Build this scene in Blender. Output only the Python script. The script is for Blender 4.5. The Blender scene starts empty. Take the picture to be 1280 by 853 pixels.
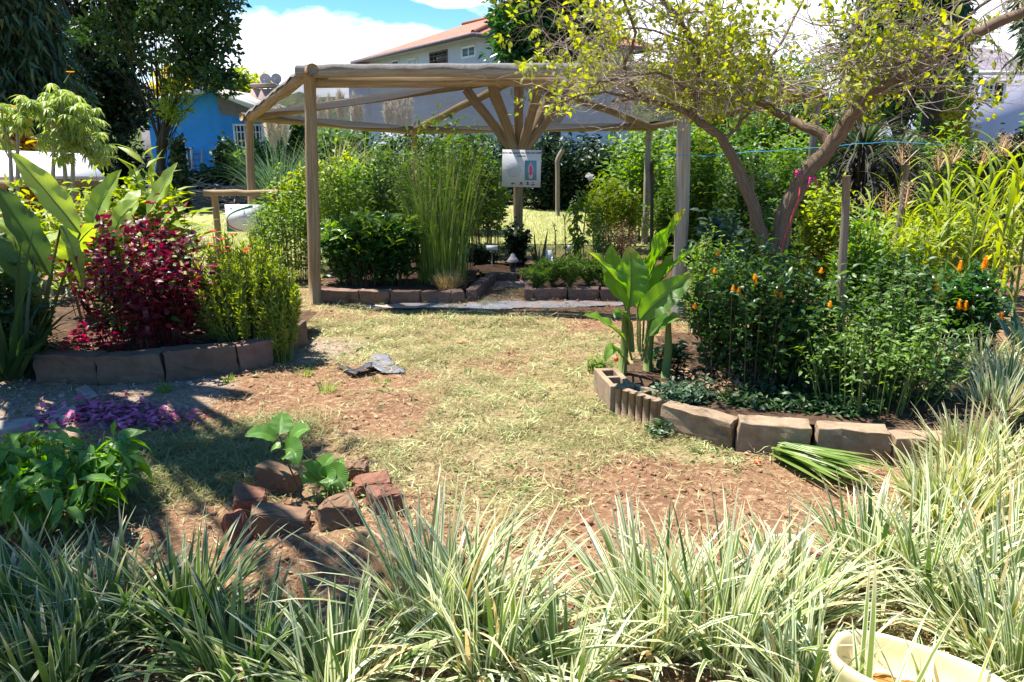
EXPO = 1.36
import bpy, bmesh, math, random
import numpy as np
from mathutils import Vector, Matrix, Euler

RS = np.random.default_rng(7)
random.seed(7)
R = math.radians
SC = bpy.context.scene
COL = SC.collection
PITCH = R(14.63)
F = 960.0
CAM_Z = 1.6

# ------------------------------------------------------------------ camera geometry (used to work out real positions)
def ray(px, py):
    u = (px - 640.0) / F; v = (426.5 - py) / F
    return Vector((u, math.cos(PITCH) + v * math.sin(PITCH), -math.sin(PITCH) + v * math.cos(PITCH)))
def at(px, py, Y):
    d = ray(px, py); t = Y / d.y
    return Vector((d.x * t, Y, CAM_Z + d.z * t))
def gp(px, py, z=0.0):
    d = ray(px, py); t = (z - CAM_Z) / d.z
    return Vector((d.x * t, d.y * t, z))
def xat(px, Y, z=0.0):
    return (px - 640.0) / F * (Y * math.cos(PITCH) + (CAM_Z - z) * math.sin(PITCH))
def on_plane(px, py, P, n):
    d = ray(px, py); o = Vector((0, 0, CAM_Z))
    return o + d * ((P - o).dot(n) / d.dot(n))

# ------------------------------------------------------------------ mesh buffer
class MB:
    def __init__(s):
        s.v = []; s.a = []; s.q = []; s.t = []; s.n = 0; s.poly = []
    def add(s, verts, quads=None, tris=None, attr=None, polys=None):
        verts = np.asarray(verts, float).reshape(-1, 3)
        n = len(verts)
        s.v.append(verts)
        s.a.append(np.asarray(attr, float).reshape(-1, 4) if attr is not None else np.zeros((n, 4)))
        if quads is not None and len(quads): s.q.append(np.asarray(quads, int).reshape(-1, 4) + s.n)
        if tris is not None and len(tris): s.t.append(np.asarray(tris, int).reshape(-1, 3) + s.n)
        if polys:
            for p in polys: s.poly.append([i + s.n for i in p])
        s.n += n
    def box(s, c, size, rz=0.0, attr=None, rx=0.0, ry=0.0):
        sx, sy, sz = [k / 2 for k in size]
        vs = np.array([(x, y, z) for x in (-sx, sx) for y in (-sy, sy) for z in (-sz, sz)])
        m = np.array(Euler((rx, ry, rz)).to_matrix())
        vs = vs @ m.T + np.array(c)
        s.add(vs, quads=[(0, 1, 3, 2), (4, 6, 7, 5), (0, 4, 5, 1), (2, 3, 7, 6), (0, 2, 6, 4), (1, 5, 7, 3)],
              attr=np.tile(attr if attr is not None else (0, 0, 0, random.random()), (8, 1)))
    def tube(s, pts, rad, n=6, cap=True, rnd=None):
        pts = np.asarray([tuple(p) for p in pts], float); K = len(pts)
        rad = np.broadcast_to(np.asarray(rad, float), (K,))
        tan = np.gradient(pts, axis=0)
        tan /= np.linalg.norm(tan, axis=1, keepdims=True) + 1e-9
        ref = np.array([0, 0, 1.0]) if abs(tan[0][2]) < .9 else np.array([1.0, 0, 0])
        x = np.cross(tan, ref); x /= np.linalg.norm(x, axis=1, keepdims=True) + 1e-9
        y = np.cross(tan, x)
        th = np.arange(n) * 2 * math.pi / n
        c, si = np.cos(th), np.sin(th)
        V = pts[:, None, :] + rad[:, None, None] * (c[None, :, None] * x[:, None, :] + si[None, :, None] * y[:, None, :])
        L = np.concatenate([[0], np.cumsum(np.linalg.norm(np.diff(pts, axis=0), axis=1))])
        if rnd is None: rnd = random.random()
        A = np.zeros((K, n, 4)); A[:, :, 0] = c; A[:, :, 1] = si; A[:, :, 2] = L[:, None]; A[:, :, 3] = rnd
        i = np.arange(K - 1)[:, None] * n; j = np.arange(n)[None, :]; j2 = (j + 1) % n
        q = np.stack([i + j, i + j2, i + n + j2, i + n + j], -1).reshape(-1, 4)
        polys = [list(range(n))[::1], [(K - 1) * n + k for k in range(n)][::-1]] if cap else None
        s.add(V.reshape(-1, 3), quads=q, attr=A.reshape(-1, 4), polys=polys)
    def inst(s, tpl, P, D, N, L, W, rnd):
        tv, tq, tt = tpl
        P = np.asarray(P, float).reshape(-1, 3); n = len(P)
        if n == 0: return
        D = np.asarray(D, float).reshape(-1, 3); N = np.asarray(N, float).reshape(-1, 3)
        D = D / (np.linalg.norm(D, axis=1, keepdims=True) + 1e-9)
        X = np.cross(D, N); X /= (np.linalg.norm(X, axis=1, keepdims=True) + 1e-9)
        Z = np.cross(X, D)
        L = np.broadcast_to(np.asarray(L, float), (n,)); W = np.broadcast_to(np.asarray(W, float), (n,))
        rnd = np.broadcast_to(np.asarray(rnd, float), (n,))
        k = len(tv)
        V = (P[:, None, :] + (tv[None, :, 0] * W[:, None])[..., None] * X[:, None, :]
             + (tv[None, :, 1] * L[:, None])[..., None] * D[:, None, :]
             + (tv[None, :, 2] * W[:, None] + tv[None, :, 3] * L[:, None])[..., None] * Z[:, None, :])
        A = np.zeros((n, k, 4)); A[:, :, 0] = rnd[:, None]; A[:, :, 1] = tv[None, :, 0] * 2; A[:, :, 2] = tv[None, :, 1]
        A[:, :, 3] = RS.random(n)[:, None]
        off = (np.arange(n) * k)[:, None, None]
        q = (np.asarray(tq, int)[None] + off).reshape(-1, 4) if len(tq) else None
        t = (np.asarray(tt, int)[None] + off).reshape(-1, 3) if len(tt) else None
        s.add(V.reshape(-1, 3), quads=q, tris=t, attr=A.reshape(-1, 4))
    def blades(s, base, az, lean, L, W, bend, K=5, twist=None, taper=2.2, wbase=.55, rnd=None, fold=0.0):
        base = np.asarray(base, float).reshape(-1, 3); n = len(base)
        b = lambda a: np.broadcast_to(np.asarray(a, float), (n,))
        az, lean, L, W, bend = b(az), b(lean), b(L), b(W), b(bend)
        twist = b(RS.uniform(-.7, .7, n) if twist is None else twist)
        rnd = b(RS.random(n) if rnd is None else rnd)
        t = np.linspace(0, 1, K + 1)
        th = lean[:, None] + bend[:, None] * t[None, :] ** 1.4
        st = (L / K)[:, None]
        r = np.concatenate([np.zeros((n, 1)), np.cumsum(np.sin(th[:, :-1]) * st, 1)], 1)
        z = np.concatenate([np.zeros((n, 1)), np.cumsum(np.cos(th[:, :-1]) * st, 1)], 1)
        h = np.stack([np.cos(az), np.sin(az), np.zeros(n)], 1)
        C = base[:, None, :] + r[..., None] * h[:, None, :]
        C[:, :, 2] += z
        sa = az + math.pi / 2 + twist
        side = np.stack([np.cos(sa), np.sin(sa), np.zeros(n)], 1)
        w = W[:, None] * .5 * (wbase + (1 - wbase) * np.minimum(t * 3, 1)) * (1 - t ** taper)
        w = np.maximum(w, W[:, None] * .02)
        Lf = C - w[..., None] * side[:, None, :]; Rt = C + w[..., None] * side[:, None, :]
        V = np.stack([Lf, Rt], 2).reshape(n, -1, 3)
        A = np.zeros((n, K + 1, 2, 4)); A[..., 0] = rnd[:, None, None]; A[:, :, 0, 1] = -1; A[:, :, 1, 1] = 1
        A[..., 2] = t[None, :, None]; A[..., 3] = RS.random(n)[:, None, None]
        k = np.arange(K) * 2
        q = np.stack([k, k + 1, k + 3, k + 2], 1)
        q = (q[None] + (np.arange(n) * (K + 1) * 2)[:, None, None]).reshape(-1, 4)
        s.add(V.reshape(-1, 3), quads=q, attr=A.reshape(-1, 4))
    def bigleaf(s, P0, P1, P2, W, up=(0, 0, 1), fold=.35, K=16, M=4, peak=.45, tear=0.0, wave=.02, petiole=None):
        P0, P1, P2 = [np.array(tuple(p), float) for p in (P0, P1, P2)]
        t = np.linspace(0, 1, K + 1)[:, None]
        C = (1 - t) ** 2 * P0 + 2 * t * (1 - t) * P1 + t ** 2 * P2
        T = np.gradient(C, axis=0); T /= np.linalg.norm(T, axis=1, keepdims=True)
        X = np.cross(T, np.array(up, float)); X /= np.linalg.norm(X, axis=1, keepdims=True) + 1e-9
        Z = np.cross(X, T)
        tt = t[:, 0]
        e = math.log(.5) / math.log(peak)
        w = W * .5 * np.clip(np.sin(math.pi * np.clip(tt, 0, 1) ** e), 0, 1) ** .75
        w[0] = .004; w[-1] = .001
        u = np.linspace(-1, 1, 2 * M + 1)
        ph = random.random() * 6
        wv = wave * np.sin(tt[:, None] * 22 + ph + u[None, :] * 2) * np.abs(u[None, :]) * W * 4
        zz = (fold * np.abs(u)[None, :] - .12 * u[None, :] ** 2 * fold) * w[:, None] + wv * (w[:, None] / (W * .5))
        V = C[:, None, :] + (u[None, :] * w[:, None])[..., None] * X[:, None, :] + zz[..., None] * Z[:, None, :]
        A = np.zeros((K + 1, 2 * M + 1, 4)); A[..., 0] = random.random(); A[..., 1] = u[None, :]; A[..., 2] = tt[:, None]; A[..., 3] = random.random()
        m = 2 * M + 1
        i = np.arange(K)[:, None] * m; j = np.arange(2 * M)[None, :]
        q = np.stack([i + j, i + j + 1, i + m + j + 1, i + m + j], -1).reshape(-1, 4)
        s.add(V.reshape(-1, 3), quads=q, attr=A.reshape(-1, 4))
    def build(s, name, mat, parent=None, smooth=True, bevel=0.0):
        if s.n == 0: return None
        V = np.concatenate(s.v); A = np.concatenate(s.a)
        if parent is not None: V = V - np.array(ORG[parent.name])
        me = bpy.data.meshes.new(name)
        parts = []; starts = []; pos = 0
        if s.q:
            q = np.concatenate(s.q); parts.append(q.reshape(-1)); starts.append(pos + np.arange(len(q)) * 4); pos += q.size
        if s.t:
            t = np.concatenate(s.t); parts.append(t.reshape(-1)); starts.append(pos + np.arange(len(t)) * 3); pos += t.size
        for p in s.poly:
            parts.append(np.array(p)); starts.append(np.array([pos])); pos += len(p)
        idx = np.concatenate(parts); st = np.concatenate(starts)
        me.vertices.add(len(V)); me.vertices.foreach_set('co', V.astype(np.float32).ravel())
        me.loops.add(len(idx)); me.loops.foreach_set('vertex_index', idx.astype(np.int32))
        me.polygons.add(len(st)); me.polygons.foreach_set('loop_start', st.astype(np.int32))
        if smooth: me.polygons.foreach_set('use_smooth', np.ones(len(st), bool))
        at_ = me.attributes.new('v', 'FLOAT_COLOR', 'POINT')
        at_.data.foreach_set('color', A.astype(np.float32).ravel())
        me.update(calc_edges=True); me.validate()
        me.materials.append(mat)
        o = bpy.data.objects.new(name, me); COL.objects.link(o)
        if parent is not None:
            o.parent = parent; ORG[o.name] = ORG[parent.name]
        else:
            ORG[o.name] = (0, 0, 0)
        if bevel > 0:
            b = o.modifiers.new('bev', 'BEVEL'); b.width = bevel; b.segments = 2; b.limit_method = 'ANGLE'
        return o

ORG = {}
def thing(name, label, cat, loc=(0, 0, 0), group=None):
    o = bpy.data.objects.new(name, None); COL.objects.link(o)
    o.empty_display_size = .1
    o.location = tuple(loc); ORG[o.name] = tuple(loc)
    o['label'] = label; o['category'] = cat
    if group: o['group'] = group
    return o
def tag(o, label, cat, group=None, kind=None):
    if label: o['label'] = label
    if cat: o['category'] = cat
    if group: o['group'] = group
    if kind: o['kind'] = kind
    return o
def recenter(o):
    """put a single-mesh thing's origin at its own base"""
    me = o.data; n = len(me.vertices); c = np.zeros(n * 3, np.float32); me.vertices.foreach_get('co', c); c = c.reshape(-1, 3)
    p = np.array([c[:, 0].mean(), c[:, 1].mean(), c[:, 2].min()], np.float32)
    me.vertices.foreach_set('co', (c - p).ravel()); me.update()
    o.location = [float(k) for k in p]; ORG[o.name] = tuple(float(k) for k in p)
    return o

# leaf templates: x, y, z by width, z by length
LEAF4 = (np.array([(0, 0, 0, 0), (-.5, .45, .22, 0), (0, 1, 0, -.1), (.5, .45, .22, 0)], float), [], [(0, 3, 2), (0, 2, 1)])
LEAF8 = (np.array([(0, 0, 0, 0), (-.46, .32, .16, .02), (0, .34, 0, .02), (.46, .32, .16, .02), (-.36, .68, .12, -.05), (0, .7, 0, -.05), (.36, .68, .12, -.05), (0, 1, 0, -.2)], float),
         [(1, 2, 5, 4), (2, 3, 6, 5)], [(0, 2, 1), (0, 3, 2), (4, 5, 7), (5, 6, 7)])
NEEDLE = (np.array([(-.5, 0, 0, 0), (.5, 0, 0, 0), (-.4, .5, 0, -.04), (.4, .5, 0, -.04), (0, 1, 0, -.22)], float), [(0, 1, 3, 2)], [(2, 3, 4)])

def unit(n):
    d = RS.normal(size=(n, 3)); return d / np.linalg.norm(d, axis=1, keepdims=True)

# lattice value noise
def vnoise(x, y, seed=0):
    xi = np.floor(x).astype(np.int64); yi = np.floor(y).astype(np.int64); fx = x - xi; fy = y - yi
    def h(a, b):
        k = (a * 374761393 + b * 668265263 + seed * 982451653) & 0xffffffff
        k = ((k ^ (k >> 13)) * 1274126177) & 0xffffffff
        return ((k ^ (k >> 16)) & 0xffff) / 65535.0
    sx = fx * fx * (3 - 2 * fx); sy = fy * fy * (3 - 2 * fy)
    return (h(xi, yi) * (1 - sx) + h(xi + 1, yi) * sx) * (1 - sy) + (h(xi, yi + 1) * (1 - sx) + h(xi + 1, yi + 1) * sx) * sy
def fbm(x, y, seed=0, o=4):
    r = 0; a = .5
    for i in range(o):
        r = r + a * vnoise(x * 2 ** i, y * 2 ** i, seed + i); a *= .5
    return r

# ------------------------------------------------------------------ materials
def nodes(name):
    m = bpy.data.materials.new(name); m.use_nodes = True
    nt = m.node_tree; nt.nodes.clear()
    return m, nt, nt.nodes, nt.links
def N_(nt, typ, **kw):
    n = nt.nodes.new(typ)
    for k, v in kw.items():
        if k in n.inputs.keys(): n.inputs[k].default_value = v
        else: setattr(n, k, v)
    return n
def out_(nt, sh):
    o = nt.nodes.new('ShaderNodeOutputMaterial'); nt.links.new(sh, o.inputs['Surface']); return o
def c4(c): return (c[0], c[1], c[2], 1.0)
def mixc(nt, fac, a, b):
    n = nt.nodes.new('ShaderNodeMix'); n.data_type = 'RGBA'
    for s, v in ((n.inputs[0], fac), (n.inputs[6], a), (n.inputs[7], b)):
        if isinstance(v, (int, float)): s.default_value = v
        elif isinstance(v, tuple): s.default_value = c4(v)
        else: nt.links.new(v, s)
    return n.outputs[2]
def mrange(nt, v, a, b, c=0.0, d=1.0):
    n = nt.nodes.new('ShaderNodeMapRange'); nt.links.new(v, n.inputs[0])
    n.inputs[1].default_value = a; n.inputs[2].default_value = b; n.inputs[3].default_value = c; n.inputs[4].default_value = d
    return n.outputs[0]
def math_(nt, op, a, b=None):
    n = nt.nodes.new('ShaderNodeMath'); n.operation = op
    for i, v in enumerate((a, b)):
        if v is None: continue
        if isinstance(v, (int, float)): n.inputs[i].default_value = v
        else: nt.links.new(v, n.inputs[i])
    return n.outputs[0]
def noise_(nt, scale, vec=None, detail=4, rough=.6):
    n = nt.nodes.new('ShaderNodeTexNoise'); n.inputs['Scale'].default_value = scale; n.inputs['Detail'].default_value = detail; n.inputs['Roughness'].default_value = rough
    if vec is not None: nt.links.new(vec, n.inputs['Vector'])
    return n.outputs['Fac']
def objco(nt):
    return nt.nodes.new('ShaderNodeTexCoord').outputs['Object']

def leafmat(name, a, b, trans=.35, rough=.45, stripe=None, tip=None, veins=0.0, spec=.4, sat=1.25, slo=(0.0, .75)):
    """a..b: base colour range over the leaves; stripe: colour of the leaf margins; tip: dry tip colour"""
    m, nt, nd, ln = nodes(name)
    at_ = N_(nt, 'ShaderNodeAttribute', attribute_name='v')
    sp = N_(nt, 'ShaderNodeSeparateColor'); ln.new(at_.outputs['Color'], sp.inputs[0])
    col = mixc(nt, sp.outputs[0], a, b)
    au = math_(nt, 'ABSOLUTE', sp.outputs[1])
    if stripe:
        lo = math_(nt, 'ADD', math_(nt, 'MULTIPLY', at_.outputs['Alpha'], slo[1]), slo[0])
        s = mrange(nt, math_(nt, 'SUBTRACT', au, lo), .12, .3)
        col = mixc(nt, s, col, stripe)
    if tip:
        s = mrange(nt, math_(nt, 'ADD', sp.outputs[2], math_(nt, 'MULTIPLY', at_.outputs['Alpha'], .3)), .95, 1.15)
        col = mixc(nt, s, col, tip)
    bump = None
    if veins:
        cb = N_(nt, 'ShaderNodeCombineXYZ'); ln.new(math_(nt, 'SUBTRACT', sp.outputs[2], math_(nt, 'MULTIPLY', au, .16)), cb.inputs[0])
        w = N_(nt, 'ShaderNodeTexWave'); w.inputs['Scale'].default_value = veins; w.inputs['Distortion'].default_value = .6; w.inputs['Detail'].default_value = 2
        ln.new(cb.outputs[0], w.inputs['Vector'])
        rib = mrange(nt, au, .0, .07, 1.0, 0.0)
        k = math_(nt, 'ADD', math_(nt, 'MULTIPLY', w.outputs['Fac'], .5), math_(nt, 'MULTIPLY', rib, .6))
        col = mixc(nt, k, col, (min(1, b[0] * 1.5 + .05), min(1, b[1] * 1.4 + .05), b[2] * 1.3))
        bm = N_(nt, 'ShaderNodeBump'); bm.inputs['Strength'].default_value = .35; bm.inputs['Distance'].default_value = .006
        ln.new(w.outputs['Fac'], bm.inputs['Height']); bump = bm.outputs[0]
    p = N_(nt, 'ShaderNodeBsdfPrincipled'); ln.new(col, p.inputs['Base Color']); p.inputs['Roughness'].default_value = rough
    p.inputs['Specular IOR Level'].default_value = spec
    if bump: ln.new(bump, p.inputs['Normal'])
    tr = N_(nt, 'ShaderNodeBsdfTranslucent')
    hs = N_(nt, 'ShaderNodeHueSaturation'); hs.inputs['Hue'].default_value = .485; hs.inputs['Saturation'].default_value = sat; hs.inputs['Value'].default_value = 1.7
    ln.new(col, hs.inputs['Color']); ln.new(hs.outputs[0], tr.inputs[0])
    mx = N_(nt, 'ShaderNodeMixShader'); mx.inputs[0].default_value = trans
    ln.new(p.outputs[0], mx.inputs[1]); ln.new(tr.outputs[0], mx.inputs[2])
    out_(nt, mx.outputs[0]); return m

def solid(name, a, b=None, rough=.7, scale=8, bump=.2, bscale=40, spec=.3, dist=.01, stain=None, stain_scale=2.5, lo=.4, hi=.65):
    m, nt, nd, ln = nodes(name)
    co = objco(nt)
    b = b or tuple(min(1, k * 1.25) for k in a)
    col = mixc(nt, mrange(nt, noise_(nt, scale, co, 6), .3, .7), a, b)
    if stain:
        col = mixc(nt, mrange(nt, noise_(nt, stain_scale, co, 8, .7), lo, hi), col, stain)
    p = N_(nt, 'ShaderNodeBsdfPrincipled'); ln.new(col, p.inputs['Base Color']); p.inputs['Roughness'].default_value = rough
    p.inputs['Specular IOR Level'].default_value = spec
    if bump:
        bm = N_(nt, 'ShaderNodeBump'); bm.inputs['Strength'].default_value = bump; bm.inputs['Distance'].default_value = dist
        ln.new(noise_(nt, bscale, co, 6, .65), bm.inputs['Height']); ln.new(bm.outputs[0], p.inputs['Normal'])
    out_(nt, p.outputs[0]); return m

def wood(name, a, b, crack=(.05, .035, .02), rough=.8, grain=1.0, moss=None, stretch=1.6):
    """log / bark, grain runs along the tube"""
    m, nt, nd, ln = nodes(name)
    at_ = N_(nt, 'ShaderNodeAttribute', attribute_name='v')
    mp = N_(nt, 'ShaderNodeVectorMath', operation='MULTIPLY'); mp.inputs[1].default_value = (2.2 * grain, 2.2 * grain, stretch)
    ln.new(at_.outputs['Vector'], mp.inputs[0])
    ad = N_(nt, 'ShaderNodeVectorMath', operation='ADD'); ln.new(mp.outputs[0], ad.inputs[0])
    cb = N_(nt, 'ShaderNodeCombineXYZ'); ln.new(math_(nt, 'MULTIPLY', at_.outputs['Alpha'], 37.0), cb.inputs[2]); ln.new(cb.outputs[0], ad.inputs[1])
    n1 = noise_(nt, 1.6, ad.outputs[0], 7, .65); n2 = noise_(nt, 4.5, ad.outputs[0], 5, .7)
    col = mixc(nt, mrange(nt, n1, .32, .68), a, b)
    col = mixc(nt, mrange(nt, n2, .58, .72, 0, .75), col, crack)
    if moss: col = mixc(nt, mrange(nt, noise_(nt, 3.0, objco(nt), 5), .55, .7, 0, .7), col, moss)
    p = N_(nt, 'ShaderNodeBsdfPrincipled'); ln.new(col, p.inputs['Base Color']); p.inputs['Roughness'].default_value = rough; p.inputs['Specular IOR Level'].default_value = .2
    bm = N_(nt, 'ShaderNodeBump'); bm.inputs['Strength'].default_value = .5; bm.inputs['Distance'].default_value = .012
    ln.new(n2, bm.inputs['Height']); ln.new(bm.outputs[0], p.inputs['Normal'])
    out_(nt, p.outputs[0]); return m

def glass_dark(name, c=(.02, .025, .03)):
    m, nt, nd, ln = nodes(name)
    p = N_(nt, 'ShaderNodeBsdfPrincipled'); p.inputs['Base Color'].default_value = c4(c); p.inputs['Roughness'].default_value = .08; p.inputs['Specular IOR Level'].default_value = .6
    out_(nt, p.outputs[0]); return m
# ------------------------------------------------------------------ camera, light, sky
cam = bpy.data.cameras.new('camera'); cam.lens = 27.0; cam.sensor_width = 36.0; cam.clip_end = 3000; cam.clip_start = .05
co = bpy.data.objects.new('camera', cam); COL.objects.link(co)
co.location = (0, 0, CAM_Z); co.rotation_euler = (math.pi / 2 - PITCH, 0, 0); SC.camera = co
SUN_AZ = math.atan2(-.90, .42); SUN_EL = R(66)          # azimuth from +Y towards +X
sdir = Vector((math.cos(SUN_EL) * math.sin(SUN_AZ), math.cos(SUN_EL) * math.cos(SUN_AZ), math.sin(SUN_EL)))
sl = bpy.data.lights.new('sun', 'SUN'); sl.energy = 5.0; sl.angle = R(.53); sl.color = (1, .955, .88)
so = bpy.data.objects.new('sun', sl); COL.objects.link(so); so.rotation_euler = sdir.to_track_quat('Z', 'Y').to_euler(); so.location = (-10, 14, 30)
SC.view_settings.view_transform = 'Standard'; SC.view_settings.look = 'None'; SC.view_settings.exposure = EXPO; SC.view_settings.gamma = 1
try:
    SC.view_settings.use_curve_mapping = False
except Exception: pass
SC.cycles.max_bounces = 7; SC.cycles.diffuse_bounces = 3; SC.cycles.transparent_max_bounces = 12; SC.cycles.transmission_bounces = 4
SC.cycles.use_denoising = True

W = bpy.data.worlds.new('World'); SC.world = W; W.use_nodes = True
nt = W.node_tree; nt.nodes.clear(); ln = nt.links
sky = N_(nt, 'ShaderNodeTexSky'); sky.sky_type = 'NISHITA'; sky.sun_disc = False; sky.sun_elevation = SUN_EL; sky.sun_rotation = SUN_AZ
sky.air_density = 1.0; sky.dust_density = .25; sky.ozone_density = 2.5; sky.altitude = 800
tc = nt.nodes.new('ShaderNodeTexCoord')
sx = N_(nt, 'ShaderNodeSeparateXYZ'); ln.new(tc.outputs['Generated'], sx.inputs[0])
azn = math_(nt, 'ARCTAN2', sx.outputs[0], sx.outputs[1]); eln = math_(nt, 'ARCSINE', sx.outputs[2])
mpv = N_(nt, 'ShaderNodeVectorMath', operation='MULTIPLY'); mpv.inputs[1].default_value = (1, 1, 1.9); ln.new(tc.outputs['Generated'], mpv.inputs[0])
cn = noise_(nt, 9.0, mpv.outputs[0], 9, .58)
cbig = noise_(nt, 3.0, mpv.outputs[0], 6, .55)
field = None
def dirang(px, py):
    d = ray(px, py).normalized(); return math.atan2(d.x, d.y), math.asin(d.z)
for px, py, rx, ry in ((360, 78, 125, 62), (470, 70, 130, 40), (300, 70, 90, 40), (560, -6, 60, 14), (800, 40, 190, 90), (1000, 30, 190, 80), (1250, 40, 160, 90), (-250, 20, 300, 120)):
    a0, e0 = dirang(px, py); ra = rx / F; re = ry / F
    u = math_(nt, 'DIVIDE', math_(nt, 'SUBTRACT', azn, a0), ra); v = math_(nt, 'DIVIDE', math_(nt, 'SUBTRACT', eln, e0), re)
    d = math_(nt, 'SUBTRACT', 1.0, math_(nt, 'ADD', math_(nt, 'MULTIPLY', u, u), math_(nt, 'MULTIPLY', v, v)))
    field = d if field is None else math_(nt, 'MAXIMUM', field, d)
field = math_(nt, 'MAXIMUM', field, math_(nt, 'SUBTRACT', math_(nt, 'MULTIPLY', cbig, 5.0), 3.0))
field = math_(nt, 'ADD', field, math_(nt, 'MULTIPLY', math_(nt, 'SUBTRACT', cn, .5), 2.6))
mask = mrange(nt, field, -.05, .45)
shade = mrange(nt, noise_(nt, 5.0, mpv.outputs[0], 5, .6), .35, .65)
ccol = mixc(nt, shade, (6.4, 6.9, 7.8), (8.4, 8.5, 8.7))
hs = N_(nt, 'ShaderNodeHueSaturation'); hs.inputs['Saturation'].default_value = 1.4; hs.inputs['Value'].default_value = .92; ln.new(sky.outputs[0], hs.inputs['Color'])
bg = N_(nt, 'ShaderNodeBackground'); bg.inputs['Strength'].default_value = .095
ln.new(mixc(nt, mask, hs.outputs[0], ccol), bg.inputs['Color'])
ow = nt.nodes.new('ShaderNodeOutputWorld'); ln.new(bg.outputs[0], ow.inputs['Surface'])

# ------------------------------------------------------------------ materials
M = {}
M['log'] = wood('weathered_log', (.22, .145, .075), (.46, .34, .20), (.09, .055, .03))
M['log_grey'] = wood('grey_log', (.25, .215, .17), (.46, .41, .34), (.12, .095, .07))
M['stake'] = wood('old_stake', (.17, .13, .10), (.28, .23, .18))
M['stake_dark'] = wood('dark_stake', (.05, .04, .03), (.09, .07, .05))
M['bark'] = wood('tree_bark', (.09, .058, .038), (.26, .185, .125), (.03, .02, .014), grain=2.2, stretch=7.0)
M['bark_dark'] = wood('dark_bark', (.03, .024, .02), (.075, .06, .045), (.02, .016, .012), grain=1.5)
M['twig'] = wood('dry_twig', (.28, .22, .17), (.48, .40, .32), (.12, .08, .06))
M['stem_green'] = wood('green_stem', (.12, .17, .04), (.20, .24, .07), (.07, .09, .03), rough=.55)
M['stem_brown'] = wood('brown_stem', (.11, .08, .05), (.20, .15, .09))
M['stem_red'] = wood('red_stem', (.10, .02, .025), (.18, .04, .04))
M['stem_pale'] = wood('pale_stem', (.30, .29, .22), (.42, .40, .30))
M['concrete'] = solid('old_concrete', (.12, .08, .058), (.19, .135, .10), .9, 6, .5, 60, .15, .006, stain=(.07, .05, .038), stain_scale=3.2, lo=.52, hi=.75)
M['concrete_tan'] = solid('tan_concrete_block', (.235, .165, .105), (.35, .26, .175), .92, 14, .8, 120, .15, .006, stain=(.12, .075, .045), stain_scale=4.5, lo=.5, hi=.75)  # tree bed blocks' own tan with darker stains
M['brickred'] = solid('clay_edging', (.17, .105, .08), (.25, .165, .13), .9, 8, .5, 70, .15, .006, stain=(.08, .05, .04), stain_scale=5, lo=.5, hi=.72)
M['stone_red'] = solid('red_brick_rubble', (.17, .075, .048), (.27, .135, .09), .9, 12, .7, 50, .15, .008, stain=(.15, .07, .05), stain_scale=7, lo=.5, hi=.75)
M['stone_brown'] = solid('brown_stone', (.17, .10, .06), (.25, .155, .095), .9, 10, .7, 45, .15, .008, stain=(.10, .055, .035), stain_scale=8, lo=.5, hi=.75)
M['slate'] = solid('grey_slate', (.23, .195, .165), (.37, .325, .285), .7, 6, .3, 30)
M['soil'] = solid('bed_soil', (.06, .036, .024), (.13, .078, .048), .95, 9, .9, 38, .1, .03, stain=(.24, .17, .10), stain_scale=14, lo=.55, hi=.7)
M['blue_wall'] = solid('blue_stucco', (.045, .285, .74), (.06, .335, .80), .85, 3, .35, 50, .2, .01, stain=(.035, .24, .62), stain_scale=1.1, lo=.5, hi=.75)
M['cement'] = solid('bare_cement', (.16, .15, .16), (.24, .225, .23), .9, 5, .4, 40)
M['white_wall'] = solid('white_wall', (.52, .54, .66), (.58, .60, .70), .85, 2, .15, 40)
M['lilac_wall'] = solid('lilac_wall', (.38, .38, .54), (.44, .44, .60), .85, 2, .2, 40)
M['white_paint'] = solid('white_paint', (.78, .78, .78), (.84, .84, .83), .5, 4, .05)
M['white_sheet'] = solid('white_roof_sheet', (.70, .68, .80), (.80, .78, .86), .5, 3, .08)
M['fascia'] = solid('pale_fascia', (.62, .60, .52), (.72, .70, .62), .7, 3, .1)
M['gutter'] = solid('dark_gutter', (.12, .09, .10), (.17, .13, .14), .6, 3, .1)
M['orange_soffit'] = solid('orange_soffit', (.60, .48, .40), (.66, .53, .45), .7, 3, .1)
M['grey_roof'] = solid('fibre_cement_roof', (.30, .27, .24), (.40, .36, .32), .9, 3, .3, 20)
M['brick_chimney'] = solid('chimney_brick', (.30, .22, .19), (.38, .28, .25), .9, 6, .4, 30)
M['glass'] = glass_dark('window_glass'); M['glass_blue'] = glass_dark('blue_window_glass', (.10, .16, .26))
M['dish'] = solid('dish_grey', (.42, .38, .38), (.5, .46, .46), .6, 4, .05)
M['metal'] = solid('thin_metal', (.35, .35, .36), (.45, .45, .46), .4, 8, .05)
M['dark_plastic'] = solid('dark_plastic', (.035, .033, .035), (.06, .055, .06), .45, 8, .2)
M['cream'] = solid('cream_ceramic', (.74, .61, .30), (.82, .72, .45), .35, 5, .06, 30, .5, stain=(.70, .56, .26), stain_scale=5, lo=.6, hi=.85)
M['rust'] = solid('rusty_sediment', (.27, .09, .012), (.42, .20, .045), .8, 14, .6, 60)
M['sign_white'] = solid('sign_board', (.86, .87, .89), (.88, .89, .91), .45, 2, 0)
M['ink'] = solid('sign_ink', (.10, .11, .14), None, .6, 3, 0); M['ink_grey'] = solid('grey_ink', (.30, .36, .42), None, .6, 3, 0)
M['teal'] = solid('teal_print', (.18, .38, .44), None, .6, 3, 0); M['pink'] = solid('pink_print', (.72, .10, .26), None, .6, 3, 0); M['pale_pink'] = solid('pale_pink_print', (.75, .5, .6), None, .6, 3, 0)
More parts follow.
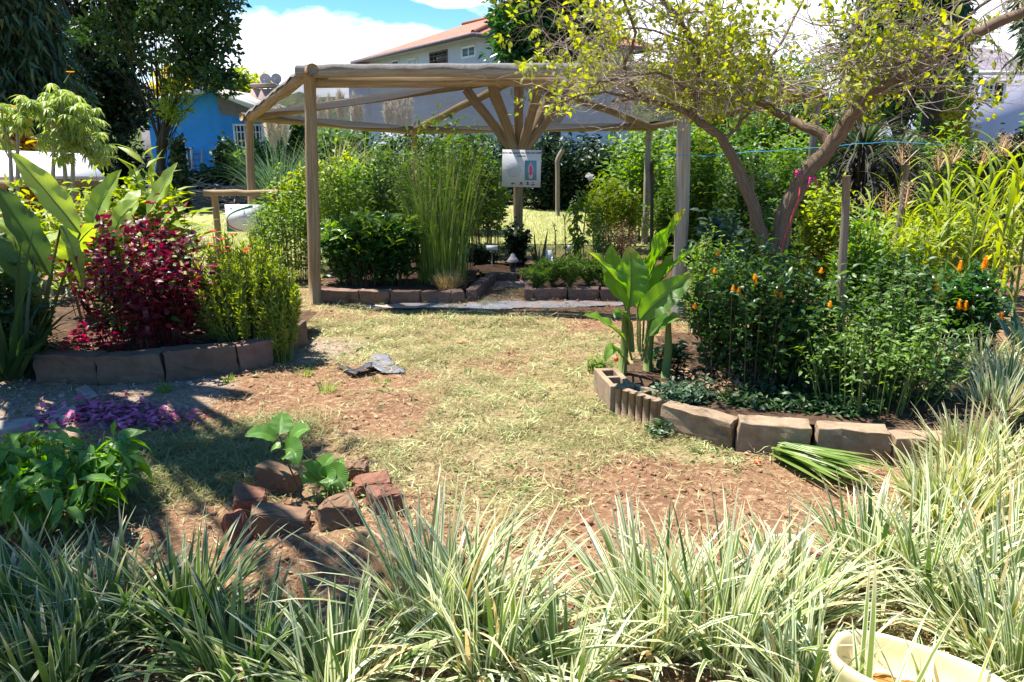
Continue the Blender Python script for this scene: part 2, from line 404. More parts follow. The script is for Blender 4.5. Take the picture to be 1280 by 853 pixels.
M['green_print'] = solid('green_print', (.02, .30, .17), None, .6, 3, 0); M['red_print'] = solid('red_print', (.62, .05, .06), None, .6, 3, 0)
M['ribbon'] = solid('magenta_ribbon', (.62, .02, .20), (.7, .03, .25), .6, 9, .1)
M['twine'] = solid('blue_twine', (.04, .26, .50), (.06, .32, .6), .7, 9, .1)
M['plastic_grey'] = solid('grey_plastic_sheet', (.12, .115, .13), (.23, .22, .25), .5, 5, .4, 14, .5, .02, stain=(.45, .30, .2), stain_scale=4, lo=.6, hi=.8)
M['weedmat'] = solid('weed_mat', (.30, .29, .32), (.44, .43, .46), .6, 4, .4, 18, .4, .02, stain=(.42, .26, .17), stain_scale=2.4, lo=.45, hi=.62)
M['orange_fl'] = leafmat('orange_bract', (.75, .34, .02), (.85, .50, .04), .3, .5)
M['red_fl'] = leafmat('red_petal', (.62, .03, .02), (.72, .08, .03), .3, .5)
M['white_fl'] = leafmat('white_petal', (.7, .7, .66), (.8, .8, .75), .3, .5)
M['tomato'] = solid('red_fruit', (.65, .09, .03), (.7, .14, .04), .35, 4, 0)
L = leafmat
M['lf_mid'] = L('mid_green_leaf', (.045, .105, .022), (.115, .20, .045))
M['lf_shrimp'] = L('shrimp_plant_leaf', (.028, .075, .018), (.085, .155, .038), .32, .35)
M['lf_bright'] = L('bright_green_leaf', (.10, .20, .03), (.21, .32, .055), .42)
M['lf_lime'] = L('lime_leaf', (.17, .26, .035), (.33, .38, .06), .45)
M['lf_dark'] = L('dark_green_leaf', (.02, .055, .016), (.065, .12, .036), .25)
M['lf_black'] = L('deep_green_leaf', (.012, .03, .012), (.038, .07, .026), .18)  # near-black green; shade of the back hedge put into the leaf colour
M['lf_glossy'] = L('glossy_leaf', (.022, .075, .018), (.06, .15, .03), .3, .25, spec=.6)
M['lf_blue'] = L('blue_green_leaf', (.05, .10, .055), (.12, .19, .10), .3)
M['lf_olive'] = L('olive_leaf', (.13, .20, .03), (.31, .37, .075), .4)
M['lf_yellow'] = L('yellow_leaf', (.17, .23, .03), (.38, .40, .065), .5, .5)
M['lf_red'] = L('dark_red_leaf', (.06, .010, .014), (.21, .026, .036), .32, .42, sat=1.15)
M['lf_redtop'] = L('crimson_leaf', (.20, .015, .025), (.36, .045, .07), .4, .4)
M['lf_croton'] = L('croton_leaf', (.18, .06, .05), (.50, .26, .04), .35)
M['lf_gold'] = L('golden_leaf', (.30, .26, .02), (.46, .38, .04), .45)
M['lf_fern'] = L('feathery_leaf', (.10, .19, .04), (.20, .31, .07), .4)
M['lf_pale'] = L('pale_drooping_leaf', (.20, .30, .075), (.38, .45, .13), .4)
M['lf_conifer'] = L('conifer_needle', (.018, .045, .018), (.07, .12, .045), .12)
M['lf_purple'] = L('purple_bract', (.54, .10, .26), (.68, .28, .42), .35, .5)
M['lf_purple_dry'] = L('dry_purple_bract', (.13, .05, .08), (.24, .11, .14), .2, .6)
M['banana'] = L('banana_leaf', (.06, .17, .022), (.13, .27, .04), .5, .38, tip=(.35, .27, .08), veins=16, spec=.5)
M['canna'] = L('canna_leaf', (.19, .30, .055), (.31, .41, .10), .42, .36, veins=18, spec=.5)
M['canna_dark'] = L('shade_coloured_canna_leaf', (.035, .085, .028), (.07, .13, .04), .32, .4, veins=18)  # darker copy of the canna leaf, shade put into its colour
M['hibiscus'] = L('young_leaf', (.05, .16, .025), (.12, .26, .05), .4, .3, veins=7, spec=.5)
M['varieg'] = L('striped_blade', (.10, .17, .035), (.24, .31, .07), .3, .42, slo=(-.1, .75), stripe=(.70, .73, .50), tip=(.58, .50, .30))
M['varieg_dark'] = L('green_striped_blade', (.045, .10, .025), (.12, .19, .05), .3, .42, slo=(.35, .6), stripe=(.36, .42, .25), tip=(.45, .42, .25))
M['varieg_y'] = L('yellow_striped_blade', (.20, .26, .05), (.33, .36, .09), .35, .42, stripe=(.58, .60, .36), tip=(.58, .48, .26))
M['reed'] = L('reed_blade', (.09, .17, .035), (.24, .33, .08), .35, .5, tip=(.45, .40, .18))
M['straw'] = L('dry_straw', (.42, .32, .14), (.60, .48, .24), .25, .7)
M['corn'] = L('corn_leaf', (.18, .27, .035), (.37, .41, .07), .45, .45, tip=(.6, .5, .2))
M['tassel'] = L('corn_tassel', (.42, .29, .16), (.58, .42, .26), .3, .7)
M['plume'] = L('pampas_plume', (.62, .55, .44), (.75, .68, .56), .35, .8)
M['clip'] = L('cut_grass', (.21, .155, .065), (.44, .35, .185), .2, .7)
M['clip_pale'] = L('pale_clipping', (.32, .39, .14), (.56, .58, .29), .2, .6)
M['clip_green'] = L('fresh_cut_grass', (.115, .145, .038), (.29, .285, .10), .25, .6)
M['clip_brown'] = L('brown_litter', (.22, .13, .07), (.44, .31, .17), .15, .8)
M['lawn'] = L('lawn_blade', (.19, .23, .06), (.36, .36, .13), .3, .6)
M['deadfrond'] = L('dead_frond', (.035, .03, .022), (.08, .07, .05), .1, .8)

# roof tiles
def tiles(name, a, b, su, sv, vec='Object', mort=(.20, .08, .05)):
    m, nt, nd, ln = nodes(name)
    at_ = N_(nt, 'ShaderNodeAttribute', attribute_name='v')
    br = N_(nt, 'ShaderNodeTexBrick'); br.offset = 0; br.inputs['Scale'].default_value = 1; br.inputs['Brick Width'].default_value = su; br.inputs['Row Height'].default_value = sv
    br.inputs['Mortar Size'].default_value = .035; br.inputs['Color1'].default_value = c4(a); br.inputs['Color2'].default_value = c4(b); br.inputs['Mortar'].default_value = c4(mort)
    ln.new(at_.outputs['Vector'], br.inputs['Vector'])
    col = mixc(nt, mrange(nt, noise_(nt, .8, at_.outputs['Vector'], 5), .4, .7, 0, .5), br.outputs['Color'], tuple(k * .6 for k in a))
    p = N_(nt, 'ShaderNodeBsdfPrincipled'); ln.new(col, p.inputs['Base Color']); p.inputs['Roughness'].default_value = .85
    out_(nt, p.outputs[0]); return m
M['tile_orange'] = tiles('orange_roof_tile', (.38, .12, .065), (.47, .18, .10), .28, .38)
M['tile_lilac'] = tiles('grey_roof_tile', (.20, .165, .19), (.27, .23, .26), .28, .38, mort=(.16, .13, .15))

# shade net: woven, half see-through cloth
def netmat():
    m, nt, nd, ln = nodes('shade_net')
    co_ = objco(nt)
    p = N_(nt, 'ShaderNodeBsdfDiffuse'); p.inputs[0].default_value = (.09, .086, .09, 1)
    tl = N_(nt, 'ShaderNodeBsdfTranslucent'); tl.inputs[0].default_value = (.06, .058, .06, 1)
    ms = N_(nt, 'ShaderNodeMixShader'); ms.inputs[0].default_value = .5; ln.new(p.outputs[0], ms.inputs[1]); ln.new(tl.outputs[0], ms.inputs[2])
    tp = N_(nt, 'ShaderNodeBsdfTransparent')
    mx = N_(nt, 'ShaderNodeMixShader')
    ln.new(mrange(nt, noise_(nt, 2.2, co_, 5),    .3, .7, .56, .72), mx.inputs[0])
    ln.new(tp.outputs[0], mx.inputs[1]); ln.new(ms.outputs[0], mx.inputs[2])
    out_(nt, mx.outputs[0]); return m
M['net'] = netmat()
M['net_edge'] = solid('net_edge', (.12, .11, .10), (.20, .185, .17), .9, 20, .5, 60)

# ------------------------------------------------------------------ ground
def sstep(x, a, b):
    t = np.clip((x - a) / (b - a), 0, 1); return t * t * (3 - 2 * t)
def blob(x, y, cx, cy, r, soft=.6):
    d = np.hypot(x - cx, y - cy) / r
    return 1 - sstep(d, 1 - soft, 1 + soft)
def green_field(x, y):
    """how thickly cut grass lies (0..1)"""
    n = fbm(x * .9 + 3, y * .9, 5, 4); n2 = fbm(x * 3.1, y * 3.1, 9, 3)
    g = .78 * blob(x, y, .15, 5.6, 2.0) + .8 * blob(x, y, .5, 4.4, 1.0) + .35 * blob(x, y, -1.3, 7.0, .8) + .3 * blob(x, y, -1.0, 3.4, .5) - .5 * blob(x, y, -1.9, 4.4, .9) - .4 * blob(x, y, -1.1, 5.2, .5)
    g = g - .5 * blob(x, y, .55, 3.1, .6) - .5 * blob(x, y, 1.0, 3.3, .5) - .5 * blob(x, y, .7, 7.2, .8, .4)
    return np.clip(g + (n - .47) * 1.9 + (n2 - .45) * 1.7, 0, 1)
def gravel_field(x, y):
    g1 = gp(80, 505); g2 = gp(400, 437); g3 = gp(200, 498)
    n = fbm(x * 2, y * 2, 21, 3)
    return np.clip(blob(x, y, g1.x, g1.y, .8) + .9 * blob(x, y, g2.x, g2.y, .42) + .5 * blob(x, y, g3.x, g3.y, .4) + (n - .5) * .9, 0, 1)
def lawn_field(x, y):
    n = fbm(x * .6, y * .6, 31, 4)
    return np.clip(sstep(y + (n - .5) * 1.6, 10.2, 11.6) + blob(x, y, -3.0, 11.2, 2.0) , 0, 1)
def ground_z(x, y):
    near = 1 - sstep(np.hypot(x, y), 12, 22)
    z = (fbm(x * 1.1, y * 1.1, 2, 4) - .47) * .07 + (fbm(x * 6, y * 6, 3, 3) - .45) * .028 + (fbm(x * 22, y * 22, 4, 2) - .4) * .012
    m = gp(410, 690); z = z + .05 * blob(x, y, m.x, m.y, .28)
    return z * near
ax = np.concatenate([-np.geomspace(6, 700, 40)[::-1], np.arange(-5.95, 5.96, .045), np.geomspace(6, 700, 40)])
ay = np.concatenate([[-60, -20, -8, -3, 0, 1], np.arange(1.3, 9.0, .04), np.arange(9.0, 20, .12), np.geomspace(20, 900, 40)])
gx, gy = np.meshgrid(ax, ay, indexing='ij')
V = np.stack([gx, gy, ground_z(gx, gy)], -1).reshape(-1, 3)
A = np.stack([lawn_field(gx, gy), gravel_field(gx, gy), green_field(gx, gy), fbm(gx * 1.6, gy * 1.6, 77, 4)], -1).reshape(-1, 4)
nx, ny = len(ax), len(ay)
i = np.arange(nx - 1)[:, None] * ny; j = np.arange(ny - 1)[None, :]
q = np.stack([i + j, i + ny + j, i + ny + j + 1, i + j + 1], -1).reshape(-1, 4)
g = MB(); g.add(V, quads=q, attr=A)
def groundmat():
    m, nt, nd, ln = nodes('garden_ground')
    co_ = objco(nt); at_ = N_(nt, 'ShaderNodeAttribute', attribute_name='v')
    sp = N_(nt, 'ShaderNodeSeparateColor'); ln.new(at_.outputs['Color'], sp.inputs[0])
    n1 = noise_(nt, 2.0, co_, 7, .65); n2 = noise_(nt, 26, co_, 6, .7); n3 = noise_(nt, 110, co_, 4, .7)
    soil = mixc(nt, mrange(nt, n1, .3, .7), (.15, .074, .04), (.26, .148, .082))
    soil = mixc(nt, mrange(nt, n2, .5, .68), soil, (.43, .31, .18))
    soil = mixc(nt, mrange(nt, n3, .56, .72, 0, .6), soil, (.13, .065, .04))
    straw = mixc(nt, mrange(nt, n2, .35, .65), (.205, .155, .075), (.38, .305, .165))
    straw = mixc(nt, mrange(nt, noise_(nt, 60, co_, 4, .7), .5, .66), straw, (.16, .17, .05))
    fg = math_(nt, 'ADD', sp.outputs[2], math_(nt, 'MULTIPLY', math_(nt, 'SUBTRACT', n2, .5), .9))
    col = mixc(nt, mrange(nt, fg, .25, .75), soil, straw)
    vo = N_(nt, 'ShaderNodeTexVoronoi'); vo.inputs['Scale'].default_value = 60; ln.new(co_, vo.inputs['Vector'])
    sv = N_(nt, 'ShaderNodeSeparateColor'); ln.new(vo.outputs['Color'], sv.inputs[0])
    grav = mixc(nt, sv.outputs[0], (.20, .14, .10), (.40, .31, .235))
    col = mixc(nt, mrange(nt, math_(nt, 'ADD', sp.outputs[1], math_(nt, 'MULTIPLY', math_(nt, 'SUBTRACT', n2, .5), .8)), .35, .7, 0, .9), col, grav)
    lw = mixc(nt, mrange(nt, noise_(nt, 1.3, co_, 7, .7), .35, .65), (.235, .245, .085), (.37, .35, .155))
    lw = mixc(nt, mrange(nt, noise_(nt, 18, co_, 5, .7), .5, .7, 0, .6), lw, (.17, .20, .05))
    col = mixc(nt, sp.outputs[0], col, lw)
    sy = N_(nt, 'ShaderNodeSeparateXYZ'); ln.new(co_, sy.inputs[0])
    far = mixc(nt, mrange(nt, noise_(nt, .25, co_, 6, .7), .4, .6), (.05, .075, .03), (.12, .13, .085))
    col = mixc(nt, mrange(nt, sy.outputs[1], 19.5, 22.5), col, far)
    p = N_(nt, 'ShaderNodeBsdfPrincipled'); ln.new(col, p.inputs['Base Color']); p.inputs['Roughness'].default_value = .95; p.inputs['Specular IOR Level'].default_value = .1
    bm = N_(nt, 'ShaderNodeBump'); bm.inputs['Strength'].default_value = .8; bm.inputs['Distance'].default_value = .02
    ln.new(math_(nt, 'ADD', n2, math_(nt, 'MULTIPLY', n3, .5)), bm.inputs['Height']); ln.new(bm.outputs[0], p.inputs['Normal'])
    out_(nt, p.outputs[0]); return m
tag(g.build('ground', groundmat()), None, None, kind='structure')

# hills far behind the houses
def hillmat():
    m, nt, nd, ln = nodes('wooded_hill')
    co_ = objco(nt)
    col = mixc(nt, mrange(nt, noise_(nt, .12, co_, 8, .7), .4, .62), (.045, .085, .035), (.17, .20, .075))
    p = N_(nt, 'ShaderNodeBsdfPrincipled'); ln.new(col, p.inputs['Base Color']); p.inputs['Roughness'].default_value = 1; p.inputs['Specular IOR Level'].default_value = 0
    bm = N_(nt, 'ShaderNodeBump'); bm.inputs['Strength'].default_value = 1; bm.inputs['Distance'].default_value = 3
    ln.new(noise_(nt, .3, co_, 6, .7), bm.inputs['Height']); ln.new(bm.outputs[0], p.inputs['Normal'])
    out_(nt, p.outputs[0]); return m
hx = np.arange(-260, 300, 2.0); hy = np.arange(60, 330, 3.0)
X, Y = np.meshgrid(hx, hy, indexing='ij')
top = 11 + 2.5 * np.sin(X * .018 + 2.0) + 2 * np.sin(X * .05)
Z = top * sstep(Y, 60, 190) + (fbm(X * .12, Y * .12, 8, 4) - .5) * 5.5 * sstep(Y, 60, 100) - 1.0
h = MB(); nx, ny = len(hx), len(hy)
i = np.arange(nx - 1)[:, None] * ny; j = np.arange(ny - 1)[None, :]
h.add(np.stack([X, Y, Z], -1).reshape(-1, 3), quads=np.stack([i + j, i + ny + j, i + ny + j + 1, i + j + 1], -1).reshape(-1, 4))
tag(h.build('hills', hillmat()), None, None, kind='structure')
# ------------------------------------------------------------------ pergola
def vlog(mb, p, q, r0, r1, n=10, K=7, wob=.006):
    p = np.array(tuple(p)); q = np.array(tuple(q)); t = np.linspace(0, 1, K)[:, None]
    pts = p + (q - p) * t + RS.normal(0, wob, (K, 3)) * np.clip(np.sin(t * math.pi), 0, 1) ** .5
    rr = r0 + (r1 - r0) * t[:, 0] + RS.normal(0, r0 * .035, K)
    mb.tube(pts, rr, n)
pA = Vector((xat(394, 7.65), 7.65, 0)); pE = Vector((xat(850, 7.2, .3), 7.2, 0)); pBb = Vector((xat(317, 10.4, 0), 10.4, 0)); pFb = Vector((xat(1003, 10.5), 10.5, 0))
pC = Vector((-1.55, 12.6, 0)); pD = Vector((2.12, 12.3, 0)); pO = Vector((xat(648, 10.0), 10.0, 0))
zt = {'A': at(386, 94, 7.65).z, 'E': at(857, 92, 7.2).z, 'B': at(311, 150, 10.4).z, 'F': at(1003, 122, 10.5).z, 'C': at(525, 166, 12.6).z, 'D': at(806, 161, 12.3).z, 'O': at(650, 100, 10).z}
topx = {'A': at(387, 94, 7.65).x, 'B': at(312, 150, 10.4).x, 'E': at(857, 92, 7.2).x}
tops = {k: Vector((topx.get(k, p.x), p.y, zt[k])) for k, p in zip('AEBFCDO', (pA, pE, pBb, pFb, pC, pD, pO))}
feet = dict(zip('AEBFCDO', (pA, pE, pBb, pFb, pC, pD, pO)))
perg = thing('pergola', 'six sided log pergola roofed with grey shade net around a central post', 'pergola', pO)
for k in 'AEBFCDO':
    mb = MB(); rr = {'A': .064, 'E': .066, 'B': .056, 'O': .058}.get(k, .052)
    t = tops[k].copy(); t.z += (.02 if k != 'O' else .04)
    vlog(mb, feet[k] + Vector((0, 0, -.1)), t, rr * 1.04, rr * .96, 12)
    mb.build('post', M['log_grey'] if k in 'EFD' else M['log'], perg)
order = 'AEFDCB'
for a, b in zip(order, order[1:] + order[0]):
    mb = MB(); p, q = tops[a], tops[b]; d = (q - p).normalized()
    vlog(mb, p - d * .12 + Vector((0, 0, .03)), q + d * .12 + Vector((0, 0, .03)), .06, .055, 11)
    mb.build('beam', M['log_grey'] if (a, b) == ('A', 'E') else M['log'], perg)
# second log of the front eave
mb = MB(); vlog(mb, tops['A'] + Vector((-.05, .12, -.06)), tops['E'] + Vector((.05, .12, -.06)), .05, .048, 10); mb.build('beam', M['log'], perg)
for a in order:
    mb = MB(); p, q = tops[a] + Vector((0, 0, .0)), tops['O']
    d = (q - p).normalized()
    vlog(mb, p + d * .04 + Vector((0, 0, .035)), q - d * .02 + Vector((0, 0, .03)), .052, .05, 10)
    mb.build('rafter', M['log'], perg)
for a, f in zip(order, (.20, .20, .20, .24, .24, .22)):
    mb = MB(); q = tops['O'].lerp(tops[a], f * .85); q.z -= .02
    s = Vector((pO.x, pO.y, 1.46)); d = (Vector((q.x, q.y, 0)) - Vector((s.x, s.y, 0))).normalized()
    vlog(mb, s + d * .055, q, .06, .058, 10, 6)
    mb.build('strut', M['log'], perg)
# shade net: one sheet per bay, slightly sagging between rafters, and a rolled hem along the beams
mb = MB()
for a, b in zip(order, order[1:] + order[0]):
    n = 12; V = []; idx = {}
    up = Vector((0, 0, .088))
    for i_ in range(n + 1):
        for j_ in range(n + 1 - i_):
            u = i_ / n; v = j_ / n; w = 1 - u - v
            P = tops[a] * u + tops[b] * v + tops['O'] * w + up
            sag = -.16 * max(0, u * v * w * 27) ** .7 - .05 * u * v * 4
            idx[i_, j_] = len(V); V.append((P.x, P.y, P.z + sag))
    T = []
    for i_ in range(n):
        for j_ in range(n - i_):
            T.append((idx[i_, j_], idx[i_ + 1, j_], idx[i_, j_ + 1]))
            if j_ < n - i_ - 1: T.append((idx[i_ + 1, j_], idx[i_ + 1, j_ + 1], idx[i_, j_ + 1]))
    mb.add(V, tris=T)
net = mb.build('shade_net', M['net'], perg)
mb = MB()
for a, b in zip(order, order[1:] + order[0]):
    p, q = tops[a], tops[b]; d = (q - p); K = 26; V = []; Qd = []
    o = Vector((d.y, -d.x, 0)).normalized()
    if o.dot(p - pO) < 0: o = -o
    for k in range(K + 1):
        c = p + d * (k / K)
        wob = .004 * math.sin(k * 1.7 + p.x) + RS.normal(0, .003)
        for dz, do in ((.091, -.05), (.094 + wob * .4, .02), (.075 + wob, .062), (.045 + wob * 2, .070)):
            V.append((c.x + o.x * do, c.y + o.y * do, c.z + dz))
    for k in range(K):
        for m_ in range(3):
            Qd.append((k * 4 + m_, k * 4 + m_ + 1, k * 4 + 5 + m_, k * 4 + 4 + m_))
    mb.add(V, quads=Qd)
mb.build('net_hem', M['net_edge'], perg)

# ------------------------------------------------------------------ edging blocks
def rough_block(name, label, p, q, h, th, mat, group=None, z0=-.02, flute=False, hollow=False, skew=0.0):
    """a block standing along the ground line p-q, front face on that line, body behind it"""
    p = Vector((p[0], p[1], 0)); q = Vector((q[0], q[1], 0)); d = q - p; ln_ = d.length; d.normalize()
    nb = Vector((-d.y, d.x, 0))                      # away from the viewer
    if nb.y < 0 and abs(d.x) > .3: nb = -nb
    bm = bmesh.new()
    if hollow or flute:
        # outline with holes made by a grid of walls
        nxs = [0, .14, .46, .54, .86, 1]; nys = [0, .24, .76, 1]
        cells = {(i_, j_) for i_ in range(5) for j_ in range(3)} - {(1, 1), (3, 1)}
        vt = {}
        def vv(i_, j_, k_):
            if (i_, j_, k_) not in vt:
                c = d * (nxs[i_] * ln_) + nb * (nys[j_] * th)
                vt[i_, j_, k_] = bm.verts.new((c.x, c.y, h if k_ else 0))
            return vt[i_, j_, k_]
        for (i_, j_) in cells:
            bm.faces.new([vv(i_, j_, 1), vv(i_ + 1, j_, 1), vv(i_ + 1, j_ + 1, 1), vv(i_, j_ + 1, 1)])
            for (a, b, ne) in (((i_, j_), (i_ + 1, j_), (i_, j_ - 1)), ((i_ + 1, j_), (i_ + 1, j_ + 1), (i_ + 1, j_)), ((i_ + 1, j_ + 1), (i_, j_ + 1), (i_, j_ + 1)), ((i_, j_ + 1), (i_, j_), (i_ - 1, j_))):
                if ne not in cells:
                    bm.faces.new([vv(*a, 0), vv(*b, 0), vv(*b, 1), vv(*a, 1)])
    else:
        bmesh.ops.create_cube(bm, size=1)
        for v in bm.verts:
            x, y, z = v.co.x + .5, v.co.y + .5, v.co.z + .5
            c = d * (x * ln_ + RS.normal(0, .006)) + nb * (y * th + RS.normal(0, .006))
            v.co = (c.x, c.y, z * h + (RS.normal(0, .005) if z > .5 else 0) + skew * (x - .5) * ln_)
        bmesh.ops.subdivide_edges(bm, edges=bm.edges[:], cuts=5, use_grid_fill=True)
        for v in bm.verts:
            k = v.co * 14 + Vector((p.x * 31, p.y * 17, 0)); a = float(vnoise(np.array([k.x + k.z * .7]), np.array([k.y + k.z]))[0]) - .5; b = float(vnoise(np.array([k.x * 2.3 + 9]), np.array([k.z * 2.3 + k.y]), 4)[0]) - .5
            v.co += Vector((a * .016, b * .016, (a + b) * .008)) + Vector(RS.normal(0, .0025, 3))
    bmesh.ops.recalc_face_normals(bm, faces=bm.faces[:])
    me = bpy.data.meshes.new(name); bm.to_mesh(me); bm.free()
    me.materials.append(mat)
    o = bpy.data.objects.new(name, me); COL.objects.link(o); o.location = (p.x, p.y, z0); ORG[o.name] = tuple(o.location)
    if not flute and not hollow:
        for f in me.polygons: f.use_smooth = False
    b = o.modifiers.new('bev', 'BEVEL'); b.width = .005; b.segments = 2; b.limit_method = 'ANGLE'; b.angle_limit = R(50)
    tag(o, label, 'edging block', group)
    if flute:                                        # ribs on the front face
        mb = MB()
        for k in range(6):
            c = p + d * (ln_ * (k + .5) / 6) - nb * .004 + Vector((0, 0, z0 + h * .495))
            mb.tube([c - Vector((0, 0, h * .485)), c + Vector((0, 0, h * .485))], ln_ / 6 * .40, 8, rnd=.4)
        ORG[o.name] = (p.x, p.y, z0)
        r_ = mb.build('ribbed_face', mat, o)
    return o
# raised bed on the left
lx = [(45, 479), (122, 483), (207, 478), (300, 466), (344, 458)]
LG = [gp(*c) for c in lx]
names = ['dark stained concrete edging block at the shaded far end of the raised left bed', 'concrete edging block of the left bed in front of the dark red shrub',
         'long concrete edging block of the left bed between red shrub and green shrub', 'short reddish end block of the left bed beside the green bushy shrub']
for k in range(4):
    p, q = LG[k], LG[k + 1]; dd = (q - p).normalized() * .006
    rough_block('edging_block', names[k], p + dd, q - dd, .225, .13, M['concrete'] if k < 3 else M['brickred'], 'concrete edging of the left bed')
e0 = LG[4]; e1 = e0 + Vector((.12, .9, 0))
rough_block('edging_block', 'edging block running back from the corner under the green bushy shrub', e0 + Vector((.0, .14, 0)), e0 + Vector((.08, .62, 0)), .215, .12, M['concrete'], 'concrete edging of the left bed')
# bed of the tree on the right
tanb = [((826, 543), (914, 562), .185, 'tan concrete block with weeds over its top, right of the ribbed block'), ((920, 564), (1011, 572), .185, 'tan concrete block in the middle of the row with a clean straight top'),
        ((1019, 573), (1111, 580), .185, 'tan concrete block just behind the cut leaf bundle'), ((1116, 582), (1190, 588), .175, 'tan concrete block half hidden by striped grass at the end of the row')]
for (a, b, hh, lab) in tanb:
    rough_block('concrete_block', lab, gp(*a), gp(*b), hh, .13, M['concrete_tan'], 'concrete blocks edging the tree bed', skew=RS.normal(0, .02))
rough_block('concrete_block', 'ribbed faced concrete block between the hollow block and the tan blocks', gp(769, 515), gp(822, 535), .185, .14, M['concrete_tan'], 'concrete blocks edging the tree bed', flute=True)
h0 = gp(751, 506); h1 = gp(768, 517)
rough_block('concrete_block', 'hollow concrete block with two open holes beside the banana plant', h1 + Vector((.12, .03, 0)), h1 + Vector((.06, .41, 0)), .19, .15, M['concrete_tan'], 'concrete blocks edging the tree bed', hollow=True)
# beds under the pergola
pb = [(398, 379), (449, 380), (488, 380.5), (526, 381), (565, 382), (581, 381)]
PG = [gp(*c) for c in pb]
lab = ['brown edging block next to the front post of the pergola', 'brown edging block under the glossy bush, second from the pergola post', 'brown edging block in the middle of the bed with the glossy bush',
       'brown edging block just left of the dry grass tuft', 'narrow brown corner block in front of the dry grass tuft']
for k in range(5):
    p, q = PG[k], PG[k + 1]; dd = (q - p).normalized() * .004
    rough_block('edging_block', lab[k], p + dd, q - dd, .155, .11, M['brickred'], 'edging of the bed under the pergola')
s0 = gp(582, 380); s1 = gp(608, 358)
for k, lb in enumerate(('side edging block beside the red path nearest to the corner', 'middle side edging block along the left of the red path', 'side edging block at the far end of the red path')):
    p = s0.lerp(s1, k / 3); q = s0.lerp(s1, (k + 1) / 3); d = (q - p).normalized()
    rough_block('edging_block', lb, q - d * .004 + Vector((0, .06, 0)), p + d * .004 + Vector((0, .06, 0)), .155, .10, M['brickred'], 'edging of the bed under the pergola')
rb = [(655, 377), (666, 377), (709, 377), (750, 377), (790, 378)]
RG = [gp(*c) for c in rb]
for k, lb in enumerate(('narrow brown corner block of the bed with feathery greens', 'brown edging block below the feathery greens, nearest the path', 'brown edging block below the feathery greens, second from the path', 'brown edging block partly behind the banana leaves')):
    p, q = RG[k], RG[k + 1]; dd = (q - p).normalized() * .004
    rough_block('edging_block', lb, p + dd, q - dd, .15, .11, M['brickred'], 'edging of the bed with feathery greens')
p = gp(655, 375); q = gp(668, 352)
rough_block('edging_block', 'side edging block of the feathery bed running back along the path', q, p + (q - p) * .08, .15, .10, M['brickred'], 'edging of the bed with feathery greens')
for (a, b, lb) in (((609, 352), (646, 353), 'low grey kerb block at the foot of the garden lamp'), ((652, 352), (672, 351), 'low grey kerb block right of the garden lamp')):
    rough_block('edging_block', lb, gp(*a), gp(*b), .11, .10, M['concrete'], 'kerb blocks of the central bed')

# soil surfaces of the beds, gravel path, weed mat
def sheet(name, pts, z, mat, label=None, cat=None, kind='structure', rough=.02, seed=3, res=.07):
    P = [Vector((p[0], p[1], 0)) for p in pts]
    x0, x1 = min(p.x for p in P), max(p.x for p in P); y0, y1 = min(p.y for p in P), max(p.y for p in P)
    xs = np.arange(x0, x1 + res, res); ys = np.arange(y0, y1 + res, res)
    X, Y = np.meshgrid(xs, ys, indexing='ij')
    inside = np.zeros(X.shape, bool)
    for k in range(len(P)):
        a, b = P[k], P[(k + 1) % len(P)]
        c = ((a.y > Y) != (b.y > Y)) & (X < (b.x - a.x) * (Y - a.y) / ((b.y - a.y) or 1e-9) + a.x)
        inside ^= c
    Z = z + (fbm(X * 4, Y * 4, seed, 3) - .45) * rough * 2 + (fbm(X * 14, Y * 14, seed + 1, 2) - .4) * rough
    nx, ny = X.shape
    i = np.arange(nx - 1)[:, None] * ny; j = np.arange(ny - 1)[None, :]
    q = np.stack([i + j, i + ny + j, i + ny + j + 1, i + j + 1], -1).reshape(-1, 4)
    fl = inside.ravel(); q = q[fl[q].sum(1) >= 3]
    mb = MB(); mb.add(np.stack([X, Y, Z], -1).reshape(-1, 3), quads=q)
    o = mb.build(name, mat); tag(o, label, cat, None, kind)
    return o
sheet('soil', [LG[0] + Vector((-1.6, .1, 0)), LG[0] + Vector((0, .1, 0)), LG[2] + Vector((0, .1, 0)), LG[4] + Vector((-.02, .1, 0)), LG[4] + Vector((.1, 1.2, 0)), LG[0] + Vector((-1.5, 2.2, 0))], .15, M['soil'])
tb = [gp(751, 500) + Vector((.05, 0, 0)), gp(822, 535) + Vector((0, .1, 0)), gp(920, 564) + Vector((.03, .1, 0)), gp(1011, 572) + Vector((0, .1, 0)), gp(1111, 580) + Vector((0, .1, 0)), gp(1230, 590) + Vector((0, .1, 0)), Vector((3.4, 4.5, 0)), Vector((2.8, 5.9, 0)), Vector((1.2, 5.9, 0))]
sheet('soil', tb, .13, M['soil'], rough=.03)
sheet('soil', [PG[0] + Vector((-.05, .08, 0)), PG[5] + Vector((-.05, .08, 0)), s1 + Vector((-.08, .1, 0)), s1 + Vector((-.2, 2.0, 0)), PG[0] + Vector((-.4, 2.2, 0))], .10, M['soil'])
sheet('soil', [RG[0] + Vector((.05, .08, 0)), RG[4] + Vector((.2, .08, 0)), RG[4] + Vector((.6, 2.2, 0)), gp(672, 345) + Vector((0, .6, 0)), gp(668, 352)], .09, M['soil'])
sheet('soil', [gp(600, 351), gp(676, 350), gp(690, 335), gp(585, 335)], .07, M['soil'])
M['path'] = solid('red_gravel_path', (.32, .18, .13), (.46, .31, .25), .95, 22, .8, 90, .1, .012, stain=(.40, .33, .30), stain_scale=5, lo=.5, hi=.7)
sheet('path', [gp(583, 384), gp(654, 384), gp(668, 350), gp(607, 354)], .012, M['path'], rough=.008)
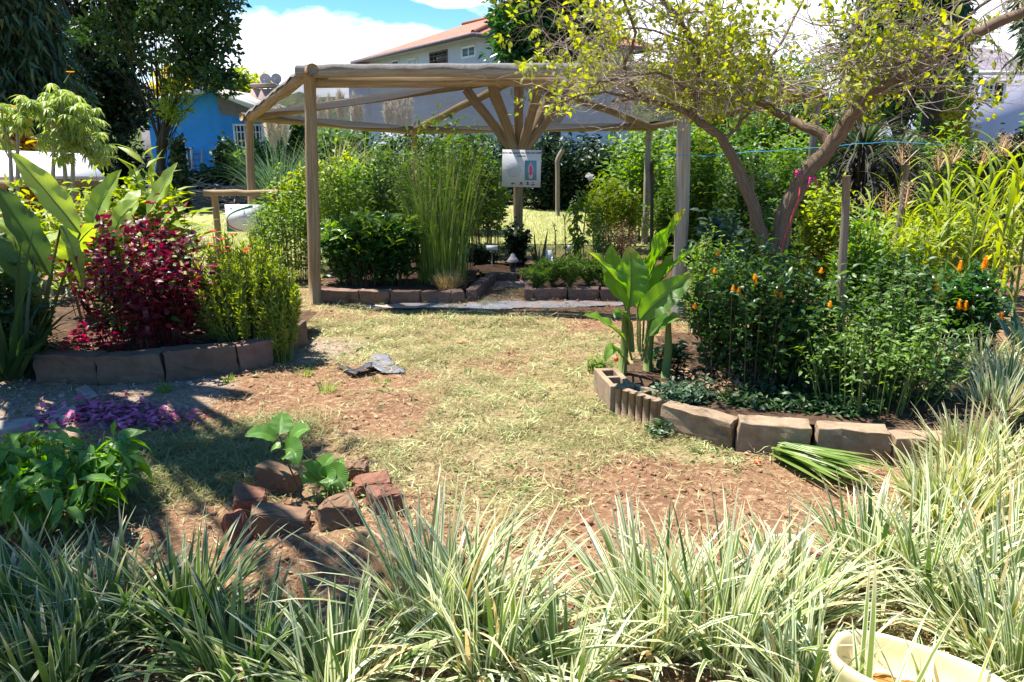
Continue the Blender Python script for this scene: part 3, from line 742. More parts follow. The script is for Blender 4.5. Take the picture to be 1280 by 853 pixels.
wm = sheet('weed_mat', [gp(440, 386.5), gp(500, 381.5), gp(640, 378.5), gp(775, 379.5), gp(800, 382.5), gp(700, 387.5), gp(580, 389.5)], .022, M['weedmat'], 'crumpled grey weed mat strip lying along the front of the pergola beds', 'weed mat', None, rough=.014, res=.035)

# ------------------------------------------------------------------ signs
def text_obj(body, size, loc, parent, name, mat, rx=math.pi / 2, rz=0, align='CENTER', bold=0.0):
    cu = bpy.data.curves.new(name, 'FONT'); cu.body = body; cu.size = size; cu.align_x = align; cu.align_y = 'CENTER'; cu.extrude = .0006; cu.offset = bold
    o = bpy.data.objects.new(name, cu); COL.objects.link(o)
    dg = bpy.context.evaluated_depsgraph_get(); me = bpy.data.meshes.new_from_object(o.evaluated_get(dg))
    bpy.data.objects.remove(o)
    o = bpy.data.objects.new(name, me); COL.objects.link(o); me.materials.clear(); me.materials.append(mat)
    o.parent = parent; pl = Vector(ORG[parent.name]); o.location = Vector(loc) - pl; o.rotation_euler = (rx, 0, rz); ORG[o.name] = ORG[parent.name]
    return o
SY = 9.86
c0 = at(627.5, 187.5, SY); c1 = at(676, 234, SY); cc = (c0 + c1) / 2; sw = c1.x - c0.x; sh = c0.z - c1.z
sg = thing('information_sign', 'square white sign with a dial and a pink figure on the central pergola post', 'sign', (cc.x, SY, c1.z))
mb = MB(); mb.box((cc.x, SY, cc.z), (sw, .012, sh), ry=R(1.2)); mb.build('board', M['sign_white'], sg, smooth=False)
fy = SY - .008
def sp_(u, v): return (c0.x + sw * u, fy, c0.z - sh * v)
text_obj('HORTO MEDICINAL RELÓGIO DO CORPO', sh * .062, sp_(.5, .085), sg, 'title_text', M['ink'], bold=.0012)
text_obj('HUMANO', sh * .055, sp_(.5, .17), sg, 'title_text', M['ink'], bold=.0012)
mb = MB(); ctr = Vector(sp_(.31, .55)); rr = sw * .155
def ringflat(mb, c, r0, r1, n=40, y=0):
    th = np.arange(n) * 2 * math.pi / n
    V = np.concatenate([np.stack([c.x + r * np.cos(th), np.full(n, c.y + y), c.z + r * np.sin(th)], 1) for r in (r0, r1)])
    k = np.arange(n); mb.add(V, quads=np.stack([k, (k + 1) % n, n + (k + 1) % n, n + k], 1))
ringflat(mb, ctr, rr, rr * 1.05); ringflat(mb, ctr, rr * .62, rr * .66); ringflat(mb, ctr, rr * .22, rr * .26)
for k in range(12):
    a = k * math.pi / 6 + .26
    m_ = ctr + Vector((math.cos(a), 0, math.sin(a))) * rr * .82
    mb.box((m_.x, fy, m_.z), (rr * .38, .001, rr * .035), ry=-a)
    a += .26; m_ = ctr + Vector((math.cos(a), 0, math.sin(a))) * rr * .45
    mb.box((m_.x, fy, m_.z), (rr * .30, .001, rr * .03), ry=-a)
    m_ = ctr + Vector((math.cos(a), 0, math.sin(a))) * rr * 1.2
    mb.box((m_.x, fy, m_.z), (rr * .18, .001, rr * .05))
mb.build('dial', M['ink_grey'], sg, smooth=False)
mb = MB(); k = sp_(.735, .55); mb.box(k, (sw * .30, .001, sh * .53)); mb.build('figure_panel', M['teal'], sg, smooth=False)
def flat_figure(mb, prof, cx, cz, y):
    V = [(cx + x, y, cz + z) for x, z in prof] + [(cx - x, y, cz + z) for x, z in prof]; n = len(prof)
    mb.add(V, quads=[(i_, i_ + 1, n + i_ + 1, n + i_) for i_ in range(n - 1)])
S_ = sh * .53
body = [(.012, .40), (.03, .38), (.035, .33), (.02, .30), (.10, .25), (.125, .12), (.13, -.04), (.10, -.10), (.105, -.2), (.085, -.38), (.06, -.42)]
mb = MB(); flat_figure(mb, [(x * S_, z * S_) for x, z in body], k[0], k[2], fy - .0015); mb.build('body_outline', M['pale_pink'], sg, smooth=False)
inner = [(.01, .26), (.06, .2), (.09, .05), (.085, 0), (.03, -.02), (.085, -.06), (.08, -.17), (.02, -.26)]
mb = MB(); flat_figure(mb, [(x * S_, z * S_) for x, z in inner], k[0], k[2], fy - .003); mb.build('body_figure', M['pink'], sg, smooth=False)
mb = MB()
for u, v, a, b in ((.28, .90, .09, .03), (.26, .915, .03, .035), (.49, .895, .06, .05), (.49, .94, .11, .012), (.66, .88, .045, .05), (.66, .925, .09, .02), (.80, .875, .05, .02)):
    mb.box(sp_(u, v), (sw * a, .001, sh * b))
mb.build('emblem', M['ink'], sg, smooth=False)
mb = MB(); mb.box(sp_(.80, .935), (sw * .085, .001, sh * .035)); mb.build('emblem', M['red_print'], sg, smooth=False)

# log frame with the second sign
FY = 10.0
st = thing('sign_frame', 'low frame of brown logs with a wide crossbar behind the left bed', 'sign frame', (xat(300, FY), FY, 0))
mb = MB(); vlog(mb, at(255, 241.5, FY), at(348, 241, FY), .042, .04, 10, 8, .004); mb.build('crossbar', M['log'], st)
for px in (268.5, 341):
    mb = MB(); b_ = at(px, 250, FY + .02); vlog(mb, (b_.x, FY + .02, -.1), (b_.x, FY + .02, at(px, 244, FY).z), .044, .042, 10, 6, .006); mb.build('post', M['log'], st)
QY = 10.12
c0 = at(281, 256, QY); c1 = at(331, 290, QY); cc = (c0 + c1) / 2; sw = c1.x - c0.x; sh = c0.z - c1.z
s2 = thing('information_sign', 'white sign with green and red arc hanging in the low log frame', 'sign', (cc.x, QY, c1.z))
mb = MB(); mb.box((cc.x, QY, cc.z), (sw, .012, sh)); mb.build('board', M['sign_white'], s2, smooth=False)
fy = QY - .008
def sp2(u, v): return np.array((c0.x + sw * u, fy, c0.z - sh * v))
def ribbon2(mb, pts, wid):
    pts = np.array(pts); t = np.gradient(pts, axis=0); t /= np.linalg.norm(t, axis=1, keepdims=True)
    n = np.stack([-t[:, 2], t[:, 1] * 0, t[:, 0]], 1); w = np.array(wid)[:, None]
    V = np.stack([pts - n * w, pts + n * w], 1).reshape(-1, 3); k = np.arange(len(pts) - 1) * 2
    mb.add(V, quads=np.stack([k, k + 1, k + 3, k + 2], 1))
tt = np.linspace(0, 1, 18)
mb = MB(); ribbon2(mb, [sp2(.02 + .72 * t ** 1.6, .62 - .56 * t ** .62) for t in tt], sh * (.012 + .035 * tt)); mb.build('green_arc', M['green_print'], s2, smooth=False)
mb = MB(); ribbon2(mb, [sp2(.035 + .40 * t ** 2.0, .62 + .36 * t ** .75) for t in tt], sh * (.022 - .008 * tt)); mb.build('red_arc', M['red_print'], s2, smooth=False)
mb = MB(); a = sp2(.005, .70); b = sp2(.005, .99); c = sp2(.26, .99); mid = sp2(.07, .86)
mb.add([a, b, c, mid], tris=[(0, 1, 3), (1, 2, 3)]); mb.build('green_corner', M['green_print'], s2, smooth=False)
mb = MB()
for u, v, a, b in ((.16, .15, .05, .05), (.16, .11, .02, .06), (.16, .2, .10, .02)): mb.box(sp2(u, v), (sw * a, .001, sh * b))
mb.build('emblem', M['ink_grey'], s2, smooth=False)
mb = MB()
for u, v, a in ((.50, .45, .34), (.50, .60, .22), (.52, .68, .14), (.62, .94, .10)):
    for k in range(int(a * 40)):
        mb.box(sp2(u - a / 2 + (k + .5) / 40, v), (sw * random.uniform(.010, .022), .001, sh * random.uniform(.018, .03)))
mb.build('small_print', M['ink_grey'], s2, smooth=False)

# ------------------------------------------------------------------ buildings
def poly3(mb, P, u=None, v=None):
    P = [Vector(p) for p in P]
    o = P[0]; u = Vector(u).normalized() if u else (P[1] - P[0]).normalized()
    n = (P[1] - P[0]).cross(P[2] - P[0]).normalized(); v = n.cross(u)
    A = [((p - o).dot(u), (p - o).dot(v), 0, 0) for p in P]
    mb.add([tuple(p) for p in P], attr=A, polys=[list(range(len(P)))])
def slab(mb, P, th):
    """a plate of real thickness below polygon P"""
    P = [Vector(p) for p in P]; n = (P[1] - P[0]).cross(P[2] - P[0]).normalized()
    if n.z < 0: n = -n
    Q = [p - n * th for p in P]; k = len(P)
    u = (P[1] - P[0]).normalized(); v = n.cross(u)
    A = [((p - P[0]).dot(u), (p - P[0]).dot(v), 0, 0) for p in P + Q]
    mb.add([tuple(p) for p in P + Q], attr=A, polys=[list(range(k)), list(range(2 * k - 1, k - 1, -1))] + [[i_, i_ + k, (i_ + 1) % k + k, (i_ + 1) % k] for i_ in range(k)])
def window_on(parent, P, n, u, px, bars=(0, 0), frame_mat=None, pane_mat=None, fw=.06, name='window', depth=.05):
    """a window whose outline is px = (x0,y0,x1,y1) measured on the facade plane (P, n); u = horizontal direction"""
    a = on_plane(px[0], px[1], P, n); b = on_plane(px[2], px[3], P, n)
    u = Vector(u).normalized(); w = (b - a).dot(u); h = a.z - b.z
    c = (a + b) / 2; ang = math.atan2(u.y, u.x); nn = Vector(n).normalized()
    fm = MB(); f = c + nn * depth * .3
    def bar(du, dz, su, sz, d=depth):
        q = f + u * du + Vector((0, 0, dz)); fm.box(q, (su, d, sz), rz=ang)
    bar(-w / 2 + fw / 2, 0, fw, h); bar(w / 2 - fw / 2, 0, fw, h); bar(0, h / 2 - fw / 2, w - 2 * fw, fw); bar(0, -h / 2 + fw / 2, w - 2 * fw, fw)
    for k in range(bars[0]): bar(-w / 2 + w * (k + 1) / (bars[0] + 1), 0, fw * .55, h - 2 * fw, depth * .7)
    for k in range(bars[1]): bar(0, -h / 2 + h * (k + 1) / (bars[1] + 1), w - 2 * fw, fw * .5, depth * .6)
    o = fm.build(name, frame_mat or M['white_paint'], parent, smooth=False)
    g_ = MB(); q = c + nn * .006; g_.box(q, (w - fw, .01, h - fw), rz=ang); g_.build('pane', pane_mat or M['glass'], o, smooth=False)
    return o
# blue house
BY = 28.0
bh = thing('blue_house', 'bright blue house with pale gabled roof and patch of bare cement', 'house', (at(265, 200, BY).x, BY, 0))
def bp(px, py): return at(px, py, BY)
wl, wr = bp(191, 200).x, bp(350, 200).x
pk = bp(270, 112.5); lw = bp(191, 127); rw = bp(350, 143)
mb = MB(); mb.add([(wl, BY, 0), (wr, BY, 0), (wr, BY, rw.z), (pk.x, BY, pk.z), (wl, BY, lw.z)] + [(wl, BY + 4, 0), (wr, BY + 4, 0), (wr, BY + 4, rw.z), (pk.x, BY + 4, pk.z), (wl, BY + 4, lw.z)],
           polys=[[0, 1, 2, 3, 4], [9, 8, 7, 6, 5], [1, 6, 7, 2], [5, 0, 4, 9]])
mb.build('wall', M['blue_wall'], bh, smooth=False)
mb = MB(); e = [bp(273, 114.5), bp(316, 132), bp(320, 147), bp(296, 146), bp(275, 143), bp(271, 125)]
V = [(p.x, BY - .012, p.z) for p in e]; mb.add(V, polys=[list(range(len(V)))]); mb.build('cement_patch', M['cement'], bh, smooth=False)
lo_ = bp(128, 138); ro_ = bp(358, 146); pk2 = bp(270, 109.5)
for nm, a, b in (('roof', lo_, pk2), ('roof', pk2, ro_)):
    mb = MB(); slab(mb, [(a.x, BY - .5, a.z), (b.x, BY - .5, b.z), (b.x, BY + 4.4, b.z), (a.x, BY + 4.4, a.z)], .10); r_ = mb.build(nm, M['grey_roof'], bh, smooth=False)
    mb = MB(); d = (b - a).normalized()
    m_ = (a + b) / 2; mb.box((m_.x, BY - .53, m_.z - .08), ((b - a).length, .05, .20), ry=-math.atan2(d.z, d.x)); mb.build('fascia', M['fascia'], r_, smooth=False)
Pn = Vector((0, BY, 0)); nn = Vector((0, -1, 0))
window_on(bh, Pn, nn, (1, 0, 0), (291, 155, 331, 186), (7, 2), fw=.07)
window_on(bh, Pn, nn, (1, 0, 0), (212, 148, 222.5, 158), (0, 0), M['fascia'], fw=.06)
window_on(bh, Pn, nn, (1, 0, 0), (226, 184, 243, 214), (1, 0), M['white_paint'], M['glass_blue'], fw=.07, name='door')
# veranda wall in the roof's shade
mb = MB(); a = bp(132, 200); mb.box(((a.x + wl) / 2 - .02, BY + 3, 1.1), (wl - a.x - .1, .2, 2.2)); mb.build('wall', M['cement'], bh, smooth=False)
ld = thing('ladder', 'thin ladder leaning on the blue wall above the dark hedge', 'ladder', (bp(247, 200).x, BY - .4, 0))
for dx in (-.17, .17):
    mb = MB(); c = bp(248, 187); mb.tube([(c.x + dx, BY - .55, 0), (c.x + dx, BY - .1, c.z)], .03, 6); mb.build('rail', M['metal'], ld)
mb = MB()
for k in range(6):
    t = (k + .7) / 6.5; mb.tube([(c.x - .17, BY - .55 + .45 * t, c.z * t), (c.x + .17, BY - .55 + .45 * t, c.z * t)], .018, 5)
mb.build('rung', M['stone_red'], ld)
# chimney with dishes
CY = 31.0
ch = thing('brick_chimney', 'stout brick chimney with flat cap behind the blue house', 'chimney', (at(331, 150, CY).x, CY, 0))
a, b = at(320, 150, CY), at(343, 112, CY)
mb = MB(); mb.box(((a.x + b.x) / 2, CY, b.z / 2), (b.x - a.x, .7, b.z)); mb.build('shaft', M['brick_chimney'], ch, smooth=False)
a2, b2 = at(318, 112, CY), at(346, 107.5, CY); mb = MB(); mb.box(((a2.x + b2.x) / 2, CY, (a2.z + b2.z) / 2 + .07), (b2.x - a2.x, .95, .13)); mb.build('cap', M['brick_chimney'], ch, smooth=False)
def dish(px, py, rpx, Y, label):
    c = at(px, py, Y); r = rpx * Y / F
    o = thing('satellite_dish', label, 'satellite dish', (c.x, Y, c.z - r), 'satellite dishes above the blue roof')
    mb = MB(); n = 20; nr = 5; V = [(c.x, Y + r * .25, c.z)]; Q = []; T = []
    for k in range(1, nr + 1):
        rr = r * k / nr
        for m_ in range(n):
            an = m_ * 2 * math.pi / n; V.append((c.x + rr * math.cos(an), Y + r * .25 * (1 - (k / nr) ** 2), c.z + rr * math.sin(an)))
    T = [(0, 1 + m_, 1 + (m_ + 1) % n) for m_ in range(n)]
    for k in range(nr - 1):
        for m_ in range(n): Q.append((1 + k * n + m_, 1 + (k + 1) * n + m_, 1 + (k + 1) * n + (m_ + 1) % n, 1 + k * n + (m_ + 1) % n))
    mb.add(V, quads=Q, tris=T); ob = mb.build('reflector', M['dish'], o)
    s_ = ob.modifiers.new('s', 'SOLIDIFY'); s_.thickness = .03
    mb = MB(); mb.tube([(c.x, Y + .12, c.z - r * .2), (c.x, Y + .25, c.z - r * 1.25)], .04, 6); mb.tube([(c.x, Y, c.z - r * .9), (c.x, Y - r * .7, c.z - r * .1)], .02, 5); mb.build('mount', M['metal'], o)
dish(331.5, 99, 6.5, CY, 'grey satellite dish, the bigger of the pair on the brick chimney')
dish(345, 98.5, 6, CY + .3, 'grey satellite dish with its neighbour on the brick chimney, towards the pergola')
dish(248, 108, 6.5, BY + 3, 'pale satellite dish just over the peak of the blue house roof')
# hillside house
HY = 70.0
hh = thing('hillside_house', 'small tan roofed house on the hillside behind the blue house', 'house', (at(212, 110, HY).x, HY, 0))
a, b = at(196, 120, HY), at(236, 112, HY); mb = MB(); mb.box(((a.x + b.x) / 2, HY, b.z / 2), (b.x - a.x, 4, b.z)); mb.build('wall', M['white_wall'], hh, smooth=False)
rp = at(214, 99, HY); mb = MB()
slab(mb, [(a.x - .5, HY - 2.5, b.z), (b.x + .5, HY - 2.5, b.z), (rp.x + 1.0, HY, rp.z), (rp.x - 1.0, HY, rp.z)], .15); mb.build('roof', M['grey_roof'], hh, smooth=False)
# white two storey house
C0 = at(600, 60, 45.0); C1 = at(462, 80, 58.5)
zE = (at(600, 48, 45).z + at(475, 72, 57).z) / 2
u1 = Vector((C1.x - C0.x, C1.y - C0.y, 0)); L1 = u1.length; u1.normalize()
u2 = Vector((-u1.y, u1.x, 0)); u2 = u2 if u2.x > 0 else -u2
L2 = 11.0
wh = thing('white_house', 'two storey white house with orange tile hip roof above the pergola', 'house', (C0.x, C0.y, 0))
c = [Vector((C0.x, C0.y, 0)), Vector((C0.x, C0.y, 0)) + u1 * L1, Vector((C0.x, C0.y, 0)) + u1 * L1 + u2 * L2, Vector((C0.x, C0.y, 0)) + u2 * L2]
mb = MB(); V = [(p.x, p.y, 0) for p in c] + [(p.x, p.y, zE) for p in c]
mb.add(V, polys=[[0, 1, 5, 4][::-1], [1, 2, 6, 5][::-1], [2, 3, 7, 6][::-1], [3, 0, 4, 7][::-1]]); mb.build('wall', M['white_wall'], wh, smooth=False)
ov = 1.0; ec = [c[0] - u1 * ov - u2 * ov, c[1] + u1 * ov - u2 * ov, c[2] + u1 * ov + u2 * ov, c[3] - u1 * ov + u2 * ov]
E_ = [Vector((p.x, p.y, zE)) for p in ec]; rh = 2.35
r0 = (E_[0] + E_[3]) / 2 + u1 * 5.0 + Vector((0, 0, rh)); r1 = (E_[1] + E_[2]) / 2 - u1 * 5.0 + Vector((0, 0, rh))
mb = MB(); poly3(mb, [E_[1], E_[0], r0, r1]); poly3(mb, [E_[0], E_[3], r0]); poly3(mb, [E_[3], E_[2], r1, r0]); poly3(mb, [E_[2], E_[1], r1]); rf = mb.build('roof', M['tile_orange'], wh, smooth=False)
mb = MB()
for k in range(4):
    p, q = E_[k], E_[(k + 1) % 4]; m_ = (p + q) / 2; d = q - p; mb.box((m_.x, m_.y, zE - .08), (d.length + .1, .12, .22), rz=math.atan2(d.y, d.x))
mb.build('gutter', M['gutter'], rf, smooth=False)
mb = MB(); mb.add([(p.x, p.y, zE - .05) for p in E_], polys=[[0, 1, 2, 3]]); mb.build('soffit', M['orange_soffit'], rf, smooth=False)
mb = MB()
for a_, b_ in ((r0, E_[0]), (r0, E_[3]), (r0, r1)): mb.tube([a_ + Vector((0, 0, .05)), b_ + Vector((0, 0, .05))], .13, 6)
mb.build('ridge_cap', M['tile_orange'], rf)
n1 = -u2; P1 = Vector((C0.x, C0.y, 0))
window_on(wh, P1, n1, -u1, (537, 66.5, 560, 78.5), (3, 2), M['gutter'], M['glass'], fw=.09)
window_on(wh, P1, n1, -u1, (577, 59, 595, 71), (1, 0), M['white_paint'], M['glass_blue'], fw=.12)
window_on(wh, P1, n1, -u1, (490, 76, 499, 84), (0, 0), M['white_paint'], M['glass_blue'], fw=.10)
window_on(wh, P1, n1, -u1, (509, 74.5, 522, 84), (1, 0), M['white_paint'], M['white_wall'], fw=.10)
# lower wing of the white house
zL = zE - .55; a = c[1] + u1 * .0; mb = MB(); q0 = a - u2 * 1.2; q1 = q0 + u1 * 5.5
slab(mb, [Vector((q0.x, q0.y, zL)), Vector((q1.x, q1.y, zL)), Vector((q1.x, q1.y, zL + .9)) + u2 * 5 - u1 * 2, Vector((q0.x, q0.y, zL + .9)) + u2 * 5], .2); mb.build('roof', M['tile_orange'], wh, smooth=False)
m_ = a + u1 * 2.2 + u2 * 2; mb = MB(); mb.box((m_.x, m_.y, zL / 2 - .05), (4.4, 4, zL - .1), rz=math.atan2(u1.y, u1.x)); mb.build('wall', M['white_wall'], wh, smooth=False)
ck = E_[0] * .55 + E_[3] * .45 + u1 * 2.5; t_ = at(634, 5, ck.y); mb = MB(); mb.box((t_.x, ck.y, (zE + t_.z) / 2), (1.05, .9, t_.z - zE)); mb.build('chimney', M['brick_chimney'], wh, smooth=False)
# lilac house
LY = 32.0
lh = thing('lilac_house', 'pale lilac house with small white window behind the corn', 'house', (at(1230, 150, LY).x, LY, 0))
xl, xr = at(1176, 120, LY).x, at(1330, 120, LY).x; ze = at(1220, 91, LY).z
mb = MB(); mb.box(((xl + xr) / 2, LY + 2.5, ze / 2), (xr - xl, 5, ze)); mb.build('wall', M['lilac_wall'], lh, smooth=False)
E4 = [Vector((xl - .6, LY - .6, ze)), Vector((xr + .6, LY - .6, ze)), Vector((xr + .6, LY + 5.6, ze)), Vector((xl - .6, LY + 5.6, ze))]
rz_ = at(1230, 60, LY + 2.5).z; ra = Vector((xl + 1.6, LY + 2.5, rz_)); rb_ = Vector((xr - 2, LY + 2.5, rz_))
mb = MB(); poly3(mb, [E4[0], E4[1], rb_, ra]); poly3(mb, [E4[1], E4[2], rb_]); poly3(mb, [E4[2], E4[3], ra, rb_]); poly3(mb, [E4[3], E4[0], ra]); rf = mb.build('roof', M['tile_lilac'], lh, smooth=False)
mb = MB(); mb.box(((xl + xr) / 2, LY - .62, ze - .06), (xr - xl + 1.2, .1, .16)); mb.build('gutter', M['fascia'], rf, smooth=False)
window_on(lh, Vector((0, LY, 0)), nn, (1, 0, 0), (1228, 101, 1254, 130), (1, 0), fw=.10)
a = at(1229, 103, LY); b = at(1240, 128, LY); mb = MB()
for k in range(3): mb.box((a.x + (b.x - a.x) * (k + .5) / 3, LY - .06, (a.z + b.z) / 2), (.05, .03, a.z - b.z))
for k in range(4): mb.box(((a.x + b.x) / 2, LY - .075, b.z + (a.z - b.z) * (k + .5) / 4), (b.x - a.x, .02, .05))
mb.build('window_grille', M['white_paint'], lh, smooth=False)
# low shed roof behind the left bed
SHY = 8.3
shd = thing('lean_to', 'low lean-to with a white sloping sheet roof behind the left bed', 'lean-to', (at(75, 222, SHY).x, SHY + .5, 0))
f0 = at(-20, 220, SHY); f1 = at(131, 221, SHY); b0 = at(-20, 187, SHY + 1.1); b1 = at(104, 192, SHY + 1.1)
mb = MB(); slab(mb, [f0, f1, b1, b0], .03); mb.build('roof', M['white_sheet'], shd, smooth=False)
mb = MB(); d = f1 - f0; m_ = (f0 + f1) / 2; mb.box((m_.x, SHY + .03, m_.z - .075), (d.length, .04, .08)); mb.build('front_rail', M['log'], shd, smooth=False)
for p in (f0, f1, b0, b1):
    mb = MB(); s_ = -.12 if p in (f1, b1) else .12
    mb.tube([(p.x + s_, p.y + (.06 if p.y < SHY + .5 else -.06), -.05), (p.x + s_, p.y + (.06 if p.y < SHY + .5 else -.06), p.z - .07)], .04, 8); mb.build('post', M['log'], shd)
# ------------------------------------------------------------------ plant builders
def stems_leaves(base, rx, ry, h, nst, nl, ll, lw, t0=.3, rough_=.28, lean=.9, tpl=LEAF8, upn=.8, droop=0.0, out=1.0, spread=.03, top=.4, base_r=.7, arch=.15):
    """stems rising from BASE to an uneven dome; returns stem polylines and leaf arrays"""
    bx, by, bz = base
    th = RS.uniform(0, 2 * math.pi, nst); rr = np.sqrt(RS.random(nst))
    hh = h * (top + (1 - top) * np.sqrt(np.maximum(0, 1 - (rr * .93) ** 2))) * RS.uniform(1 - rough_, 1 + rough_ * .35, nst)
    k = RS.uniform(1 - rough_ * .5, 1 + rough_ * .5, nst)
    tip = np.stack([bx + rx * rr * np.cos(th) * k, by + ry * rr * np.sin(th) * k, bz + hh], 1)
    b0 = np.stack([bx + rx * base_r * rr * np.cos(th), by + ry * base_r * rr * np.sin(th), np.full(nst, bz)], 1)
    mid = b0 * (1 - .5 * lean) + tip * .5 * lean; mid[:, 2] = bz + hh * (.5 + arch)
    def B(t): return (1 - t) ** 2 * b0[:, None, :] + 2 * t * (1 - t) * mid[:, None, :] + t ** 2 * tip[:, None, :]
    T = t0 + (1.0 - t0) * RS.random((nst, nl, 1)) ** .9
    P = B(T); dT = (2 * (1 - T) * (mid - b0)[:, None, :] + 2 * T * (tip - mid)[:, None, :])
    dT /= np.linalg.norm(dT, axis=2, keepdims=True) + 1e-9
    rnd_ = unit(nst * nl).reshape(nst, nl, 3); rnd_[..., 2] *= .5
    D = dT * .45 + rnd_ * out; D[..., 2] -= droop
    P = P + RS.normal(0, spread, P.shape)
    P[..., 2] = np.maximum(P[..., 2], bz + .01)
    Nn = unit(nst * nl).reshape(nst, nl, 3) * .55; Nn[..., 2] += upn
    n = nst * nl; ls = RS.uniform(.6, 1.15, n)
    S = np.linspace(0, 1, 5)[None, :, None]
    return B(np.broadcast_to(S, (nst, 5, 1))), (P.reshape(-1, 3), D.reshape(-1, 3), Nn.reshape(-1, 3), ll * ls, lw * ls), tip

def shrub(name, label, cat, base, rx, ry, h, mat, stem='stem_brown', nst=60, nl=22, ll=.07, lw=.035, stem_r=.0045, group=None, tpl=LEAF8, nshow=None, **kw):
    t = thing(name, label, cat, base, group)
    st, lv, tip = stems_leaves(base, rx, ry, h, nst, nl, ll, lw, **kw)
    mb = MB()
    for s in st[:nshow or max(12, nst // 2)]: mb.tube(s, np.linspace(stem_r, stem_r * .35, 5), 4, cap=False)
    mb.build('stem', M[stem], t)
    mb = MB(); P, D, Nn, l_, w_ = lv; mb.inst(tpl, P, D, Nn, l_, w_, RS.random(len(P))); mb.build('foliage', M[mat], t)
    return t, tip

def px_shrub(name, label, cat, x0, x1, ytop, Y, mat, z0=0.0, depth=.8, **kw):
    xa, xb = xat(x0, Y, .5), xat(x1, Y, .5); zt_ = at((x0 + x1) / 2, ytop, Y).z
    return shrub(name, label, cat, ((xa + xb) / 2, Y, z0), (xb - xa) / 2, (xb - xa) / 2 * depth, zt_ - z0, mat, **kw)

def tuft(name, label, cat, base, n, Lm, Wd, mat, r=.10, lean=(.05, .75), bend=(.2, 1.0), group=None, K=6, mats=None, taper=2.2):
    t = thing(name, label, cat, base, group)
    mats = mats or [(mat, 1.0)]
    for m_, fr in mats:
        k = int(n * fr)
        if k < 6: continue
        a = RS.uniform(0, 2 * math.pi, k); q = np.sqrt(RS.random(k)) * r
        B = np.stack([base[0] + q * np.cos(a), base[1] + q * np.sin(a), np.full(k, base[2] - .01)], 1)
        az = a + RS.normal(0, .7, k); u = RS.random(k)
        ln_ = lean[0] + (lean[1] - lean[0]) * u ** 1.1
        mb = MB(); mb.blades(B, az, ln_, Lm * RS.uniform(.55, 1.12, k), Wd * RS.uniform(.65, 1.2, k), RS.uniform(bend[0], bend[1], k) * (.35 + u), K, taper=taper)
        mb.build('foliage' if m_ == mats[0][0] else 'dry_blades' if m_ == 'straw' else 'pale_blades', M[m_], t)
    return t

def tree(name, label, base, trunk_r, crown, mat, bark='bark_dark', ll=.14, lw=.07, per=60, tpl=LEAF4, clump_r=.45, group=None, trunk_top=None, down=0.0, limb_r=None, trunk_px=None, nlimb=9999, cat='tree'):
    """crown: list of (centre, radii, number of leaf clumps)"""
    t = thing(name, label, cat, base, group)
    base = np.array(tuple(base), float)
    tt = np.array(tuple(trunk_top if trunk_top is not None else np.mean([c[0] for c in crown], axis=0)), float)
    K = 7; s = np.linspace(0, 1, K)[:, None]; pts = base + (tt - base) * s + np.concatenate([RS.normal(0, trunk_r * .35, (K, 2)) * np.sin(s * 3.1), np.zeros((K, 1))], 1)
    mb = MB(); mb.tube(pts, trunk_r * (1.15 - .75 * s[:, 0]), 9); mb.build('trunk', M[bark], t)
    CC = []
    for c, rad, n in crown:
        d = unit(n); q = RS.random(n) ** .42
        CC.append(np.array(c) + d * q[:, None] * np.array(rad))
    CC = np.concatenate(CC)
    mb = MB()
    for c in CC[RS.permutation(len(CC))[:nlimb]]:
        f = RS.uniform(.45, .98); i_ = f * (K - 1); a = pts[int(i_)]
        m_ = a * .45 + c * .55; m_[2] += .15 * np.linalg.norm(c - a) * RS.uniform(-.2, .6)
        S = np.linspace(0, 1, 6)[:, None]; P = (1 - S) ** 2 * a + 2 * S * (1 - S) * m_ + S ** 2 * c
        r_ = (limb_r or trunk_r * .3) * RS.uniform(.5, 1.1); mb.tube(P, np.linspace(r_, r_ * .15, 6), 4, cap=False)
    mb.build('branches', M[bark], t)
    n = len(CC) * per; C = np.repeat(CC, per, 0)
    off = unit(n) * (RS.random(n) ** .5)[:, None] * clump_r * np.repeat(RS.uniform(.6, 1.3, len(CC)), per)[:, None]
    off[:, 2] *= .7
    D = off / clump_r + unit(n) * .8; D[:, 2] -= down; Nn = unit(n) * .7; Nn[:, 2] += .7
    ls = RS.uniform(.6, 1.2, n); mb = MB(); mb.inst(tpl, C + off, D, Nn, ll * ls, lw * ls, np.clip(np.repeat(RS.random(len(CC)), per) * .6 + RS.random(n) * .4, 0, 1)); mb.build('crown', M[mat], t)
    return t

def leaf_part(parent, name, mat, P0, P1, P2, W, stalk=None, stalk_r=.008, stalk_mat='stem_green', **kw):
    mb = MB(); mb.bigleaf(P0, P1, P2, W, **kw); o = mb.build(name, M[mat], parent)
    mb = MB(); P0_, P1_, P2_ = [np.array(tuple(p), float) for p in (P0, P1, P2)]
    t = np.linspace(0, .9, 9)[:, None]; C = (1 - t) ** 2 * P0_ + 2 * t * (1 - t) * P1_ + t ** 2 * P2_; C[:, 2] -= .004
    if stalk is not None:
        s0 = np.array(tuple(stalk), float); S = np.linspace(0, 1, 6)[:-1, None]; m_ = (s0 + P0_) / 2; m_[:2] = s0[:2] * .6 + P0_[:2] * .4
        C = np.concatenate([(1 - S) ** 2 * s0 + 2 * S * (1 - S) * m_ + S ** 2 * P0_, C])
    mb.tube(C, np.linspace(stalk_r, stalk_r * .3, len(C)), 6); mb.build('leaf_stalk', M[stalk_mat], o)
    return o

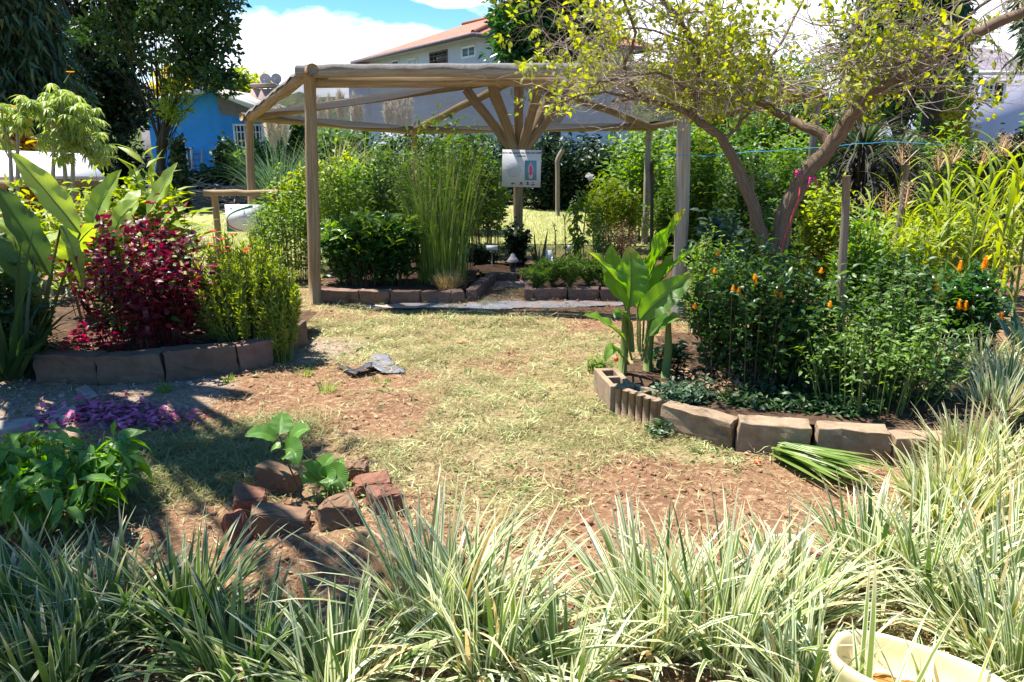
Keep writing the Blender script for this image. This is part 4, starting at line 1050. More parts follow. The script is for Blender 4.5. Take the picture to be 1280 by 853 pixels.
# ------------------------------------------------------------------ the tree with yellow leaves
TY = 5.2
yt = thing('garden_tree', 'low spreading tree with yellow leaves and forked trunk in the block edged bed', 'tree', (xat(962, TY, .13), TY, .12))
def trace(pts, Y0=None):
    return [at(p[0], p[1], p[2]) for p in pts]
def smooth_path(P, per=4, jit=.006):
    P = np.array([tuple(p) for p in P], float); n = len(P); out = []
    for k in range(n - 1):
        p0, p1, p2, p3 = P[max(k - 1, 0)], P[k], P[k + 1], P[min(k + 2, n - 1)]
        for s in range(per):
            t = s / per
            out.append(.5 * ((2 * p1) + (-p0 + p2) * t + (2 * p0 - 5 * p1 + 4 * p2 - p3) * t * t + (-p0 + 3 * p1 - 3 * p2 + p3) * t ** 3))
    out.append(P[-1]); out = np.array(out); out[1:-1] += RS.normal(0, jit, out[1:-1].shape); return out
LIMBS = []
def limb(pts, r0, r1, name='limb', n=9):
    P = smooth_path(trace(pts)); r = np.linspace(r0 * .82, r1 * .85, len(P)) * RS.uniform(.93, 1.07, len(P))
    mb = MB(); mb.tube(P, r, n); mb.build(name, M['bark'], yt); LIMBS.append((P, r)); return P
b0 = gp(960, 470, .1)
limb([(962, 468, TY), (964, 420, TY), (966, 360, TY), (966, 318, TY)], .10, .085, 'trunk', 11)
limb([(967, 335, TY), (976, 290, TY), (988, 250, TY), (1010, 214, 5.18), (1040, 178, 5.12), (1062, 148, 5.06), (1086, 120, 5.0), (1130, 92, 4.9), (1180, 62, 4.8), (1226, 38, 4.7), (1275, 16, 4.6), (1330, -12, 4.5)], .082, .028)
limb([(963, 335, TY), (946, 275, TY), (926, 222, 5.22), (903, 178, 5.25), (880, 156, 5.3), (856, 139, 5.33), (800, 123, 5.4), (765, 128, 5.45)], .058, .012)
limb([(1038, 178, 5.12), (1012, 161, 5.2), (985, 149, 5.3), (955, 132, 5.4), (925, 121, 5.5), (885, 116, 5.6), (835, 124, 5.7)], .045, .012)
limb([(866, 146, 5.31), (873, 112, 5.3), (874, 75, 5.28), (852, 30, 5.25), (828, 0, 5.2), (805, -40, 5.15)], .036, .018)
limb([(874, 72, 5.28), (886, 40, 5.3), (893, 5, 5.35), (890, -40, 5.4)], .022, .012)
limb([(902, 180, 5.25), (922, 156, 5.3), (943, 128, 5.3), (952, 95, 5.2)], .02, .006)
limb([(1086, 120, 5.0), (1073, 96, 5.05), (1070, 55, 5.1), (1075, 10, 5.15), (1070, -40, 5.2)], .024, .010)
limb([(1135, 90, 4.9), (1165, 60, 5.1), (1200, 28, 5.2), (1245, -5, 5.3)], .022, .010)
limb([(952, 130, 5.4), (960, 80, 5.6), (985, 40, 5.8), (1010, -10, 6.0)], .018, .008)
limb([(900, 118, 5.55), (890, 85, 5.9), (910, 40, 6.2), (930, -20, 6.4)], .018, .007)
limb([(800, 123, 5.4), (780, 85, 5.2), (795, 40, 5.0), (770, -20, 4.9)], .016, .007)
limb([(800, 124, 5.4), (755, 118, 5.2), (715, 122, 5.1), (690, 135, 5.0)], .014, .005)
limb([(870, 118, 5.3), (820, 92, 4.8), (770, 100, 4.5), (735, 110, 4.4)], .014, .005)
limb([(1110, 105, 4.95), (1160, 110, 4.8), (1200, 118, 4.7), (1240, 135, 4.6)], .014, .004)
limb([(1062, 148, 5.06), (1100, 155, 5.2), (1150, 168, 5.3), (1185, 190, 5.35)], .010, .003)
limb([(872, 60, 5.28), (800, 35, 5.2), (740, 45, 5.1), (690, 75, 5.0)], .010, .003)
tw = MB(); tips = []
def twig(P, d, length, r, depth):
    K = 5; pts = [P]; dd = d.copy()
    for k in range(K):
        dd = dd + RS.normal(0, .33, 3); dd[2] += -.03; dd /= np.linalg.norm(dd); pts.append(pts[-1] + dd * length / K)
    pts = np.array(pts)
    if pts[:, 2].min() < 1.72 and RS.random() < .75: return
    tw.tube(pts, np.linspace(r, r * .35, K + 1), 4 if r > .005 else 3, cap=False)
    tips.append((pts[-1], dd)); tips.append((pts[3], dd)); tips.append((pts[4], dd))
    if depth > 0:
        for _ in range(RS.integers(2, 5)):
            k = RS.integers(1, K + 1); nd = dd + unit(1)[0] * 1.1; nd[2] *= .7; nd /= np.linalg.norm(nd); twig(pts[k], nd, length * RS.uniform(.45, .8), r * .55, depth - 1)
for li, (P, r) in enumerate(LIMBS):
    if li == 0: continue
    for k in range(len(P)):
        if P[k][2] < 1.86: continue
        for _ in range((2 if li > 2 else 2) if P[k][2] < 2.2 else (1 if RS.random() < .6 else 0)):
            d = unit(1)[0]; d[2] = abs(d[2]) * .5 - .05
            if li in (1, 2, 3): d[1] = abs(d[1]); d[2] += .15
            twig(P[k], d / np.linalg.norm(d), RS.uniform(.28, .7), min(r[k] * .5, .0072), 2)
tw.build('twigs', M['twig'], yt)
tp = np.array([t[0] for t in tips]); td = np.array([t[1] for t in tips])
keep = np.flatnonzero(RS.random(len(tp)) < np.clip(.06 + .25 * (fbm(tp[:, 0] * 2.2, tp[:, 2] * 2.2 + tp[:, 1], 61, 3) - .45) * 2.4, .005, .55))
per = 7; P = np.repeat(tp[keep], per, 0) + RS.normal(0, .026, (len(keep) * per, 3)); D = np.repeat(td[keep], per, 0) * .4 + unit(len(P)); D[:, 2] += .4
lf = MB(); lf.inst(LEAF8, P, D, unit(len(P)) * .8 + np.array([0, 0, .6]), RS.uniform(.03, .068, len(P)), RS.uniform(.017, .036, len(P)), RS.random(len(P)))
lf.build('crown', M['lf_yellow'], yt)
# ribbon and twine
rb0 = at(1003, 222, 5.19)
mb = MB(); a = np.linspace(0, 2 * math.pi, 25); ax_ = np.array([.45, 0, .89]); e1 = np.cross(ax_, [0, 1, 0]); e2 = np.cross(ax_, e1)
for k in range(3): mb.tube(np.array(tuple(rb0)) + (np.cos(a)[:, None] * e1 + np.sin(a)[:, None] * e2) * (.058 + RS.normal(0, .002, (25, 1))) + ax_ * (.009 * (k - 1) + .006 * np.sin(a + k)[:, None]), .006, 5, cap=False)
for dx_, dz_ in ((.05, -.05), (-.01, -.07)):
    q0 = rb0 + Vector((.03, -.055, 0)); mb.tube([q0, q0 + Vector((dx_ * .5, -.012, .005)), q0 + Vector((dx_, -.01, dz_))], [.007, .009, .004], 5)
o = mb.build('ribbon', M['ribbon']); tag(recenter(o), 'magenta ribbon tied round the thick right stem of the yellow leaved tree', 'ribbon')
mb = MB(); P = smooth_path([at(828, 194, 7.1), at(880, 195, 7.0), at(960, 189, 6.8), at(1030, 184, 6.7), at(1110, 178, 6.6), at(1180, 181, 6.8)], 4, .003); mb.tube(P, .0028, 4)
o = mb.build('twine', M['twine']); tag(recenter(o), 'blue twine strung behind the yellow leaved tree from post to bush', 'twine')
mb = MB(); P = smooth_path([at(975, 318, 5.1), at(985, 285, 5.08), at(996, 255, 5.05), at(1000, 232, 5.08)], 4, .004); mb.tube(P, .004, 4)
o = mb.build('cord', M['red_print']); tag(recenter(o), 'red cord hanging along the thick tree stem below the ribbon', 'cord')

# ------------------------------------------------------------------ banana like plant at the corner of the tree bed
bb = Vector((xat(797, 4.75, .13), 4.75, .13))
bn = thing('banana_plant', 'broad leaved banana like plant with backlit leaves by the hollow block', 'plant', bb)
for dx, dy, hh, px in ((-.10, 0, .42, 0), (.08, .10, .55, 0), (.17, -.05, .38, 0)):
    mb = MB(); p = bb + Vector((dx, dy, 0)); mb.tube([p, p + Vector((.01, 0, hh * .5)), p + Vector((.0, 0, hh))], [.03, .026, .016], 9); mb.build('stalk', M['stem_green'], bn)
def bl(mat, p0, p1, p2, W, st=None, up=(0, -.5, 1), **kw):
    Y0 = 4.75
    a, b, c = [at(p[0], p[1], Y0 + p[2]) for p in (p0, p1, p2)]
    leaf_part(bn, 'leaf', mat, a, b, c, W, stalk=at(st[0], st[1], Y0 + (st[2] if len(st) > 2 else 0)) if st else None, up=up, **kw)
bl('banana', (797, 385, .05), (815, 325, .10), (857, 261, .25), 0.292, (797, 440), up=(-.75, .5, .35), fold=.25)
bl('banana', (786, 385, -.05), (792, 345, -.05), (786, 308, .0), 0.216, (790, 440), up=(.2, -1, .3), fold=.3)
bl('banana', (783, 372, 0), (765, 335, -.1), (729, 311, -.18), 0.184, (788, 440), up=(.4, -.2, 1), fold=.3)
bl('banana', (779, 375, .12), (768, 340, .16), (764, 306, .2), 0.173, (792, 435, .1), up=(-.5, 1, .3), fold=.3)
bl('banana', (782, 425, -.1), (762, 400, -.2), (730, 394, -.3), 0.162, (790, 450), up=(.1, -.3, 1), fold=.2)
bl('banana', (826, 350, .05), (850, 318, .0), (889, 302, -.1), 0.206, (805, 430, .05), up=(-.2, -.1, 1), fold=.2)
bl('banana', (800, 400, -.15), (826, 368, -.2), (868, 345, -.15), .17, (800, 440, -.05), up=(.2, -.9, .6), fold=.4)
bl('banana', (805, 395, .12), (825, 350, .16), (842, 318, .2), 0.216, (803, 440, .1), up=(-.6, .6, .4))
bl('banana', (778, 445, -.12), (765, 425, -.2), (756, 452, -.22), 0.080, (786, 455), up=(.2, -.4, 1))
bl('banana', (812, 420, -.15), (832, 395, -.2), (852, 398, -.25), 0.112, (803, 450), up=(0, -.7, 1))
bl('banana', (790, 405, -.05), (775, 385, -.15), (768, 398, -.2), 0.088, (792, 440), up=(0, -.6, 1))

# ------------------------------------------------------------------ left bed: canna clumps and neighbours
def canna(label, base, leaves, extra, hgt, Y0, mat='canna'):
    t = thing('canna_plant', label, 'plant', base)
    mb = MB()
    for k in range(6):
        a = RS.uniform(0, 6.28); p = np.array(tuple(base)) + np.array([math.cos(a), math.sin(a), 0]) * RS.uniform(.02, .14)
        mb.tube([p, p + np.array([0, 0, hgt * .4]), p + np.array([.03 * math.cos(a), .03 * math.sin(a), hgt * .8])], [.018, .015, .008], 6)
    mb.build('stalk', M['stem_green'], t)
    for (p0, p1, p2, W, up, m_) in leaves:
        a, b, c = [at(p[0], p[1], Y0 + p[2]) for p in (p0, p1, p2)]
        s = Vector(base) + (a - Vector(base)) * .15; s.z = base[2]
        leaf_part(t, 'leaf', m_ or mat, a, b, c, W, stalk=s, up=up, stalk_r=.011)
    for k in range(extra):
        a = RS.uniform(0, 6.28); h0 = hgt * RS.uniform(.3, .75); d = np.array([math.cos(a), math.sin(a), 0]); Ln = RS.uniform(.32, .55)
        p0 = np.array(tuple(base)) + d * .10 + np.array([0, 0, h0]); p2 = p0 + d * Ln * RS.uniform(.3, .8) + np.array([0, 0, Ln * RS.uniform(.1, .8)]); p1 = (p0 + p2) / 2 + np.array([0, 0, .12]) - d * .05
        leaf_part(t, 'leaf', mat if RS.random() < .6 else 'canna_dark', p0, p1, p2, RS.uniform(.10, .18), stalk=np.array(tuple(base)) + d * .05, up=-d * .6 + np.array([0, 0, 1]), stalk_r=.010)
    return t
canna('big leaved canna at the shaded far end of the raised left bed', (xat(45, 5.5, .15), 5.5, .15), [
    ((100, 292, 0), (60, 240, -.05), (14, 190, -.1), .20, (.6, -.6, .5), None), ((62, 345, -.1), (25, 275, -.15), (-8, 232, -.2), .22, (.7, -.5, .6), 'canna_dark'),
    ((50, 370, -.2), (10, 320, -.25), (-25, 290, -.3), .18, (.6, -.5, .6), 'canna_dark'), ((76, 282, -.1), (92, 310, -.15), (104, 362, -.22), .13, (1, -.3, .5), None),
    ((85, 335, 0), (92, 300, .05), (122, 280, .1), .22, (-.5, .7, .5), 'lf_bright_leaf' if 'lf_bright_leaf' in M else None)], 10, .9, 5.5)
canna('canna with upright pointed leaves behind the dark red shrub', (xat(160, 5.9, .15), 5.9, .15), [
    ((112, 290, 0), (125, 250, .05), (152, 212, .05), .20, (-.3, -.9, .3), None), ((184, 268, 0), (203, 238, .05), (222, 203, .05), .17, (-.6, -.8, .2), None),
    ((190, 300, 0), (225, 315, -.05), (248, 296, -.05), .13, (0, -.4, 1), None), ((200, 290, .1), (215, 260, .1), (232, 262, .1), .12, (-.4, -.4, .8), None),
    ((140, 300, 0), (150, 265, 0), (172, 250, .05), .18, (-.4, -.8, .4), None)], 12, .95, 5.9)
px_shrub('red_shrub', 'dark red leaved shrub in the middle of the raised left bed', 'shrub', 100, 270, 276, 5.5, 'lf_red', .15, nst=80, nl=30, ll=.075, lw=.042, t0=.12, stem='stem_red', rough_=.5, spread=.05, top=.45)
t, tip = shrub('crimson_sprig', 'bright crimson leafy sprigs standing up from the dark red shrub', 'plant', (xat(195, 5.45, .15), 5.45, .15), .36, .25, .66, 'lf_redtop', 'stem_red', nst=40, nl=10, ll=.058, lw=.032, t0=.82, rough_=.4, top=.7)
shrub('green_shoot', 'green leafy stems growing through the dark red shrub', 'plant', (xat(190, 5.5, .15), 5.5, .15), .42, .3, .62, 'lf_mid', 'stem_green', nst=26, nl=14, ll=.085, lw=.04, t0=.2, rough_=.4, top=.6)
shrub('crimson_sprig', 'low crimson leaves spilling by the left bed edging below the red shrub', 'plant', (xat(112, 5.15, .15), 5.2, .15), .26, .12, .16, 'lf_redtop', 'stem_red', nst=16, nl=8, ll=.07, lw=.035, t0=.5)
# green bushy shrub with upright leafy spikes
def spiky(label, x0, x1, ytop, Y, z0, nst, matl, group=None, depth=.8, leaf=.07, nl=44):
    xa, xb = xat(x0, Y, .4), xat(x1, Y, .4); rx = (xb - xa) / 2; base = ((xa + xb) / 2, Y, z0); h = at((x0 + x1) / 2, ytop, Y).z - z0
    t = thing('spiky_shrub', label, 'shrub', base, group)
    a = RS.uniform(0, 6.283, nst); q = np.sqrt(RS.random(nst)); mb = MB(); P = []; D = []
    for k in range(nst):
        b = np.array([base[0] + rx * .45 * q[k] * math.cos(a[k]), base[1] + rx * depth * .45 * q[k] * math.sin(a[k]), z0])
        tp_ = np.array([base[0] + rx * q[k] * math.cos(a[k]), base[1] + rx * depth * q[k] * math.sin(a[k]), z0 + h * (.45 + .55 * math.sqrt(1 - .95 * q[k] ** 2)) * RS.uniform(.6, 1.08)])
        m_ = b * .4 + tp_ * .6; m_[2] -= .12 * h * q[k]
        S = np.linspace(0, 1, 7)[:, None]; C = (1 - S) ** 2 * b + 2 * S * (1 - S) * m_ + S ** 2 * tp_; mb.tube(C, np.linspace(.005, .002, 7), 4, cap=False)
        s = .3 + .7 * RS.random(nl)[:, None]; P.append((1 - s) ** 2 * b + 2 * s * (1 - s) * m_ + s ** 2 * tp_)
        d = 2 * (1 - s) * (m_ - b) + 2 * s * (tp_ - m_); d /= np.linalg.norm(d, axis=1, keepdims=True); D.append(d * .6 + unit(nl) * .85 + np.array([0, 0, .35]))
    mb.build('stem', M['stem_green'], t); P = np.concatenate(P); D = np.concatenate(D); n = len(P)
    mb = MB(); mb.inst(LEAF4, P, D, unit(n) + np.array([0, 0, .3]), RS.uniform(.7, 1.2, n) * leaf, RS.uniform(.7, 1.2, n) * leaf * .28, RS.random(n)); mb.build('foliage', M[matl], t)
    return t
spiky('dense yellow green shrub of upright leafy spikes at the end of the left bed', 238, 378, 300, 5.62, .10, 240, 'lf_olive', leaf=.052, nl=56)
spiky('lower spiky shrub spilling over the end of the left bed towards the lawn', 318, 378, 340, 5.5, .0, 60, 'lf_olive', leaf=.055, nl=56)
# narrow dark plant far left
tuft('strappy_plant', 'dark strap leaved plant at the shaded edge beside the left bed', 'plant', (xat(12, 5.0, 0), 5.0, .05), 70, .95, .045, 'lf_dark', r=.12, lean=(.1, .9), bend=(.5, 1.5))
px_shrub('shrub', 'dark leafy shrub in deep shade at the outer corner of the left bed', 'shrub', -60, 60, 330, 5.35, 'lf_dark', .0, nst=60, nl=26, ll=.09, lw=.04, t0=.1)
# red flowers on thin stems
fs = thing('red_flower_plant', 'thin stemmed plant with small red flowers above the spiky shrub', 'flower', (xat(275, 5.5, .15), 5.5, .15))
mb = MB()
for px, py in ((262, 306), (268, 298), (278, 300), (284, 310), (272, 312), (290, 294), (307, 316), (309, 312), (266, 290), (112, 306), (230, 402), (222, 398)):
    p = at(px, py, 5.5); mb.tube([(xat(275, 5.5) * .5 + p.x * .5, 5.5, .15), (p.x, 5.5, p.z * .6), p], [.004, .003, .002], 4)
    n = 7; a = np.arange(n) * 2 * math.pi / n; fl = MB(); fl.inst(LEAF4, np.tile(tuple(p), (n, 1)), np.stack([np.cos(a), np.sin(a), np.full(n, .5)], 1), np.tile((0, 0, 1.0), (n, 1)) - .5 * np.stack([np.cos(a), np.sin(a), a * 0], 1), .03, .017, RS.random(n)); fl.build('flower', M['red_fl'], fs)
mb.build('stem', M['stem_green'], fs)
# shrubs behind the left bed
px_shrub('ginger_plant', 'yellow green ginger with long pointed leaves behind the upright canna', 'plant', 165, 245, 205, 6.6, 'lf_lime', .1, nst=34, nl=13, ll=.26, lw=.055, t0=.4, stem='stem_green', out=.8, droop=.1, rough_=.2)
px_shrub('shrub', 'lime green leafy plant between the two canna clumps', 'shrub', 70, 200, 222, 6.4, 'lf_lime', .1, nst=70, nl=20, ll=.10, lw=.045, t0=.3)
px_shrub('shrub', 'bright yellow green undergrowth shrub in front of the lean-to roof', 'shrub', -30, 110, 232, 7.2, 'lf_lime', 0, nst=60, nl=18, ll=.11, lw=.05, t0=.3)
px_shrub('croton', 'croton with bronze and orange leaves above the white lean-to roof', 'shrub', 5, 60, 138, 9.9, 'lf_croton', 0, nst=46, nl=18, ll=.17, lw=.07, t0=.62, droop=.5)
px_shrub('croton', 'golden leaved shrub showing between bronze leaves and the white roof', 'shrub', 22, 62, 160, 9.8, 'lf_gold', 0, nst=20, nl=10, ll=.16, lw=.07, t0=.78, droop=.6)
def umbrella_plant(label, stems, Y, group=None):
    base = (xat(stems[0][0][0], Y, 0), Y, 0)
    t = thing('drooping_leaf_plant', label, 'plant', base, group)
    for (root, top, heads) in stems:
        a = Vector((xat(root[0], Y, .1), Y, 0)); b = at(top[0], top[1], Y); m_ = at((root[0] + top[0]) / 2 + 3, (root[1] + top[1]) / 2, Y)
        mb = MB(); P = smooth_path([a, m_, b], 5, .008); mb.tube(P, np.linspace(.026, .012, len(P)), 7); st = mb.build('stem', M['stem_pale'], t)
        mb = MB(); sb = MB()
        for (hx, hy) in heads + [(h_[0] + RS.uniform(-9, 9), h_[1] + RS.uniform(6, 22)) for h_ in heads]:
            Yh = Y + RS.uniform(-.25, .25); c = np.array(tuple(at(hx, hy, Yh))); f = RS.uniform(.55, .95)
            s_ = P[int(f * (len(P) - 1))]; sb.tube([s_, (s_ + c) / 2 + np.array([0, 0, .03]), c], [.010, .007, .005], 4)
            for w in range(4):
                cc = c + RS.normal(0, .035, 3); n = 11; aa = RS.uniform(0, 6.28) + np.arange(n) * 2 * math.pi / n
                dirs = np.stack([np.cos(aa), np.sin(aa), RS.uniform(-1.2, -.1, n)], 1); nn_ = np.stack([np.cos(aa) * .8, np.sin(aa) * .8, np.full(n, 1.0)], 1)
                mb.inst(LEAF8, np.tile(cc, (n, 1)), dirs, nn_, RS.uniform(.08, .145, n), RS.uniform(.018, .032, n), RS.random(n) * .5 + RS.random() * .5)
        sb.build('leaf_stalk', M['stem_pale'], t); mb.build('foliage', M['lf_pale'], t)
    return t
umbrella_plant('tall plant with pale drooping leaf heads over the right part of the lean-to roof', [((84, 240), (70, 128), [(70, 108), (78, 118), (60, 118), (66, 132), (84, 134), (75, 145), (60, 150), (90, 150), (72, 165)]),
    ((62, 240), (66, 150), [(62, 165), (70, 180), (80, 172)]), ((84, 222), (95, 150), [(110, 140), (122, 150), (102, 152), (118, 168), (95, 168), (128, 178), (108, 182), (118, 192), (100, 130), (92, 120)])], 8.0)
umbrella_plant('slimmer plant with pale drooping leaf heads near the photo edge of the lean-to', [((15, 250), (24, 130), [(26, 124), (34, 130), (20, 138), (42, 128), (30, 142)]), ((18, 250), (2, 150), [(2, 130), (-6, 140), (8, 142), (0, 155)])], 8.0)
o_ = thing('orange_flower', 'single orange flower on a bare stalk atop the pale drooping plant', 'flower', at(88, 91, 8.0) - Vector((0, 0, .2)))
mb = MB(); p = at(88, 91, 8.0); mb.tube([at(80, 104, 8), at(85, 96, 8), p], .005, 4); mb.build('stem', M['stem_green'], o_)
n = 10; a = np.arange(n) * .63; mb = MB(); mb.inst(LEAF4, np.tile(tuple(p), (n, 1)), np.stack([np.cos(a), np.sin(a), np.full(n, .35)], 1), np.tile((0, 0, 1.0), (n, 1)), .042, .03, .5); mb.build('flower', M['orange_fl'], o_)
# ------------------------------------------------------------------ beds under the pergola
px_shrub('shrub', 'glossy dark green bush with bright top leaves in the left pergola bed', 'shrub', 396, 535, 272, 8.25, 'lf_glossy', .1, nst=95, nl=30, ll=.13, lw=.05, t0=.12, rough_=.22, top=.5, depth=.55)
shrub('bright_shoot', 'added bright shoots for the sunlit top of the glossy dark bush', 'plant', (xat(468, 8.15, .1), 8.15, .1), .5, .3, .72, 'lf_bright', nst=60, nl=10, ll=.13, lw=.045, t0=.82, top=.6)  # bright leaves added over the bush, sunlight put into their colour
def reeds(label, px, Y, z0, n, h, r, group=None):
    base = (xat(px, Y, z0), Y, z0); t = thing('reed_clump', label, 'grass clump', base, group)
    k = n; a = RS.uniform(0, 6.283, k); q = np.sqrt(RS.random(k)) * r
    B = np.stack([base[0] + q * np.cos(a), base[1] + q * np.sin(a), np.full(k, z0)], 1)
    mb = MB(); mb.blades(B, a + RS.normal(0, .5, k), RS.uniform(.0, .2, k), h * RS.uniform(.5, 1.05, k), RS.uniform(.009, .018, k), RS.uniform(.0, .6, k), 7); mb.build('foliage', M['reed'], t)
    mb = MB(); kk = n // 3; i_ = RS.integers(0, k, kk)
    mb.blades(B[i_] + np.stack([RS.normal(0, .04, kk), RS.normal(0, .04, kk), RS.uniform(.3, .9, kk) * h], 1), RS.uniform(0, 6.28, kk), RS.uniform(.2, .9, kk), RS.uniform(.2, .45, kk), RS.uniform(.008, .016, kk), RS.uniform(.5, 2.0, kk), 5); mb.build('side_blades', M['reed'], t)
    return t
reeds('tall green reed clump rising beside the dry grass tuft under the pergola', 553, 8.35, .1, 330, 1.5, .27)
px_shrub('shrub', 'light green leafy weeds growing up through the tall reeds', 'shrub', 488, 618, 146, 8.9, 'lf_bright', .1, nst=64, nl=22, ll=.10, lw=.04, t0=.4, rough_=.35, top=.6, depth=.5)
tuft('dry_grass_tuft', 'straw coloured dry grass tuft at the corner of the pergola bed', 'grass clump', (xat(560, 7.95, .1), 7.95, .1), 260, .24, .008, 'straw', r=.10, lean=(.05, .9), bend=(.2, .9))
px_shrub('shrub', 'pale green airy shrub left of the front pergola post', 'shrub', 322, 398, 212, 8.9, 'lf_bright', 0, nst=85, nl=26, ll=.065, lw=.03, t0=.1, rough_=.3)
px_shrub('shrub', 'white flecked weedy shrub hiding the end of the sign frame', 'shrub', 312, 352, 248, 9.5, 'lf_fern', 0, nst=40, nl=22, ll=.05, lw=.025, t0=.2)
px_shrub('shrub', 'light leafy shrub right behind the front pergola post', 'shrub', 385, 470, 205, 10.4, 'lf_bright', 0, nst=80, nl=24, ll=.08, lw=.035, t0=.2)
px_shrub('shrub', 'mid green bush behind the glossy bush inside the pergola', 'shrub', 440, 540, 195, 11.0, 'lf_mid', 0, nst=80, nl=24, ll=.10, lw=.045, t0=.15)
px_shrub('shrub', 'grey green leafy bush behind the reeds near the hanging sign', 'shrub', 560, 632, 170, 11.8, 'lf_blue', 0, nst=80, nl=24, ll=.12, lw=.06, t0=.2)
px_shrub('shrub', 'bright green tall bush directly left of the hanging sign', 'shrub', 570, 640, 185, 10.9, 'lf_bright', 0, nst=60, nl=20, ll=.10, lw=.04, t0=.25)
for k, (x0, x1, yt_, Y, m_, lab) in enumerate((
    (385, 460, 185, 14.5, 'lf_lime', 'yellow green shrub on the slope below the pampas grass'), (455, 530, 175, 14.8, 'lf_mid', 'round green shrub on the slope behind the pergola middle'),
    (500, 560, 172, 16.0, 'lf_dark', 'dark leaved shrub at the back of the slope behind the pergola'), (540, 630, 158, 14.0, 'lf_mid', 'leafy mulberry like bush under the back beam of the pergola'),
    (345, 400, 215, 13.5, 'lf_lime', 'low lime green shrub between the two left pergola posts'), (420, 480, 200, 12.8, 'lf_bright', 'fresh green shrub in the middle of the slope'))):
    px_shrub('shrub', lab, 'shrub', x0, x1, yt_, Y, m_, 0, nst=80, nl=24, ll=.12, lw=.055, t0=.15, rough_=.3)
def pampas(label, px, Y, h, n, plumes, spread=.35):
    base = (xat(px, Y, 0), Y, 0); t = thing('pampas_grass', label, 'pampas grass', base, 'pampas grass behind the pergola')
    a = RS.uniform(0, 6.283, n); q = np.sqrt(RS.random(n)) * spread
    mb = MB(); mb.blades(np.stack([base[0] + q * np.cos(a), base[1] + q * np.sin(a), np.zeros(n)], 1), a + RS.normal(0, .4, n), RS.uniform(.05, .6, n), h * RS.uniform(.6, 1.1, n), .022, RS.uniform(.5, 1.9, n), 7); mb.build('foliage', M['lf_blue'] if RS.random() < .5 else M['reed'], t)
    for (x, y) in plumes:
        p = np.array(tuple(at(x, y, Y))); q0 = np.array([base[0] + (p[0] - base[0]) * .4, Y + RS.uniform(-.2, .2), .2]); m_ = (p + q0) / 2
        d = p - m_; d /= np.linalg.norm(d); Lp = RS.uniform(.55, .8)
        mb = MB(); k = 500; s = RS.random(k)[:, None]; P = p + d * (s - .5) * Lp
        dd = d * .9 + unit(k) * (.55 * np.sin(s * math.pi) + .15); mb.inst(NEEDLE, P, dd, unit(k), RS.uniform(.10, .22, k), .018, RS.random(k)); pl = mb.build('plume', M['plume'], t)
        mb = MB(); mb.tube([q0, m_, p], [.012, .01, .006], 5); mb.build('stalk', M['stem_pale'], pl)
    return t
pampas('pampas grass clump with cream plumes in front of the barred window', 352, 17.5, 2.0, 420, [(336, 166), (348, 160), (357, 170), (342, 172)])
pampas('pampas grass with upright plumes seen through the left part of the net', 420, 18.0, 1.9, 380, [(412, 142), (424, 137), (400, 145), (428, 143)])
pampas('pampas grass with two pale plumes seen through the net middle', 450, 18.5, 1.8, 300, [(442, 142), (451, 146), (446, 150)])
pampas('pampas grass with a row of plumes left of the back rafter', 497, 19.0, 1.8, 380, [(484, 147), (490, 144), (498, 146), (505, 148), (512, 149)])
# feathery bed on the right of the path
for k, (px, Y, h, r, lab) in enumerate(((672, 7.95, .25, .14, 'feathery green carrot like plant at the path corner of its bed'), (690, 8.1, .32, .16, 'feathery green plant second from the path corner'), (712, 8.0, .38, .18, 'tall arching feathery plant in the middle of its bed'),
    (735, 8.15, .34, .18, 'feathery green plant right of the tall arching one'), (755, 8.0, .30, .16, 'feathery plant next to the broad banana leaves'))):
    b = (xat(px, Y, .09), Y, .09); t = thing('feathery_plant', lab, 'plant', b, 'feathery plants in the right pergola bed')
    n = 26; a = RS.uniform(0, 6.28, n); P = []; D = []; mb = MB()
    for i_ in range(n):
        d = np.array([math.cos(a[i_]), math.sin(a[i_]), 0]); l_ = h * RS.uniform(.7, 1.2); S = np.linspace(0, 1, 14)[:, None]
        C = np.array(b) + d * S * r * RS.uniform(.5, 1.5) + np.array([0, 0, 1]) * (S * l_ * 1.25 - S ** 3 * l_ * .5); mb.tube(C[::3], .003, 3, cap=False)
        for s in range(3, 14):
            P.append(np.tile(C[s], (5, 1))); D.append(unit(5) + np.array([0, 0, .1]) + d * .4)
    mb.build('stem', M['stem_green'], t); P = np.concatenate(P); D = np.concatenate(D); mb = MB(); mb.inst(LEAF4, P, D, unit(len(P)) + np.array([0, 0, .8]), RS.uniform(.03, .07, len(P)), .014, RS.random(len(P))); mb.build('foliage', M['lf_fern'], t)
# tall thin plant with drooping leaves
px_shrub('tall_thin_plant', 'tall thin plant with drooping mid green leaves beyond the feathery bed', 'plant', 712, 738, 215, 9.4, 'lf_bright', .05, nst=4, nl=44, ll=.12, lw=.05, t0=.1, droop=.9, stem='stem_green', rough_=.15)
px_shrub('tall_thin_plant', 'slender green weed stalk right of the tall drooping plant', 'plant', 738, 756, 262, 9.2, 'lf_fern', .05, nst=7, nl=30, ll=.08, lw=.03, t0=.2, stem='stem_green')
w_ = thing('white_flower', 'single white flower on a bare stalk beside the hanging sign', 'flower', at(737, 222, 9.3) - Vector((0, 0, .9)))
p = at(737, 221, 9.3); mb = MB(); mb.tube([p - Vector((.1, 0, 1.0)), p - Vector((.03, 0, .4)), p], .006, 4); mb.build('stem', M['stem_green'], w_)
n = 16; mb = MB(); mb.inst(LEAF8, np.tile(tuple(p), (n, 1)), unit(n) + np.array([0, -.3, .3]), unit(n), .06, .045, .5); mb.build('flower', M['white_fl'], w_)
